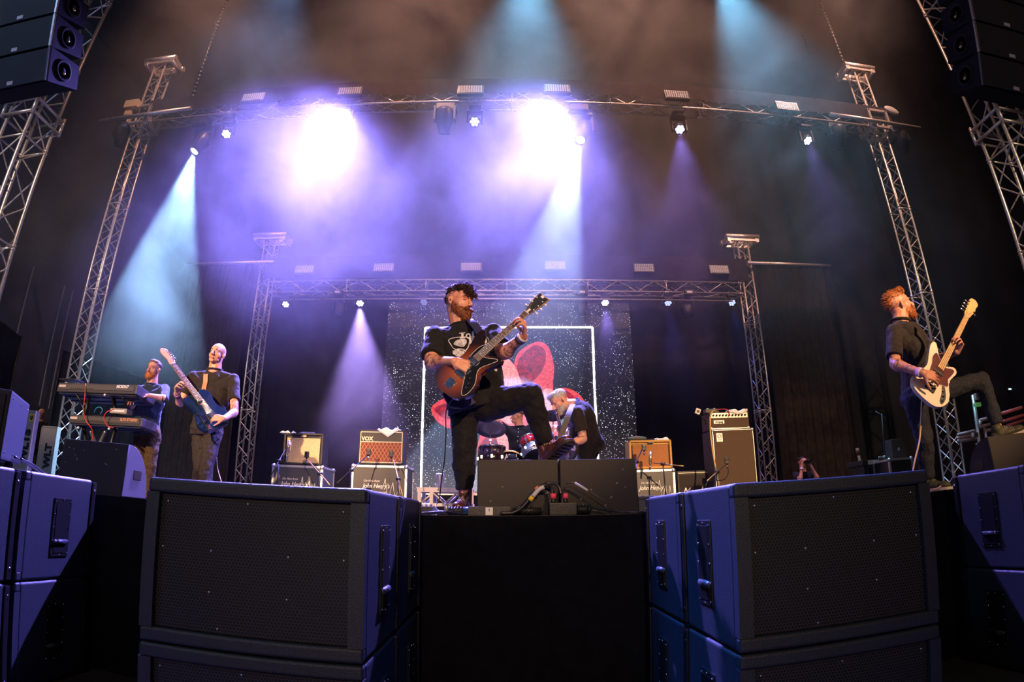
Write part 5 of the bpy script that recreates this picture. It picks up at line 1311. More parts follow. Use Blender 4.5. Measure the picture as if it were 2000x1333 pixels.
# barrier / dolly of red and pink tubes
YB = 7.6
def rail_rack():
    c = v3(1945, 860, YB); r = thing('tube_trolley', 'trolley rack of pink and red metal tubes behind the right wedge monitor', 'trolley', (c.x, YB, S)); O = Vector((c.x, YB, S)); g = lambda px, py, Y=YB: v3(px, py, Y) - O
    RD = mat('coral_metal', (0.55, 0.12, 0.11), .5, .2); PK = mat('pinkish_metal', (0.45, 0.30, 0.27), .5, .3)
    for a, b, m in (((1958, 808), (1994, 797), RD), ((1962, 823), (1997, 812), RD), ((1968, 832), (1998, 822), RD), ((1912, 835), (1938, 828), PK), ((1926, 842), (1940, 838), PK), ((1914, 822), (1932, 817), PK), ((1872, 850), (1902, 843), PK), ((1872, 856), (1903, 850), PK), ((1872, 862), (1904, 857), PK)):
        MB().cap(g(*a), g(*b), .030, n=10).build('tube', m, r)
    MB().cap(g(1914, 822), g(1914, 835), .03, n=10).build('tube', PK, r)
    for px in (1923, 1979, 1990): MB().cap(g(px, 838), Vector((g(px, 838).x, 0, .02)), .022, n=8).build('upright', PK, r)
    MB().box((g(1950, 860).x, .25, .10), (1.5, .5, .06)).build('platform', M_BLKMET, r)
    for sx in (-.6, .6):
        for sy in (.05, .45): MB().cyl((g(1950, 860).x + sx - .02, sy, .05), (g(1950, 860).x + sx + .02, sy, .05), .05, n=12).build('wheel', M_RUB, r)
rail_rack()
f_ = Vector((v3(1908, 900, 6.8).x, 6.8, S)); tp = v3(1900, 772, 6.8) - f_
r = thing('upright_frame', 'upright metal post with a green-lit box clamped to it, behind the bass player\'s shin', 'post', f_)
MB().cyl((0.08, 0, 0), tp, .028, n=10).build('post', M_ALU, r); MB().box(v3(1909, 791, 6.75) - f_, (.10, .06, .06), bevel=.01).build('green_box', mat('green_lit_box', (0.15, 0.45, 0.12), .4, emit=(.3, 1, .25), estr=.12), r)
MB().box(v3(1908, 775, 6.75) - f_, (.07, .05, .10), bevel=.015).build('pale_clamp', M_ALU, r); MB().cyl((.08, 0, .02), (.08, 0, .0), .2, n=16).build('base', M_BLKMET, r)
for k, (px, py) in enumerate(((1904, 850), (1913, 870))): MB().box(v3(px, py, 6.78) - f_, (.09, .07, .07), bevel=.015).build('coupler', M_STEEL, r)
o = MB().tube(spline([v3(1786, 952, 3.6), v3(1800, 951, 3.62), v3(1815, 957, 3.65), v3(1830, 955, 3.7), v3(1838, 950, 3.75)], 6), .006, 6).build('signal_cable', mat('peach_cable', (0.55, 0.33, 0.2), .5)); tag(o, 'peach cable lying at the stage edge below the right tower', 'cable')
r = thing('exit_lamp', 'tiny cold white lamp glowing in the dark far right wing', 'lamp', v3(1973, 761, 10.65)); MB().box((0, 0, 0), (.22, .06, .06), bevel=.01).build('housing', M_BLACK, r); MB().box((0, -.032, 0), (.18, .004, .035)).build('lens', mat('cold_lamp', (0.1, 0.1, 0.1), .4, emit=(.6, .95, 1), estr=1.6), r)
r = thing('exit_lamp', 'tiny dim lamp in the dark left of the bass player', 'lamp', v3(1770, 771, 13.87)); MB().box((0, 0, 0), (.10, .05, .06), bevel=.01).build('housing', M_BLACK, r); MB().box((0, -.027, 0), (.07, .004, .03)).build('lens', mat('dim_lamp', (0.1, 0.1, 0.1), .4, emit=(.7, .9, 1), estr=.6), r)
# ------------------------------------------------------------------ guitars
OFFSET = [(-.175, -.03), (-.155, -.105), (-.11, -.155), (-.05, -.18), (.01, -.168), (.065, -.125), (.12, -.105), (.18, -.13), (.235, -.155), (.275, -.148), (.27, -.11), (.235, -.06), (.205, -.030),
          (.205, .030), (.24, .048), (.29, .08), (.335, .112), (.345, .14), (.30, .155), (.22, .13), (.14, .103), (.06, .11), (-.02, .145), (-.09, .155), (-.15, .12), (-.18, .05)]
TELE = [(-.115, 0), (-.112, -.09), (-.07, -.145), (0, -.158), (.07, -.125), (.13, -.108), (.20, -.128), (.26, -.132), (.285, -.105), (.25, -.062), (.215, -.030), (.215, .030), (.28, .035), (.295, .08), (.265, .12), (.20, .128), (.13, .108), (.07, .125), (0, .158), (-.07, .145), (-.112, .09)]
JBASS = [(-.125, -.03), (-.11, -.12), (-.05, -.175), (.03, -.185), (.10, -.145), (.16, -.118), (.22, -.128), (.285, -.142), (.315, -.11), (.29, -.062), (.26, -.035), (.26, .035), (.31, .06), (.375, .105), (.41, .145), (.36, .165), (.26, .14), (.17, .113), (.10, .128), (.03, .160), (-.05, .155), (-.105, .10)]
def guitar(name, label, bridge, nut, normal, kind, colors, lefty=False, group=None, roll=0.0, strap=None):
    """bridge, nut: where those two sit; normal: which way its face looks"""
    B = Vector(bridge); Nn = Vector(nut); SC = {'bass': 0.864}.get(kind, 0.648)
    x = (Nn - B).normalized(); k = (Nn - B).length / SC
    z = Vector(normal); z = (z - x * z.dot(x)).normalized(); y = z.cross(x)
    M = Matrix((x, y, z)).transposed().to_4x4()
    if roll: M = M @ Matrix.Rotation(roll, 4, 'X')
    r = thing(name, label, 'bass guitar' if kind == 'bass' else 'guitar', B, rot=M.to_euler())
    r.scale = (k, k, k)
    if group: r['group'] = group
    f = -1 if lefty else 1
    fl = lambda pts: [(a, b * f) for a, b in pts]
    out = {'offset': OFFSET, 'tele': TELE, 'bass': JBASS}[kind]
    MB().prism(loop2(fl(out), 5), -0.042, 0.0, bevel=0.008).build('body', colors['body'], r)
    nw0, nw1 = (0.031, 0.0235) if kind == 'bass' else (0.028, 0.0215)
    e = 0.205 if kind != 'bass' else 0.27
    # pickguard
    if kind == 'offset':
        pg = [(.285, .015), (.24, .05), (.17, .055), (.10, .035), (.02, -.03), (-.02, -.06), (-.085, -.11), (-.10, -.135), (-.075, -.152), (-.02, -.15), (.03, -.13), (.075, -.09), (.12, -.075), (.18, -.10), (.235, -.125), (.245, -.11), (.20, -.04), (.205, 0)]
    elif kind == 'tele':
        pg = [(.215, .034), (.20, .10), (.15, .092), (.10, .075), (.06, .045), (.05, -.02), (.055, -.07), (.08, -.108), (.13, -.09), (.19, -.108), (.24, -.11), (.22, -.06), (.215, -.034)]
    else:
        pg = [(.30, .05), (.32, .09), (.27, .105), (.20, .085), (.12, .07), (.08, .04), (.07, -.02), (.09, -.09), (.12, -.125), (.17, -.10), (.22, -.11), (.28, -.115), (.28, -.08), (.255, -.04), (.26, 0)]
    p = MB().prism(loop2(fl(pg), 4), 0.0004, 0.0035).build('pickguard', colors['guard'], r)
    o2 = loop2(fl(pg), 4)
    if kind != 'tele':
        MB().tube([(a, b, 0.003) for a, b in o2], 0.0016, 4, close=True).build('pickguard_edge', M_WHITE if kind == 'offset' else _mats['white_print'], p)
    # neck
    L0, L1 = (0.14 if kind != 'tele' else 0.155, SC) if kind != 'bass' else (0.21, SC)
    mb = MB(); n = 12
    rings = []
    for i in range(n + 1):
        X = L0 + (L1 - L0) * i / n; w = nw0 + (nw1 - nw0) * i / n
        rings.append([mb.bm.verts.new((X, w * c, zz)) for c, zz in ((-1, .0045), (1, .0045), (0.95, -.006), (0.55, -.016), (-0.55, -.016), (-0.95, -.006))])
    for a, b in zip(rings, rings[1:]):
        for j in range(6): mb.bm.faces.new((a[j], a[(j + 1) % 6], b[(j + 1) % 6], b[j]))
    mb.bm.faces.new(rings[0]); mb.bm.faces.new(rings[-1][::-1])
    nk = mb.build('neck', colors['neck'], r)
    mb = MB()
    mb.bm.faces.new([mb.bm.verts.new(v) for v in ((L0, -nw0, .0052), (L0, nw0, .0052), (L1, nw1, .0052), (L1, -nw1, .0052))])
    g = bmesh.ops.extrude_face_region(mb.bm, geom=list(mb.bm.faces)); bmesh.ops.translate(mb.bm, vec=(0, 0, .004), verts=[v for v in g['geom'] if isinstance(v, bmesh.types.BMVert)])
    fb = mb.build('fretboard', colors['board'], nk)
    mb = MB(); md = MB()
    for i in range(1, 22):
        X = SC * (1 - 2 ** (-i / 12.0)); X = SC - X
        if X < L0 + 0.005: break
        w = nw1 + (nw0 - nw1) * (SC - X) / (SC - L0)
        mb.box((X, 0, .0098), (.0022, 2 * w, .0018))
        if i in (3, 5, 7, 9, 12, 15, 17): md.cyl((X + .012, 0, .0088), (X + .012, 0, .0096), 0.0035, n=8)
    mb.build('frets', M_STEEL, fb); md.build('inlay_dots', colors.get('dots', M_WHITE), fb)
    if colors.get('binding'):
        mb = MB()
        for s in (-1, 1): mb.cyl((L0, s * nw0, .007), (L1, s * nw1, .007), .0022, n=5)
        mb.build('binding', mat('cream_binding', (0.75, 0.62, 0.38), 0.5), nk)
    # headstock
    if kind == 'offset':
        hs = [(SC, -.022), (SC, .022), (SC + .05, .036), (SC + .12, .045), (SC + .185, .048), (SC + .175, .0), (SC + .185, -.048), (SC + .12, -.045), (SC + .05, -.036)]
        ho = fl(hs); pegs = [(SC + .045 + .045 * i, s * .052) for i in range(3) for s in (-1, 1)]
    elif kind == 'tele':
        hs = [(SC, -.021), (SC, .021), (SC + .03, .026), (SC + .06, .020), (SC + .10, .028), (SC + .15, .034), (SC + .185, .028), (SC + .20, .005), (SC + .185, -.018), (SC + .165, -.030), (SC + .08, -.030), (SC + .03, -.03)]
        hs = [(a, -b) for a, b in hs]; ho = loop2(fl(hs), 3); pegs = [(SC + .03 + .024 * i, f * .040) for i in range(6)]
    else:
        hs = [(SC, -.024), (SC, .024), (SC + .05, .036), (SC + .10, .040), (SC + .16, .045), (SC + .205, .035), (SC + .22, -.005), (SC + .20, -.04), (SC + .17, -.05), (SC + .14, -.042), (SC + .10, -.05), (SC + .04, -.035)]
        ho = loop2(fl(hs), 3); pegs = [(SC + .04 + .038 * i, f * .062) for i in range(4)] + [(SC + .08, -f * .062)]
    hd = MB().prism(ho, -0.010, 0.005, bevel=0.002).build('headstock', colors['neck'], nk)
    if kind == 'offset':
        MB().prism([(SC + .004 + (a - SC - .004) * 0.97, b * 0.92) for a, b in ho], 0.005, 0.0062).build('headstock_face', M_BLACK, hd)
        mb = MB(); mb.box((SC + .165, 0.004 * f, .0075), (.018, .024, .001)).box((SC + .02, 0, .0075), (.03, .016, .001)); mb.build('headstock_marks', M_WHITE, hd)
    mb = MB()
    for X, Y in pegs:
        s = 1 if Y > 0 else -1
        big = 1.5 if kind == 'bass' else 1
        mb2 = MB(); mb2.cyl((X, Y - s * .022, .004), (X, Y - s * .022, .016), .0045 * big, n=8).cyl((X, Y - s * .02, -.006), (X, Y, -.006), .003 * big, n=6).ell((X, Y + s * .006, -.006), (.008 * big, .010 * big, .005 * big), n=8)
        mb2.build('tuning_peg', colors.get('pegs', M_CHROME), hd)
    MB().box((SC, 0, .009), (.005, 2 * nw1, .006)).build('nut', M_WHITE, nk)
    # strings, bridge, pickups
    ns = {'bass': 5 if kind == 'bass' else 6}.get(kind, 6); mb = MB(); bx = -0.0 if kind != 'offset' else -.0
    tail = {'offset': -.085, 'tele': -.03, 'bass': -.03}[kind]
    for i in range(ns):
        t = (i / (ns - 1) - .5); a = 0.052 if kind != 'bass' else 0.070
        rad = 0.0007 if kind != 'bass' else 0.0012
        mb.cyl((tail, t * a, .012), (SC, t * (2 * nw1 - .008), .014), rad, n=4, caps=False)
        mb.cyl((SC, t * (2 * nw1 - .008), .014), (SC + .03 + .02 * abs(i - 2), t * .05, .011), rad, n=4, caps=False)
    mb.build('strings', M_CHROME, r)
    if kind == 'offset':
        tp = MB().prism([(-.135, -.026), (-.135, .026), (-.07, .036), (-.062, 0), (-.07, -.036)], .0005, .004, bevel=.001).build('tremolo_plate', M_CHROME, r)
        mb = MB().box((-.088, 0, .008), (.012, .056, .008)); 
        for s in (-1, 1):
            for a in (-.125, -.078): mb.ell((a, s * .022, .005), .003, n=5)
        mb.build('tailpiece', M_CHROME, tp)
        MB().box((0, 0, .009), (.032, .086, .014), bevel=.003).build('bridge', M_CHROME, r)
        for X in (.045, .128): MB().box((X, 0, .0065), (.040, .088, .008), bevel=.002).build('pickup', M_CHROME, r)
        for X, Y in ((-.045, -.118), (-.015, -.105), (.02, -.085)):
            MB().cyl((X, Y * f, .003), (X, Y * f, .014), .0105, .008, n=12).build('knob', M_BLACK, r)
        s_ = MB()
        for X, Y in ((-.085, -.135), (-.03, -.14), (.045, -.11), (.10, -.075), (.22, -.115), (.26, .03), (.19, .05), (.06, .01)): s_.ell((X, Y * f, .0042), .0024, n=5)
        s_.build('screw_pattern', M_CHROME, p)
    elif kind == 'tele':
        MB().box((.005, 0, .006), (.075, .080, .009), bevel=.002).build('bridge', M_CHROME, r)
        MB().box((.175, 0, .007), (.026, .072, .010), bevel=.004).build('pickup', M_CHROME, r)
        cp = MB().box((-.02, -.085 * f, .003), (.155, .034, .004), rot=(0, 0, R(6 * f)), bevel=.001).build('control_plate', M_CHROME, r)
        for X, Y in ((-.05, -.088), (.0, -.083)): MB().cyl((X, Y * f, .004), (X, Y * f, .022), .009, n=12).build('knob', M_CHROME, r)
    else:
        MB().box((-.005, 0, .006), (.055, .090, .014), bevel=.002).build('bridge', M_BLKMET, r)
        for X in (.075, .17): MB().box((X, 0, .007), (.028, .096, .010), bevel=.004).build('pickup', M_BLACK, r)
        cp = MB().prism(loop2(fl([(-.06, -.15), (.0, -.155), (.06, -.125), (.095, -.095), (.085, -.08), (.02, -.105), (-.05, -.12)]), 3), .0006, .004).build('control_plate', M_BLACK, r)
        for X, Y in ((-.03, -.138), (.01, -.128), (.05, -.108)): MB().cyl((X, Y * f, .004), (X, Y * f, .02), .009, n=12).build('knob', M_CHROME, r)
    return r

def sunburst():
    m = bpy.data.materials.new('sunburst_lacquer'); m.use_nodes = True; nt = m.node_tree; b = nt.nodes['Principled BSDF']; N = nt.nodes.new; Lk = nt.links.new
    tc = N('ShaderNodeTexCoord'); mp = N('ShaderNodeMapping'); mp.inputs['Location'].default_value = (-.08, 0, 0); Lk(tc.outputs['Object'], mp.inputs[0])
    mp.inputs['Scale'].default_value = (3.7, 5.4, 0.0)
    mp.vector_type = 'POINT'
    g = N('ShaderNodeVectorMath'); g.operation = 'LENGTH'; Lk(mp.outputs[0], g.inputs[0])
    cr = N('ShaderNodeValToRGB'); e = cr.color_ramp.elements
    e[0].position = 0.25; e[0].color = (0.30, 0.070, 0.012, 1); e[1].position = 0.92; e[1].color = (0.012, 0.005, 0.004, 1)
    x = e.new(0.70); x.color = (0.10, 0.020, 0.006, 1)
    w = N('ShaderNodeTexNoise'); w.inputs['Scale'].default_value = 25; Lk(tc.outputs['Object'], w.inputs['Vector'])
    Lk(g.outputs['Value'], cr.inputs[0]); Lk(cr.outputs[0], b.inputs['Base Color']); b.inputs['Roughness'].default_value = 0.25; b.inputs['Coat Weight'].default_value = 0.4
    return m
M_ROSE = mat('rosewood', (0.10, 0.045, 0.028), 0.5, 0, 0.2, 90, 0.3)
M_MAPLE = mat('maple', (0.62, 0.38, 0.15), 0.35, 0, 0.1, 40, 0.1)
# ------------------------------------------------------------------ people
def skin_mat(name, col, tattoo=False):
    m = bpy.data.materials.new(name); m.use_nodes = True; nt = m.node_tree; b = nt.nodes['Principled BSDF']; N = nt.nodes.new; Lk = nt.links.new
    tc = N('ShaderNodeTexCoord'); n = N('ShaderNodeTexNoise'); n.inputs['Scale'].default_value = 14; n.inputs['Detail'].default_value = 4; Lk(tc.outputs['Object'], n.inputs['Vector'])
    mx = N('ShaderNodeMix'); mx.data_type = 'RGBA'; mx.inputs[6].default_value = (*col, 1); mx.inputs[7].default_value = (col[0] * 0.92, col[1] * 0.72, col[2] * 0.66, 1)
    mr = N('ShaderNodeMapRange'); mr.inputs['From Min'].default_value = 0.4; mr.inputs['From Max'].default_value = 0.65; Lk(n.outputs['Fac'], mr.inputs['Value']); Lk(mr.outputs['Result'], mx.inputs[0])
    last = mx.outputs[2]
    if tattoo:
        t = N('ShaderNodeTexNoise'); t.inputs['Scale'].default_value = 17; t.inputs['Detail'].default_value = 6; t.inputs['Roughness'].default_value = 0.7; t.inputs['Distortion'].default_value = 1.2; Lk(tc.outputs['Object'], t.inputs['Vector'])
        r2 = N('ShaderNodeMapRange'); r2.inputs['From Min'].default_value = 0.50; r2.inputs['From Max'].default_value = 0.56; Lk(t.outputs['Fac'], r2.inputs['Value'])
        w = N('ShaderNodeMath'); w.operation = 'MULTIPLY'; w.inputs[1].default_value = 0.82; Lk(r2.outputs['Result'], w.inputs[0])
        m2 = N('ShaderNodeMix'); m2.data_type = 'RGBA'; Lk(w.outputs[0], m2.inputs[0]); Lk(last, m2.inputs[6]); m2.inputs[7].default_value = (0.045, 0.035, 0.04, 1); last = m2.outputs[2]
    Lk(last, b.inputs['Base Color']); b.inputs['Roughness'].default_value = 0.48
    b.inputs['Subsurface Weight'].default_value = 0.0
    return m
SK = {k: (skin_mat('skin_' + k, c), skin_mat('tattooed_skin_' + k, c, True)) for k, c in dict(ruddy=(0.62, 0.30, 0.19), pale=(0.66, 0.36, 0.25), warm=(0.60, 0.30, 0.18)).items()}
def hair_mat(name, col, col2=None, bump=1.0): return mat(name, col, 0.55, 0, bump, 90, 0.0 if col2 else 0.35, col2, spec=0.35)

def headframe(c, fwd, up):
    f = Vector(fwd).normalized(); u = Vector(up); u = (u - f * u.dot(f)).normalized(); rgt = f.cross(u)
    return Matrix.Translation(Vector(c)) @ Matrix((rgt, f, u)).transposed().to_4x4()

def add_head(mb, H, s=1.0, wide=1.0, jaw=1.0):
    R3 = H.to_3x3()
    def E(x, y, z, a, b, c, rot=None):
        q = R3 if rot is None else R3 @ Euler(rot).to_matrix()
        mb.ell(H @ Vector((x * s * wide, y * s, z * s)), (a * s * wide, b * s, c * s), rot=q, n=14)
    def K(p, q, r0, r1): mb.cap(H @ (Vector(p) * s), H @ (Vector(q) * s), r0 * s, r1 * s, 10)
    E(0, -.012, .036, .075, .093, .083); E(0, .028, .034, .064, .058, .064); E(0, .034, -.02, .058, .052, .066)
    E(0, .028, -.072, .052 * jaw, .052, .036); E(0, .066, -.096, .024 * jaw, .022, .019); E(0, -.03, -.03, .06, .06, .06)
    for q in (-1, 1):
        E(q * .036, .050, -.030, .024, .019, .030); E(q * .010, .101, -.041, .0095, .011, .008)
        E(q * .077, -.006, -.006, .007, .016, .027, (0, 0, q * .3)); E(q * .081, -.012, .006, .006, .011, .015, (0, 0, q * .5)); E(q * .076, -.002, -.028, .006, .008, .009)
    K((0, .086, .008), (0, .110, -.034), .0085, .0125)
    K((-.036, .076, .020), (-.008, .084, .015), .010, .009); K((.036, .076, .020), (.008, .084, .015), .010, .009)
    E(0, .086, -.066, .025, .012, .0065); E(0, .084, -.078, .021, .012, .008)

def face_parts(body, H, s, hair, eyes='open', brow=True, lip=(0.40, 0.14, 0.11)):
    inv = basis(body).inverted() @ H; R3 = inv.to_3x3()
    W = lambda x, y, z: inv @ (Vector((x, y, z)) * s)
    for q in (-1, 1):
        if eyes == 'open':
            e = MB().ell(W(q * .031, .0735, -.001), (.0125 * s, .0100 * s, .0050 * s), rot=R3, n=10).build('eye', mat('eye_white', (0.75, 0.70, 0.66), 0.25), body)
            MB().ell(W(q * .031, .0812, -.001), (.0048 * s, .004 * s, .0044 * s), rot=R3, n=8).build('iris', mat('iris_dark', (0.03, 0.03, 0.035), 0.15), e)
        else:
            MB().ell(W(q * .031, .0765, -.003), (.0135 * s, .008 * s, .0022 * s), rot=R3 @ Euler((0, q * .12, 0)).to_matrix(), n=8).build('eyelashes', mat('lash_dark', (0.05, 0.025, 0.018), 0.6), body)
        if brow:
            MB().tube([W(q * .014, .0925, .017), W(q * .030, .0905, .025), W(q * .046, .079, .019)], [.0040 * s, .0048 * s, .0022 * s], 6).build('eyebrow', hair, body)
    MB().ell(W(0, .094, -.067), (.023 * s, .006 * s, .0042 * s), rot=R3, n=8).ell(W(0, .0925, -.077), (.019 * s, .006 * s, .0055 * s), rot=R3, n=8).build('lips', mat('lips_%d' % int(lip[0] * 100), lip, 0.45), body)

def tufts(mb, ells, H, s, n, ln, rad, dirf, seed=1, curl=0.0, keep=None, seg=3):
    """locks of hair standing on a set of ellipsoids given in the head's frame"""
    rnd = random.Random(seed); R3 = H.to_3x3(); done = 0; tries = 0
    while done < n and tries < n * 30:
        tries += 1
        c, rr = rnd.choice(ells); v = Vector((rnd.gauss(0, 1), rnd.gauss(0, 1), rnd.gauss(0, 1))).normalized()
        p = Vector((c[0] + v.x * rr[0], c[1] + v.y * rr[1], c[2] + v.z * rr[2]))
        if keep and not keep(p, v): continue
        if any(((p.x - a[0]) / (b[0] * .93)) ** 2 + ((p.y - a[1]) / (b[1] * .93)) ** 2 + ((p.z - a[2]) / (b[2] * .93)) ** 2 < 1 for a, b in ells): continue
        d = dirf(p, v).normalized(); L = ln * rnd.uniform(0.6, 1.2)
        side = d.cross(Vector((rnd.gauss(0, 1), rnd.gauss(0, 1), rnd.gauss(0, 1)))).normalized(); s2 = d.cross(side)
        ph = rnd.uniform(0, 6.28); pts = []; k = seg + 1
        for i in range(k):
            t = i / seg; a = ph + t * 5.5
            off = (side * math.cos(a) + s2 * math.sin(a)) * curl * min(1, t * 2.5) if curl else side * 0.12 * L * t * t
            pts.append(H @ ((p - v * 0.004 + d * L * t + off) * s))
        mb.tube(pts, [rad * s * (1 - 0.75 * i / seg) for i in range(k)], 4)
        done += 1
    return mb

FL = [(.043, .026, .021), (.048, .030, .022), (.044, .028, .022), (.035, .021, .019)]
def add_hand(mb, wrist, dirv, palm, side=1, curl=(0.5, 0.5, 0.55, 0.6), s=1.0, spread=0.10, thumb=(0.75, 0.5, 0.35), splay=None, rad=0.0088):
    """side: +1 when the thumb lies towards dirv x palm, else -1. Returns fingertip positions"""
    y = Vector(dirv).normalized(); z = Vector(palm); z = (z - y * z.dot(y)).normalized(); x = y.cross(z) * side
    W = Vector(wrist); tips = []
    pt = lambda a, b, c: W + (x * a + y * b + z * c) * s
    kn = [(.030, .090), (.010, .095), (-.011, .090), (-.030, .080)]
    for (a, b) in kn: mb.cap(pt(a * 0.55, .008, 0), pt(a, b, 0), .0145 * s, .0112 * s, 10)
    mb.ell(pt(0.0, .050, 0.002), (.036 * s, .042 * s, .0145 * s), rot=Matrix((x, y, z)).transposed(), n=12)
    mb.ell(pt(.026, .034, .010), (.015 * s, .028 * s, .014 * s), rot=Matrix((x, y, z)).transposed(), n=10)
    for i, (a, b) in enumerate(kn):
        p = pt(a, b, 0); c = curl[i] if not isinstance(curl[i], tuple) else curl[i][0]
        ang = 0.0; sp = spread * (1.5 - i)
        if splay: sp = splay[i]
        yy = (y * math.cos(sp) + x * math.sin(sp))
        for j in range(3):
            bend = (c if not isinstance(curl[i], tuple) else curl[i][j]); ang += bend * (0.9 if j == 0 else 1.0)
            d = yy * math.cos(ang) + z * math.sin(ang); L = FL[i][j] * s
            q = p + d * L; mb.cap(p, q, (rad - .0006 * j) * s, (rad - .0006 * (j + 1)) * s, 9); p = q
        tips.append(p)
    p = pt(.026, .022, .006); d = (x * thumb[0] + y * thumb[1] + z * thumb[2]).normalized()
    q = p + d * .040 * s; mb.cap(p, q, .0135 * s, .0108 * s, 10); d2 = (d * 0.8 + y * 0.45 + z * 0.1).normalized()
    q2 = q + d2 * .030 * s; mb.cap(q, q2, .0108 * s, .0098 * s, 10); q3 = q2 + d2 * .022 * s; mb.cap(q2, q3, .0098 * s, .0080 * s, 10)
    return tips

def limb(mb, a, b, c, ra, rb, rc, bulge=0.0, n=14):
    a, b, c = Vector(a), Vector(b), Vector(c)
    mb.cap(a, b, ra, rb, n); mb.cap(b, c, rb, rc, n)
    if bulge:
        m = b.lerp(c, 0.3); mb.cap(b.lerp(c, .12), b.lerp(c, .5), rb + bulge, rc + bulge * 0.6, n)

def torso(mb, P, Ch, N, SL, SR, fwd, g=1.0, belly=1.0, inf=0.0, hem=0.0):
    P, Ch, N, SL, SR = (Vector(q) for q in (P, Ch, N, SL, SR))
    up = (N - P).normalized()
    f = Vector(fwd); f = (f - up * f.dot(up)).normalized(); lat = f.cross(up)
    R3 = Matrix((lat, f, up)).transposed(); w = (SR - SL).length
    i = inf; mid = P.lerp(Ch, 0.5) + f * 0.02 * belly
    bx, by = .150 * g * belly + i, .118 * g * belly + i
    px, py = .158 * g + i, .118 * g + i; cx_, cy_ = max(w * 0.40, .15 * g) + i, .118 * g + i
    mb.ell(mid, (bx, by, .17 + i), rot=R3, n=16)
    mb.ell(Ch, (cx_, cy_, .155 + i), rot=R3, n=16)
    mb.ecyl(P, mid, px, py, R3, bx * .98, by * .98); mb.ecyl(mid, Ch, bx * .98, by * .98, R3, cx_ * .95, cy_ * .95)
    if hem:
        mb.ecyl(P - up * hem, P + up * .02, max(px, bx * .95) + .012, max(py, by * .95) + .010, R3, max(px, bx * .95), max(py, by * .95))
    else:
        mb.ell(P, (px, py, .12), rot=R3, n=16)
    mb.ell(Ch.lerp(N, 0.55), (w * 0.33 + i, .080 * g + i, .095 + i), rot=R3, n=16)
    r = .053 * g
    for Sx in (SL, SR):
        mb.ell(Sx, r + i * .7, n=12)
        mb.cap(N - up * (0.045 if not i else 0.055), Sx + up * .002, .048 + i * .5, .040 * g + i * .5, 12)
        mb.cap(Ch + (Sx - Ch) * .35, Sx, .10 * g + i * .5, r + i * .6, 12)

def shoe(parent, ankle, toe, up, m_up, m_sole, s=1.0, boot=False, name='boot', laces=None, world_parent=None):
    """ankle: joint; toe: tip of the foot at sole height"""
    A = Vector(ankle); T = Vector(toe); u = Vector(up).normalized(); d = (T - A); d = (d - u * d.dot(u)); L = 0.285 * s; d.normalize(); x = d.cross(u)
    F = Matrix((x, d, u)).transposed().to_4x4(); O = A - u * 0.095 * s - d * 0.075 * s; M = Matrix.Translation(O) @ F
    mb = MB(); W = lambda a, b, c: M @ (Vector((a, b, c)) * s)
    mb.ell(W(0, .06, .05), (.040 * s, .066 * s, .045 * s), rot=F.to_3x3(), n=14)
    mb.ell(W(0, .135, .045), (.046 * s, .085 * s, .036 * s), rot=F.to_3x3(), n=14)
    mb.ell(W(0, .215, .038), (.046 * s, .062 * s, .034 * s), rot=F.to_3x3(), n=14)
    mb.cap(W(0, .07, .06), W(0, .12, .07), .036 * s, .034 * s)
    mb.cap(W(0, .065, .06), W(0, .062, .15 if boot else .10), .044 * s, .046 * s)
    o = blob(mb, name, m_up, parent, voxel=0.005, smooth=3)
    out = loop2([(0, 0), (-.034, .012), (-.038, .07), (-.040, .14), (-.050, .20), (-.040, .265), (0, .285), (.040, .265), (.050, .20), (.040, .14), (.038, .07), (.034, .012)], 4)
    Mi = basis(parent).inverted() @ M @ Matrix.Diagonal((s, s, s, 1))
    sl = MB().prism(out, 0.0, 0.022, Mi, bevel=0.004); 
    for i in range(9): sl.box(Mi @ Vector((0, .02 + i * .03, -.002)), (.07 * s, .012 * s, .008 * s), rot=Mi.to_3x3().normalized())
    sl.build('sole', m_sole, o)
    if laces:
        mb = MB()
        for i in range(5):
            y, z = .098 + i * .020, .108 - i * .009
            mb.tube([Mi @ Vector((-.026, y, z - .008)), Mi @ Vector((0, y + .006, z + .006)), Mi @ Vector((.026, y, z - .008))], .0028 * s, 5)
            for q in (-1, 1): mb.ell(Mi @ Vector((q * .030, y, z - .012)), .004 * s, n=5)
        mb.build('laces', laces, o)
    return o

def v3(px, py, Y): return at(px, py, Y)
M_TEE = mat('black_cotton', (0.009, 0.0085, 0.010), 0.85, 0, 0.5, 30, 0.2, spec=0.2, sheen=0.1)
M_TEEB = mat('faded_black_cotton', (0.020, 0.015, 0.013), 0.85, 0, 0.5, 30, 0.2, spec=0.2, sheen=0.1)
M_JEAN = mat('black_denim', (0.0075, 0.007, 0.008), 0.8, 0, 0.8, 60, 0.3, spec=0.2, sheen=0.05)
M_JEANG = mat('charcoal_denim', (0.028, 0.023, 0.022), 0.8, 0, 0.8, 60, 0.3, spec=0.2)

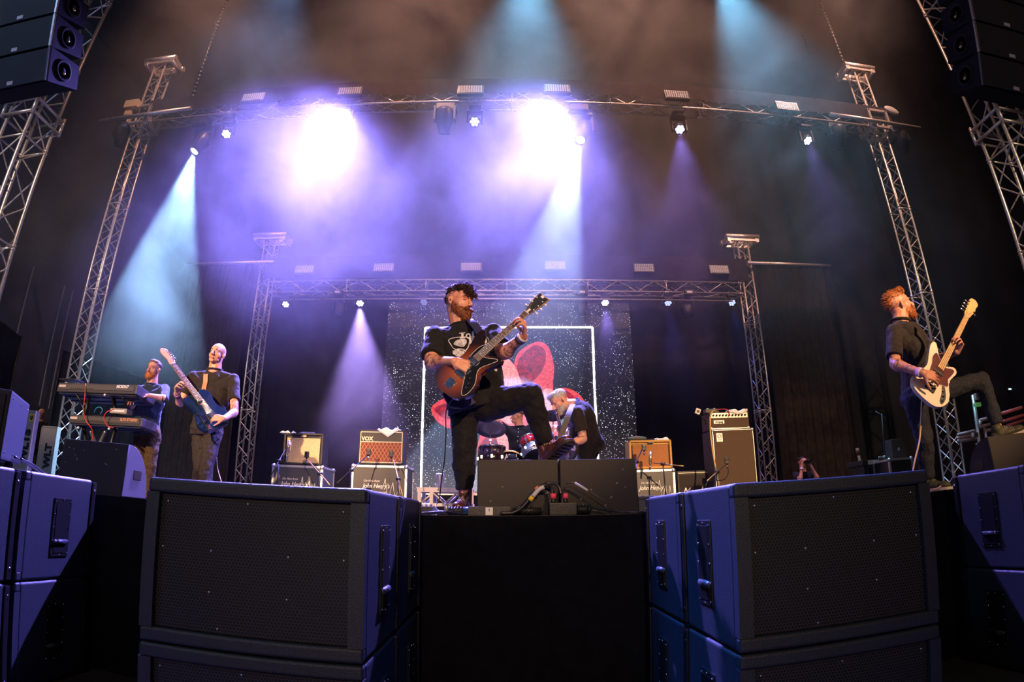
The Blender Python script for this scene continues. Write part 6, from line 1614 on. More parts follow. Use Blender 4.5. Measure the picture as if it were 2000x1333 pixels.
def person(name, label, base, J, head, skin='ruddy', g=1.0, belly=1.0, voxel=0.006, shirt=None, trousers=None, tattoo=None, sleeve=0.62, hands=(), arm=1.0, leg=1.0, long_sleeve=False, fold=0.012, jaw=1.0, wide=1.0, shirt_name='t_shirt', hem=0.09, legs=True):
    r = thing(name, label, 'person', base)
    mb = MB(); F = J['fwd']
    torso(mb, J['P'], J['Ch'], J['N'], J['SL'], J['SR'], F, g * 0.95, belly * .97, inf=-0.004)
    H = headframe(*head[:3]); s = head[3]
    add_head(mb, H, s, wide, jaw)
    nb = Vector(J['N']); mb.cap(H @ Vector((0, -.018 * s, -.055 * s)), nb - Vector((0, 0, .02)), .061 * s * (0.9 + 0.1 * g), .070 * (0.9 + 0.15 * g))
    for sd in 'LR':
        S_, E_, W_ = J['S' + sd], J['E' + sd], J['W' + sd]
        limb(mb, S_, E_, W_, .052 * arm, .041 * arm, .027 * (0.6 + .4 * arm), 0.007 * arm)
        if legs: limb(mb, J['H' + sd], J['K' + sd], J['A' + sd], .078 * leg, .048 * leg, .036, 0.008)
    tips = []
    for h in hands: tips.append(add_hand(mb, **h))
    pick = None
    if tattoo:
        segs = [(np.array(basis(r).inverted() @ Vector(a)) * 0 + np.array(a), np.array(b)) for a, b in tattoo]
        def pick(co):
            out = np.zeros(len(co), dtype=np.int32)
            for a, b in segs:
                ab = b - a; t = ((co - a) @ ab) / (ab @ ab); d = np.linalg.norm(co - (a + np.clip(t, 0, 1)[:, None] * ab), axis=1)
                out[(t > 0.0) & (t < 1.0) & (d < 0.085 * arm)] = 1
            return out
    body = blob(mb, 'body', list(SK[skin]), r, voxel=voxel, smooth=3, pick=pick)
    # clothes
    if shirt:
        mb = MB(); torso(mb, J['P'], J['Ch'], J['N'], J['SL'], J['SR'], F, g, belly, inf=0.014, hem=hem)
        for sd in 'LR':
            S_, E_, W_ = Vector(J['S' + sd]), Vector(J['E' + sd]), Vector(J['W' + sd])
            if long_sleeve:
                mb.cap(S_, E_, .060 * arm, .052 * arm); mb.cyl(E_, E_.lerp(W_, long_sleeve), .052 * arm, .044 * arm, 14)
            else:
                q = S_.lerp(E_, sleeve); mb.ell(S_, .059 * arm * (0.6 + .4 * g), n=12); mb.cyl(S_, q, .060 * arm, .066 * arm, 16)
        sh = blob(mb, shirt_name, shirt, r, voxel=max(voxel, .007), smooth=5, fold=fold, fold_scale=0.10)
        C0 = (basis(r).inverted() @ nb); upv = (nb - Vector(J['P'])).normalized(); hf = (H @ Vector((0, 0, -.05)) - nb); ax = (upv * 1.0 + Vector(F).normalized() * -0.15 * 0 + hf.normalized() * .6).normalized()
        Fm = frame(ax, (1, 0, 0)); rr = .076 * (0.9 + 0.15 * g)
        MB().tube([C0 + Fm @ Vector((rr * math.cos(t), rr * math.sin(t), -.008)) + Vector(F).normalized() * (-.0) for t in [i * PI / 12 for i in range(24)]], .011, 6, close=True).build('collar', shirt, sh)
    if trousers and legs:
        mb = MB(); up = (Vector(J['N']) - Vector(J['P'])).normalized()
        f = Vector(F); lat = f.cross(up).normalized(); R3 = Matrix((lat, f.normalized(), up)).transposed()
        mb.ell(Vector(J['P']) - up * .01, (.172 * g + .012, .135 * g + .012, .125), rot=R3, n=16)
        for sd in 'LR':
            h, k, a = Vector(J['H' + sd]), Vector(J['K' + sd]), Vector(J['A' + sd])
            mb.ell(Vector(J['P']).lerp(h, 0.8), .115 * leg, n=12)
            mb.cap(h, k, .100 * leg, .072 * leg, 14); mb.cap(k, k.lerp(a, .45), .070 * leg, .068 * leg, 14); mb.cyl(k.lerp(a, .4), k.lerp(a, .93), .069 * leg, .058 * (0.4 + 0.6 * leg), 16)
        blob(mb, 'trousers', trousers, r, voxel=max(voxel, .008), smooth=5, fold=fold * 1.4, fold_scale=0.09)
    return r, body, H, tips
def ribbon(name, pts, normals, w, m, parent, t=0.0025, world=True):
    pts = [Vector(p) for p in pts]; mb = MB(); rows = []
    for i, p in enumerate(pts):
        d = (pts[min(i + 1, len(pts) - 1)] - pts[max(i - 1, 0)]).normalized(); n = Vector(normals[i] if isinstance(normals, list) else normals); n = (n - d * n.dot(d)).normalized(); s = d.cross(n)
        rows.append([mb.bm.verts.new(p + s * a + n * b) for a, b in ((-w / 2, -t), (w / 2, -t), (w / 2, t), (-w / 2, t))])
    for A, B in zip(rows, rows[1:]):
        for k in range(4): mb.bm.faces.new((A[k], A[(k + 1) % 4], B[(k + 1) % 4], B[k]))
    mb.bm.faces.new(rows[0][::-1]); mb.bm.faces.new(rows[-1])
    return mb.build(name, m, parent, world=world)

def cling(strip, target, off, dirn=(0, 1, 0), start=1.0):
    """moves points onto the target's surface, looking along dirn"""
    d = Vector(dirn).normalized(); bv = BVHTree.FromPolygons([basis(target) @ v.co for v in target.data.vertices], [p.vertices[:] for p in target.data.polygons]); out = []
    for p in strip:
        p = Vector(p); h = bv.ray_cast(p - d * start, d, start * 2 + 1)
        if h[0] is None:
            h = bv.find_nearest(p)
        out.append(h[0] - d * off)
    return out

def print_on(name, mb, target, parent, m, dirn=(0, 1, 0), off=0.004):
    """flat shapes pressed onto cloth"""
    bmesh.ops.triangulate(mb.bm, faces=mb.bm.faces)
    for _ in range(3):
        es = [e for e in mb.bm.edges if e.calc_length() > 0.012]
        if not es: break
        bmesh.ops.subdivide_edges(mb.bm, edges=es, cuts=1)
        bmesh.ops.triangulate(mb.bm, faces=mb.bm.faces)
    d = Vector(dirn).normalized(); bv = BVHTree.FromPolygons([basis(target) @ v.co for v in target.data.vertices], [p.vertices[:] for p in target.data.polygons]); dead = []
    for v in mb.bm.verts:
        h = bv.ray_cast(v.co - d * 1.0, d, 2.0)
        if h[0] is None: dead.append(v)
        else: v.co = h[0] - d * off
    bmesh.ops.delete(mb.bm, geom=dead, context='VERTS')
    return mb.build(name, m, parent, world=True)

# ---- the singer -------------------------------------------------------------
P_ = dict(P=v3(932, 778, 3.98), Ch=v3(908, 690, 3.95), N=v3(899, 634, 3.96), SL=v3(962, 653, 3.97), SR=v3(851, 657, 3.93),
          ER=v3(842, 708, 3.80), WR=v3(886, 706, 3.60), EL=v3(984, 690, 3.80), WL=v3(1023, 657, 3.63),
          HR=v3(908, 800, 4.0), HL=v3(958, 792, 3.94), KR=v3(907, 878, 3.98), AR=v3(908, 962, 4.03), KL=v3(1036, 772, 3.76), AL=v3(1066, 868, 3.86), fwd=(0.06, -1, 0.0))
HC = v3(897, 592, 3.95); HFWD = Vector((0.78, -0.62, -0.03)); HUP = Vector((0.07, 0, 1))
singer, sbody, SH, tips = person('person', 'singer in a printed black t-shirt with a sunburst guitar, one boot up on a wedge', (P_['AR'].x, 4.0, S), P_, (HC, HFWD, HUP, 1.10), 'ruddy', g=1.22, belly=1.18, voxel=0.0047, shirt=M_TEE, trousers=M_JEAN, arm=1.22, leg=1.14, wide=1.06, jaw=1.1,
    tattoo=[(P_['ER'], P_['ER'].lerp(P_['WR'], 0.62)), (P_['EL'].lerp(P_['SL'], 0.5), P_['EL'].lerp(P_['WL'], 0.7))], fold=0.022, sleeve=0.80, hem=0.08,
    hands=[dict(wrist=P_['WR'], dirv=Vector((0.90, -0.05, -0.38)), palm=Vector((0.10, 0.95, -0.2)), side=-1, curl=((.35, .5, .4), (.3, .5, .4), (.28, .45, .4), (.3, .6, .5)), s=1.10, spread=0.13, thumb=(0.5, 0.75, 0.5)),
           dict(wrist=P_['WL'], dirv=Vector((0.05, -0.62, 0.68)), palm=Vector((-0.8, -0.35, 0.25)), side=-1, curl=((1.0, 1.0, .7), (1.05, 1.0, .7), (1.0, 1.05, .7), (1.0, 1.0, .8)), s=1.02, spread=0.06, thumb=(0.25, 0.65, 0.75))])
M_HAIRD = hair_mat('dark_brown_curls', (0.035, 0.014, 0.010)); M_BEARD = hair_mat('auburn_beard', (0.20, 0.062, 0.022), None)
face_parts(sbody, SH, 1.10, M_HAIRD, eyes='closed')
hs = 1.10
hair = [((0, -.014, .070), (.079, .090, .052)), ((0.0, .045, .084), (.064, .050, .036)), ((0, .010, .096), (.066, .072, .032)), ((0, -.060, .040), (.064, .050, .058))]
mb = MB()
for c, rr in hair: mb.ell(SH @ (Vector(c) * hs), tuple(a * hs for a in rr), rot=SH.to_3x3(), n=14)
h0 = blob(mb, 'hair', M_HAIRD, sbody, voxel=0.006, smooth=2)
lk = MB(); tufts(lk, hair, SH, hs, 420, .034, .0042, lambda p, v: Vector((v.x * 0.55, v.y * 0.5 + 0.6, v.z * 0.4 - 0.12)), seed=5, curl=0.007, keep=lambda p, v: (p.z > .046 or p.y < -.055) and v.z > -0.45, seg=6)
tufts(lk, [((-.01, .082, .080), (.052, .022, .026))], SH, hs, 95, .052, .0040, lambda p, v: Vector((v.x * 0.4 , 0.35, -1.0)), seed=9, curl=0.009, keep=lambda p, v: v.y > -0.2, seg=6)
lk.build('curly_locks', M_HAIRD, h0, world=True)
sides = [((0, -.022, .018), (.0785, .088, .052))]
mb = MB(); tufts(mb, sides, SH, hs, 900, .006, .0016, lambda p, v: v + Vector((0, -.3, -.6)), seed=3, keep=lambda p, v: p.y < .022 and p.z > -.045 and abs(v.x) > .15 or v.y < -.5 and p.z > -.05, seg=2); mb.build('cropped_sides', M_HAIRD, sbody, world=True)
beard = [((.062, .008, -.042), (.013, .020, .034)), ((-.062, .008, -.042), (.013, .020, .034)), ((0, .050, -.092), (.055, .050, .040)), ((.030, .030, -.070), (.032, .046, .040)), ((-.030, .030, -.070), (.032, .046, .040)), ((0, .072, -.115), (.034, .030, .030)), ((.020, .089, -.058), (.015, .010, .008)), ((-.020, .089, -.058), (.015, .010, .008))]
mb = MB()
for c, rr in beard: mb.ell(SH @ (Vector(c) * hs), tuple(a * hs for a in rr), rot=SH.to_3x3(), n=12)
b0 = blob(mb, 'beard', M_BEARD, sbody, voxel=0.0045, smooth=2)
mb = MB(); tufts(mb, beard, SH, hs, 700, .022, .0022, lambda p, v: v * .55 + Vector((0, .25, -.8)), seed=8, curl=0.002, keep=lambda p, v: v.z < .6 and v.y > -.55, seg=3); mb.build('whiskers', M_BEARD, b0, world=True)
MB().ell(SH @ (Vector((-.090, .006, -.008)) * hs), .0065, n=8).build('earpiece', mat('earpiece_blue', (0.10, 0.16, 0.25), 0.3), sbody, world=True)
MB().ell(SH @ (Vector((.090, .006, -.008)) * hs), .0065, n=8).build('earpiece', _mats['earpiece_blue'], sbody, world=True)
M_BOOT = mat('oxblood_leather', (0.075, 0.022, 0.010), 0.28, 0, 0.2, 30, 0.3, coat=0.3)
M_SOLE = mat('boot_sole', (0.03, 0.017, 0.012), 0.6); M_LACE = mat('pale_lace', (0.35, 0.30, 0.30), 0.6)
shoe(singer, P_['AR'] + Vector((0, 0, -0.04)), P_['AR'] + Vector((-0.06, -0.30, -0.09)), (0, 0, 1), M_BOOT, M_SOLE, 1.05, True, laces=M_LACE)
shoe(singer, P_['AL'] + Vector((0.0, 0, -0.022)), P_['AL'] + Vector((0.19, -0.24, -0.035)), Vector((-0.30, 0.42, 1.0)), M_BOOT, M_SOLE, 1.12, True, laces=M_LACE)
tee = [o for o in singer.children if o.name.startswith('t_shirt')][0]
# print on the shirt front: lettering over a winged emblem
cc = v3(907, 660, 3.8)
def outline_px(mb, pts, n=5, mi=0):
    q = [v3(a, b, 3.8) for a, b in pts]; o = loop2([(v.x, v.z) for v in q], n); mb.bm.faces.new([mb.bm.verts.new((x, 3.8, z)) for x, z in o]); return mb
def band_px(mb, pts, w=.006, close=True):
    q = [v3(a, b, 3.8) for a, b in pts]; o = [Vector(p) for p in loop2([(v.x, v.z) for v in q], 5)] if close else [Vector((p.x, p.z)) for p in spline(q, 6)]
    n = len(o)
    for i in range(n if close else n - 1):
        a, b = o[i], o[(i + 1) % n]; d = (b - a); 
        if d.length < 1e-6: continue
        s = Vector((-d.y, d.x)).normalized() * w / 2
        mb.bm.faces.new([mb.bm.verts.new((p.x, 3.8, p.y)) for p in (a - s, b - s * 1.0, b + s, a + s)])
def poly_px(mb, pts): mb.bm.faces.new([mb.bm.verts.new((q.x, 3.8, q.z)) for q in (v3(a, b, 3.8) for a, b in pts)])
mb = MB()
for pl in ([(896, 648), (908, 646), (908, 648.8), (896, 650.6)], [(900, 648), (905, 648), (906, 661), (901, 661)], [(898, 658.6), (909, 657.6), (909.4, 661), (898, 662)], [(921, 644), (924, 640), (925.5, 644), (925, 655), (926, 657), (922, 658)]): poly_px(mb, pl)
band_px(mb, [(911, 653), (914.5, 650), (918, 653), (918, 657), (914.5, 660), (911, 657.5)], .011)
band_px(mb, [(877, 662), (900, 658), (916, 661), (915, 678), (906, 687), (888, 682), (880, 672)])
outline_px(mb, [(892, 665), (906, 662), (912, 668), (906, 678), (895, 677), (886, 672)])
outline_px(mb, [(917, 658), (930, 656), (928, 672), (918, 672)])
band_px(mb, [(941, 655), (948, 652), (954, 660), (953, 670), (946, 665)])
outline_px(mb, [(944, 656), (949, 656), (951, 664), (947, 665)])
for a in ([(884, 688), (896, 684), (908, 690), (900, 697), (888, 694)], [(893, 690), (903, 697), (900, 700), (890, 696)], [(958, 697), (965, 702), (968, 712), (962, 708)], [(966, 716), (971, 720), (969, 724), (965, 721)]): outline_px(mb, a, 4)
band_px(mb, [(884, 687), (895, 683), (905, 684), (912, 690)], .008, False); band_px(mb, [(952, 694), (962, 699), (968, 708)], .006, False)
print_on('shirt_print', mb, tee, tee, mat('screen_print', (0.72, 0.70, 0.70), 0.8, 0, 0.3, 60, 0.15, (0.30, 0.29, 0.29)))
bw = basis(singer)
M_BAND = mat('wristband_pale', (0.7, 0.68, 0.70), 0.6); M_BANDD = mat('wristband_dark', (0.05, 0.03, 0.05), 0.5)
def wristband(parent, e, w, t, r, m, wd=0.012, name='wristband'):
    c = Vector(e).lerp(Vector(w), t); F = frame(Vector(w) - Vector(e)); iv = basis(parent).inverted()
    return MB().lathe([(r, -wd), (r + .003, -wd), (r + .003, wd), (r, wd), (r, -wd)], c, Vector(w) - Vector(e), 20).build(name, m, parent, world=True)
wristband(sbody, P_['EL'], P_['WL'], 0.93, .0335, M_BAND); wristband(sbody, P_['EL'], P_['WL'], 0.82, .036, M_BANDD, .008)
# his guitar
GBr, GNut = v3(900, 730, 3.60), v3(1029, 611, 3.585)
sg = guitar('electric_guitar', 'sunburst offset electric guitar with black pickguard, held by the singer', GBr, GNut, Vector((-0.16, -1, 0.24)), 'offset', dict(body=sunburst(), guard=mat('black_guard', (0.008, 0.008, 0.009), 0.2), neck=mat('tinted_neck', (0.55, 0.33, 0.12), 0.35), board=M_ROSE, binding=True, pegs=mat('pearl_peg', (0.8, 0.78, 0.72), 0.3)))
gm = basis(sg)
M_STRAP = mat('navy_strap', (0.03, 0.03, 0.09), 0.55, 0, 0.4, 120)
hornp = gm @ Vector((.335, .13, -.03))
pts = spline([hornp, v3(938, 650, 3.70), v3(928, 636, 3.78), v3(918, 626, 3.86), v3(913, 621, 3.97), v3(908, 632, 4.10)], 6)
st = ribbon('guitar_strap', pts, [Vector((-.2, -1, .1)).lerp(Vector((.1, .9, .9)), max(0, (i - 8) / 22)) for i in range(31)], .052, M_STRAP, None)
tag(st, 'navy strap running over the singer\'s shoulder to the horn of his guitar', 'strap')
pts = spline([gm @ Vector((-.17, 0, -.025)), v3(880, 787, 3.74), v3(893, 793, 3.73), v3(908, 791, 3.74), v3(925, 782, 3.78)], 6)
st = ribbon('guitar_strap', pts, Vector((0, -1, .3)), .05, M_STRAP, None); tag(st, 'lower end of the navy strap curling under the body of the singer\'s guitar', 'strap')
o = MB().tube(spline([gm @ Vector((-.13, -.09, -.02)), v3(872, 800, 3.72), v3(871, 850, 3.75), v3(868, 900, 3.8), v3(862, 940, 3.85), v3(858, 975, 3.9), v3(850, 990, 3.85), v3(858, 999, 3.7)], 8), .0038, 6).build('guitar_cable', _mats['cable_black']); tag(o, 'thin black cable hanging from the singer\'s guitar down to the deck', 'cable')
def beard_on(body, H, s, m, ells=None, n=420, ln=.018, seed=2, full=1.0):
    e = ells or [((0, .050, -.090), (.054, .048, .036 * full)), ((.030, .030, -.068), (.030, .044, .036)), ((-.030, .030, -.068), (.030, .044, .036)), ((0, .072, -.110), (.032, .026, .026 * full)), ((.020, .087, -.058), (.014, .010, .007)), ((-.020, .087, -.058), (.014, .010, .007))]
    mb = MB()
    for c, rr in e: mb.ell(H @ (Vector(c) * s), tuple(a * s for a in rr), rot=H.to_3x3(), n=12)
    b = blob(mb, 'beard', m, body, voxel=0.005, smooth=2)
    mb = MB(); tufts(mb, e, H, s, n, ln, .0022, lambda p, v: v * .6 + Vector((0, .25, -.8)), seed=seed, curl=0.002, keep=lambda p, v: v.z < .6 and v.y > -.55, seg=2); mb.build('whiskers', m, b, world=True)
def hair_on(body, H, s, m, ells, n=260, ln=.02, rad=.003, dirf=None, keep=None, curl=0.0, seed=4, seg=3):
    mb = MB()
    for c, rr in ells: mb.ell(H @ (Vector(c) * s), tuple(a * s for a in rr), rot=H.to_3x3(), n=14)
    h = blob(mb, 'hair', m, body, voxel=0.005, smooth=2)
    mb = MB(); tufts(mb, ells, H, s, n, ln, rad, dirf or (lambda p, v: v + Vector((0, -.3, .1))), seed=seed, curl=curl, keep=keep, seg=seg); mb.build('hair_strands', m, h, world=True)
    return h
def hand_at(wrist, tip_dir, palm, side, **k): return dict(wrist=wrist, dirv=Vector(tip_dir), palm=Vector(palm), side=side, **k)
GRIP = ((1.0, 1.0, .7), (1.05, 1.0, .7), (1.0, 1.05, .7), (1.0, 1.0, .8))
RELAX = ((.35, .5, .4), (.35, .5, .4), (.4, .5, .4), (.4, .6, .5))

# ---- shaven-headed guitarist on the left
Y = 5.57
G = dict(P=v3(404, 836, Y), Ch=v3(416, 775, Y), N=v3(420, 721, Y + .02), SR=v3(379, 735, Y - .02), SL=v3(457, 741, Y + .03),
         ER=v3(352, 788, Y - .06), WR=v3(345, 768, Y - .27), EL=v3(458, 806, Y - .10), WL=v3(437, 818, Y - .40),
         HR=v3(392, 850, Y), HL=v3(416, 850, Y), KR=v3(391, 915, Y - .10), AR=v3(380, 985, Y + .05), KL=v3(402, 918, Y - .16), AL=v3(398, 994, Y - .25), fwd=(0.22, -1, 0))
gp_, gb, gH, _ = person('person', 'shaven-headed guitarist in a faded black t-shirt playing a dark blue guitar', (G['AR'].x, Y, S), G, (v3(424, 693, Y), Vector((0.10, -1, 0.16)), Vector((0.12, 0.1, 1)), 1.07), 'pale', g=0.95, voxel=.0055, shirt=M_TEEB, trousers=M_JEANG, sleeve=.66, hem=.09, fold=.020,
    tattoo=[(G['SL'].lerp(G['EL'], .55), G['EL'].lerp(G['WL'], .7))],
    hands=[hand_at(G['WR'], (0.25, -0.55, 0.68), (0.8, -0.30, 0.25), 1, curl=((.7, .8, .5), (.75, .8, .5), (.8, .8, .5), (.8, .9, .6)), thumb=(.5, .5, .7), s=1.0), hand_at(G['WL'], (-0.95, -0.05, 0.05), (0.0, 0.9, -.35), 1, curl=((.5, .6, .4), (.5, .6, .4), (.5, .6, .4), (.5, .6, .5)), thumb=(.6, .7, .3), s=.98)])
M_STUB = hair_mat('grey_stubble', (0.42, 0.34, 0.31), None, .5)
face_parts(gb, gH, 1.07, hair_mat('brown_brow', (0.13, 0.07, 0.05)), eyes='open')
mb = MB(); tufts(mb, [((0, -.012, .036), (.0765, .0945, .0845))], gH, 1.07, 900, .004, .0011, lambda p, v: v, seed=4, keep=lambda p, v: p.z > .01 and not (p.y > .055 and p.z < .085), seg=1); mb.build('cropped_hair', M_STUB, gb, world=True)
wristband(gb, G['ER'], G['WR'], 0.9, .032, mat('wristband_mauve', (0.45, 0.22, 0.42), 0.6))
wristband(gb, G['ER'], G['WR'], 0.72, .034, M_BANDD, .006)
shoe(gp_, G['AR'], G['AR'] + Vector((-.05, -.3, -.08)), (0, 0, 1), M_BOOT, M_SOLE, 1.0); shoe(gp_, G['AL'], G['AL'] + Vector((0.05, -.3, -.08)), (0, 0, 1), M_BOOT, M_SOLE, 1.0)
tg = guitar('electric_guitar', 'dark blue single-cut electric guitar with a maple headstock, held by the shaven-headed guitarist', v3(415, 815, Y - .30), v3(338, 711, Y - .34), Vector((0.57, -.71, 0.42)), 'tele',
       dict(body=mat('lake_blue_lacquer', (0.003, 0.012, 0.032), 0.3, 0, 0, coat=.2), guard=mat('teal_black_guard', (0.004, 0.012, 0.018), 0.3), neck=mat('pinkish_maple', (0.58, 0.32, 0.17), 0.4), board=M_ROSE, binding=None), lefty=True)
gm2 = basis(tg)
M_TAN = mat('tan_leather_strap', (0.42, 0.20, 0.09), 0.5, 0, 0.2, 40)
gt = [o for o in gp_.children if o.name.startswith('t_shirt')][0]
pp = cling([v3(392, 726 + 45 * i / 8, Y - .2) for i in range(9)], gt, .012)
st = ribbon('guitar_strap', [pp[0] + Vector((0, .06, .015))] + pp + [gm2 @ Vector((.26, -.11, -.02))], Vector((0, -1, .2)), .052, M_TAN, None); tag(st, 'broad tan leather strap down the chest of the shaven-headed guitarist', 'strap')
o = MB().tube(spline([gm2 @ Vector((-.09, -.02, -.02)), v3(436, 846, Y - .1), v3(428, 858, Y - .05), v3(423, 885, Y - .05), v3(425, 915, Y - .05), v3(433, 945, Y - .1), v3(440, 985, Y - .2)], 8), .0045, 6).build('guitar_cable', mat('pale_cable', (0.40, 0.28, 0.22), 0.5)); tag(o, 'pale cable hanging from the dark blue guitar', 'cable')

# ---- keyboard player
Y = 6.35
K = dict(P=v3(286, 838, Y), Ch=v3(294, 785, Y), N=v3(297, 750, Y), SR=v3(270, 762, Y + .05), SL=v3(322, 760, Y - .02),
         ER=v3(256, 795, Y - .12), WR=v3(268, 782, Y - .34), EL=v3(322, 779, Y - .26), WL=v3(292, 773, Y - .42),
         HR=v3(276, 850, Y), HL=v3(300, 850, Y), KR=v3(270, 910, Y - .08), AR=v3(264, 970, Y), KL=v3(293, 912, Y - .05), AL=v3(290, 972, Y + .03), fwd=(0.1, -1, 0))
M_TEAL = mat('dark_teal_jersey', (0.016, 0.030, 0.040), 0.85, 0, 0.4, 40, .2, spec=.2, sheen=.2); M_OLIVE = mat('olive_work_trousers', (0.085, 0.055, 0.024), 0.85, 0, 0.7, 40, .3, spec=.2)
kp, kb, kH, _ = person('person', 'grinning keyboard player with an orange beard behind the two keyboards', (K['P'].x, Y, S), K, (v3(300, 722, Y - .02), Vector((0.02, -1, 0.02)), Vector((0.10, 0, 1)), 1.03), 'pale', g=1.0, belly=1.05, voxel=.006, shirt=M_TEAL, trousers=M_OLIVE, long_sleeve=0.25, fold=.020,
    hands=[hand_at(K['WL'], (-0.9, -0.25, 0.1), (-.1, .3, -.9), 1, curl=RELAX, s=1.0), hand_at(K['WR'], (0.0, -0.9, -.2), (0, .2, -1), -1, curl=RELAX)])
face_parts(kb, kH, 1.03, hair_mat('ginger_brow', (0.25, 0.10, 0.04)), eyes='closed')
i2 = basis(kb).inverted() @ kH
MB().ell(i2 @ Vector((0, .097, -.074)), (.019, .005, .0065), rot=i2.to_3x3()).build('teeth', mat('teeth', (0.8, 0.74, 0.68), 0.3), kb)
beard_on(kb, kH, 1.03, hair_mat('orange_beard', (0.52, 0.17, 0.03)), n=420, full=1.25)
hair_on(kb, kH, 1.03, hair_mat('grey_brown_hair', (0.17, 0.12, 0.10)), [((0, -.018, .060), (.078, .090, .062)), ((0, .03, .088), (.058, .048, .030))], n=420, ln=.020, keep=lambda p, v: p.z > .02, dirf=lambda p, v: v * .25 + Vector((0, -.8, .25)))
MB().tube([i2 @ Vector((.05 * math.cos(t), .085 + .03 * math.sin(t) * 0, -.14 - .045 * math.sin(t))) for t in [i * PI / 8 for i in range(9)]], .0022, 5).build('necklace', M_BLACK, kb)
shoe(kp, K['AR'], K['AR'] + Vector((-.03, -.3, -.08)), (0, 0, 1), M_BLACK, M_SOLE, 1.0, name='shoe'); shoe(kp, K['AL'], K['AL'] + Vector((0.03, -.3, -.08)), (0, 0, 1), M_BLACK, M_SOLE, 1.0, name='shoe')

# ---- drummer
Y = 8.95
D = dict(P=v3(1016, 893, Y), Ch=v3(1012, 857, Y), N=v3(1014, 833, Y), SR=v3(988, 838, Y - .02), SL=v3(1034, 838, Y + .02),
         ER=v3(971, 827, Y - .16), WR=v3(969, 803, Y - .22), EL=v3(1046, 868, Y - .10), WL=v3(1030, 880, Y - .33),
         HR=v3(1006, 898, Y), HL=v3(1026, 898, Y), KR=v3(1000, 897, Y - .42), AR=v3(1000, 938, Y - .45), KL=v3(1036, 897, Y - .40), AL=v3(1038, 938, Y - .42), fwd=(-0.15, -1, 0))
dp, db, dH, _ = person('person', 'drummer in a dark buttoned shirt with one arm raised, seen under the singer\'s leg', (D['P'].x, Y, S), D, (v3(1010, 814, Y), Vector((-0.9, -0.42, -0.02)), Vector((0.0, 0, 1)), 1.02), 'warm', g=1.0, voxel=.007, shirt=M_TEE, trousers=M_JEAN, fold=.012, arm=1.1,
    hands=[hand_at(D['WR'], (0.05, -0.1, 1), (0.5, -.8, 0), -1, curl=GRIP), hand_at(D['WL'], (-0.5, -0.6, .0), (0, .2, -1), 1, curl=GRIP)], shirt_name='shirt')
face_parts(db, dH, 1.02, hair_mat('brown_brow', (0.13, 0.07, 0.05)), eyes='open')
hair_on(db, dH, 1.02, hair_mat('short_brown_hair', (0.12, 0.05, 0.025)), [((0, -.020, .052), (.0785, .090, .066)), ((0, .03, .082), (.056, .044, .030))], n=260, ln=.010, keep=lambda p, v: p.z > .0)
ds = [o for o in dp.children if o.name.startswith('shirt')][0]
mb = MB()
for p in cling([v3(1013, 836, Y - .2), v3(1013, 843, Y - .2), v3(1012, 852, Y - .2), v3(1011, 861, Y - .2)], ds, .004): mb.ell(p, (.008, .004, .008), n=6)
mb.build('buttons', M_WHITE, ds, world=True)
sp_ = v3(1016, 893, Y); zt_ = sp_.z - .10 - (S + .34); st_ = thing('drum_stool', 'dark round stool the drummer sits on', 'stool', (sp_.x, Y + .02, S + .34))
MB().lathe([(.0001, zt_), (.15, zt_), (.165, zt_ - .02), (.16, zt_ - .07), (.0001, zt_ - .08)], n=24).build('seat', M_BLACK, st_); MB().cyl((0, 0, .12), (0, 0, zt_ - .06), .02).build('pole', M_CHROME, st_)
for k_ in range(3): MB().cyl((0, 0, .16), (.22 * math.cos(2.1 * k_), .22 * math.sin(2.1 * k_), .01), .011, n=6).build('leg', M_CHROME, st_)

# ---- second guitarist, bending forward
Y = 6.0
B = dict(P=v3(1150, 862, Y + .18), Ch=v3(1136, 812, Y + .03), N=v3(1119, 789, Y - .02), SR=v3(1128, 806, Y - .20), SL=v3(1124, 806, Y + .20),
         ER=v3(1139, 858, Y - .22), WR=v3(1098, 872, Y - .32), EL=v3(1112, 845, Y + .14), WL=v3(1096, 850, Y - .05),
         HR=v3(1148, 880, Y + .08), HL=v3(1152, 880, Y + .28), KR=v3(1138, 935, Y - .02), AR=v3(1152, 985, Y + .1), KL=v3(1135, 935, Y + .25), AL=v3(1150, 982, Y + .42), fwd=(-0.95, -0.25, -0.45))
bp, bb, bH, _ = person('person', 'grey-haired guitarist bending forward beside the drums, seen behind the singer\'s knee', (B['AR'].x, Y, S), B, (v3(1093, 784, Y - .03), Vector((-0.78, -0.30, -0.58)), Vector((-0.45, 0, 1)), 1.04), 'pale', g=1.05, belly=1.1, voxel=.0055, shirt=M_TEEB, trousers=M_JEAN, fold=.020, arm=1.05, sleeve=.72,
    tattoo=[(B['SR'].lerp(B['ER'], .70), B['SR'].lerp(B['ER'], .95))],
    hands=[hand_at(B['WR'], (-0.9, -0.1, -.15), (0.1, .9, -.3), -1, curl=RELAX), hand_at(B['WL'], (-0.4, -.2, .8), (-.8, .3, 0), -1, curl=GRIP)])
face_parts(bb, bH, 1.04, hair_mat('grey_brow', (0.30, 0.27, 0.25)), eyes='closed')
hair_on(bb, bH, 1.04, hair_mat('silver_hair', (0.44, 0.44, 0.46)), [((0, -.022, .052), (.080, .092, .070)), ((0, .03, .088), (.060, .050, .032))], n=520, ln=.024, keep=lambda p, v: p.z > -.01, dirf=lambda p, v: v * .3 + Vector((0, .75, -.1)))
beard_on(bb, bH, 1.04, hair_mat('grey_beard', (0.40, 0.34, 0.31)), n=260, ln=.008, full=.85)
wristband(bb, B['ER'], B['WR'], 0.92, .032, mat('wristband_lilac', (0.5, 0.3, 0.6), 0.6))
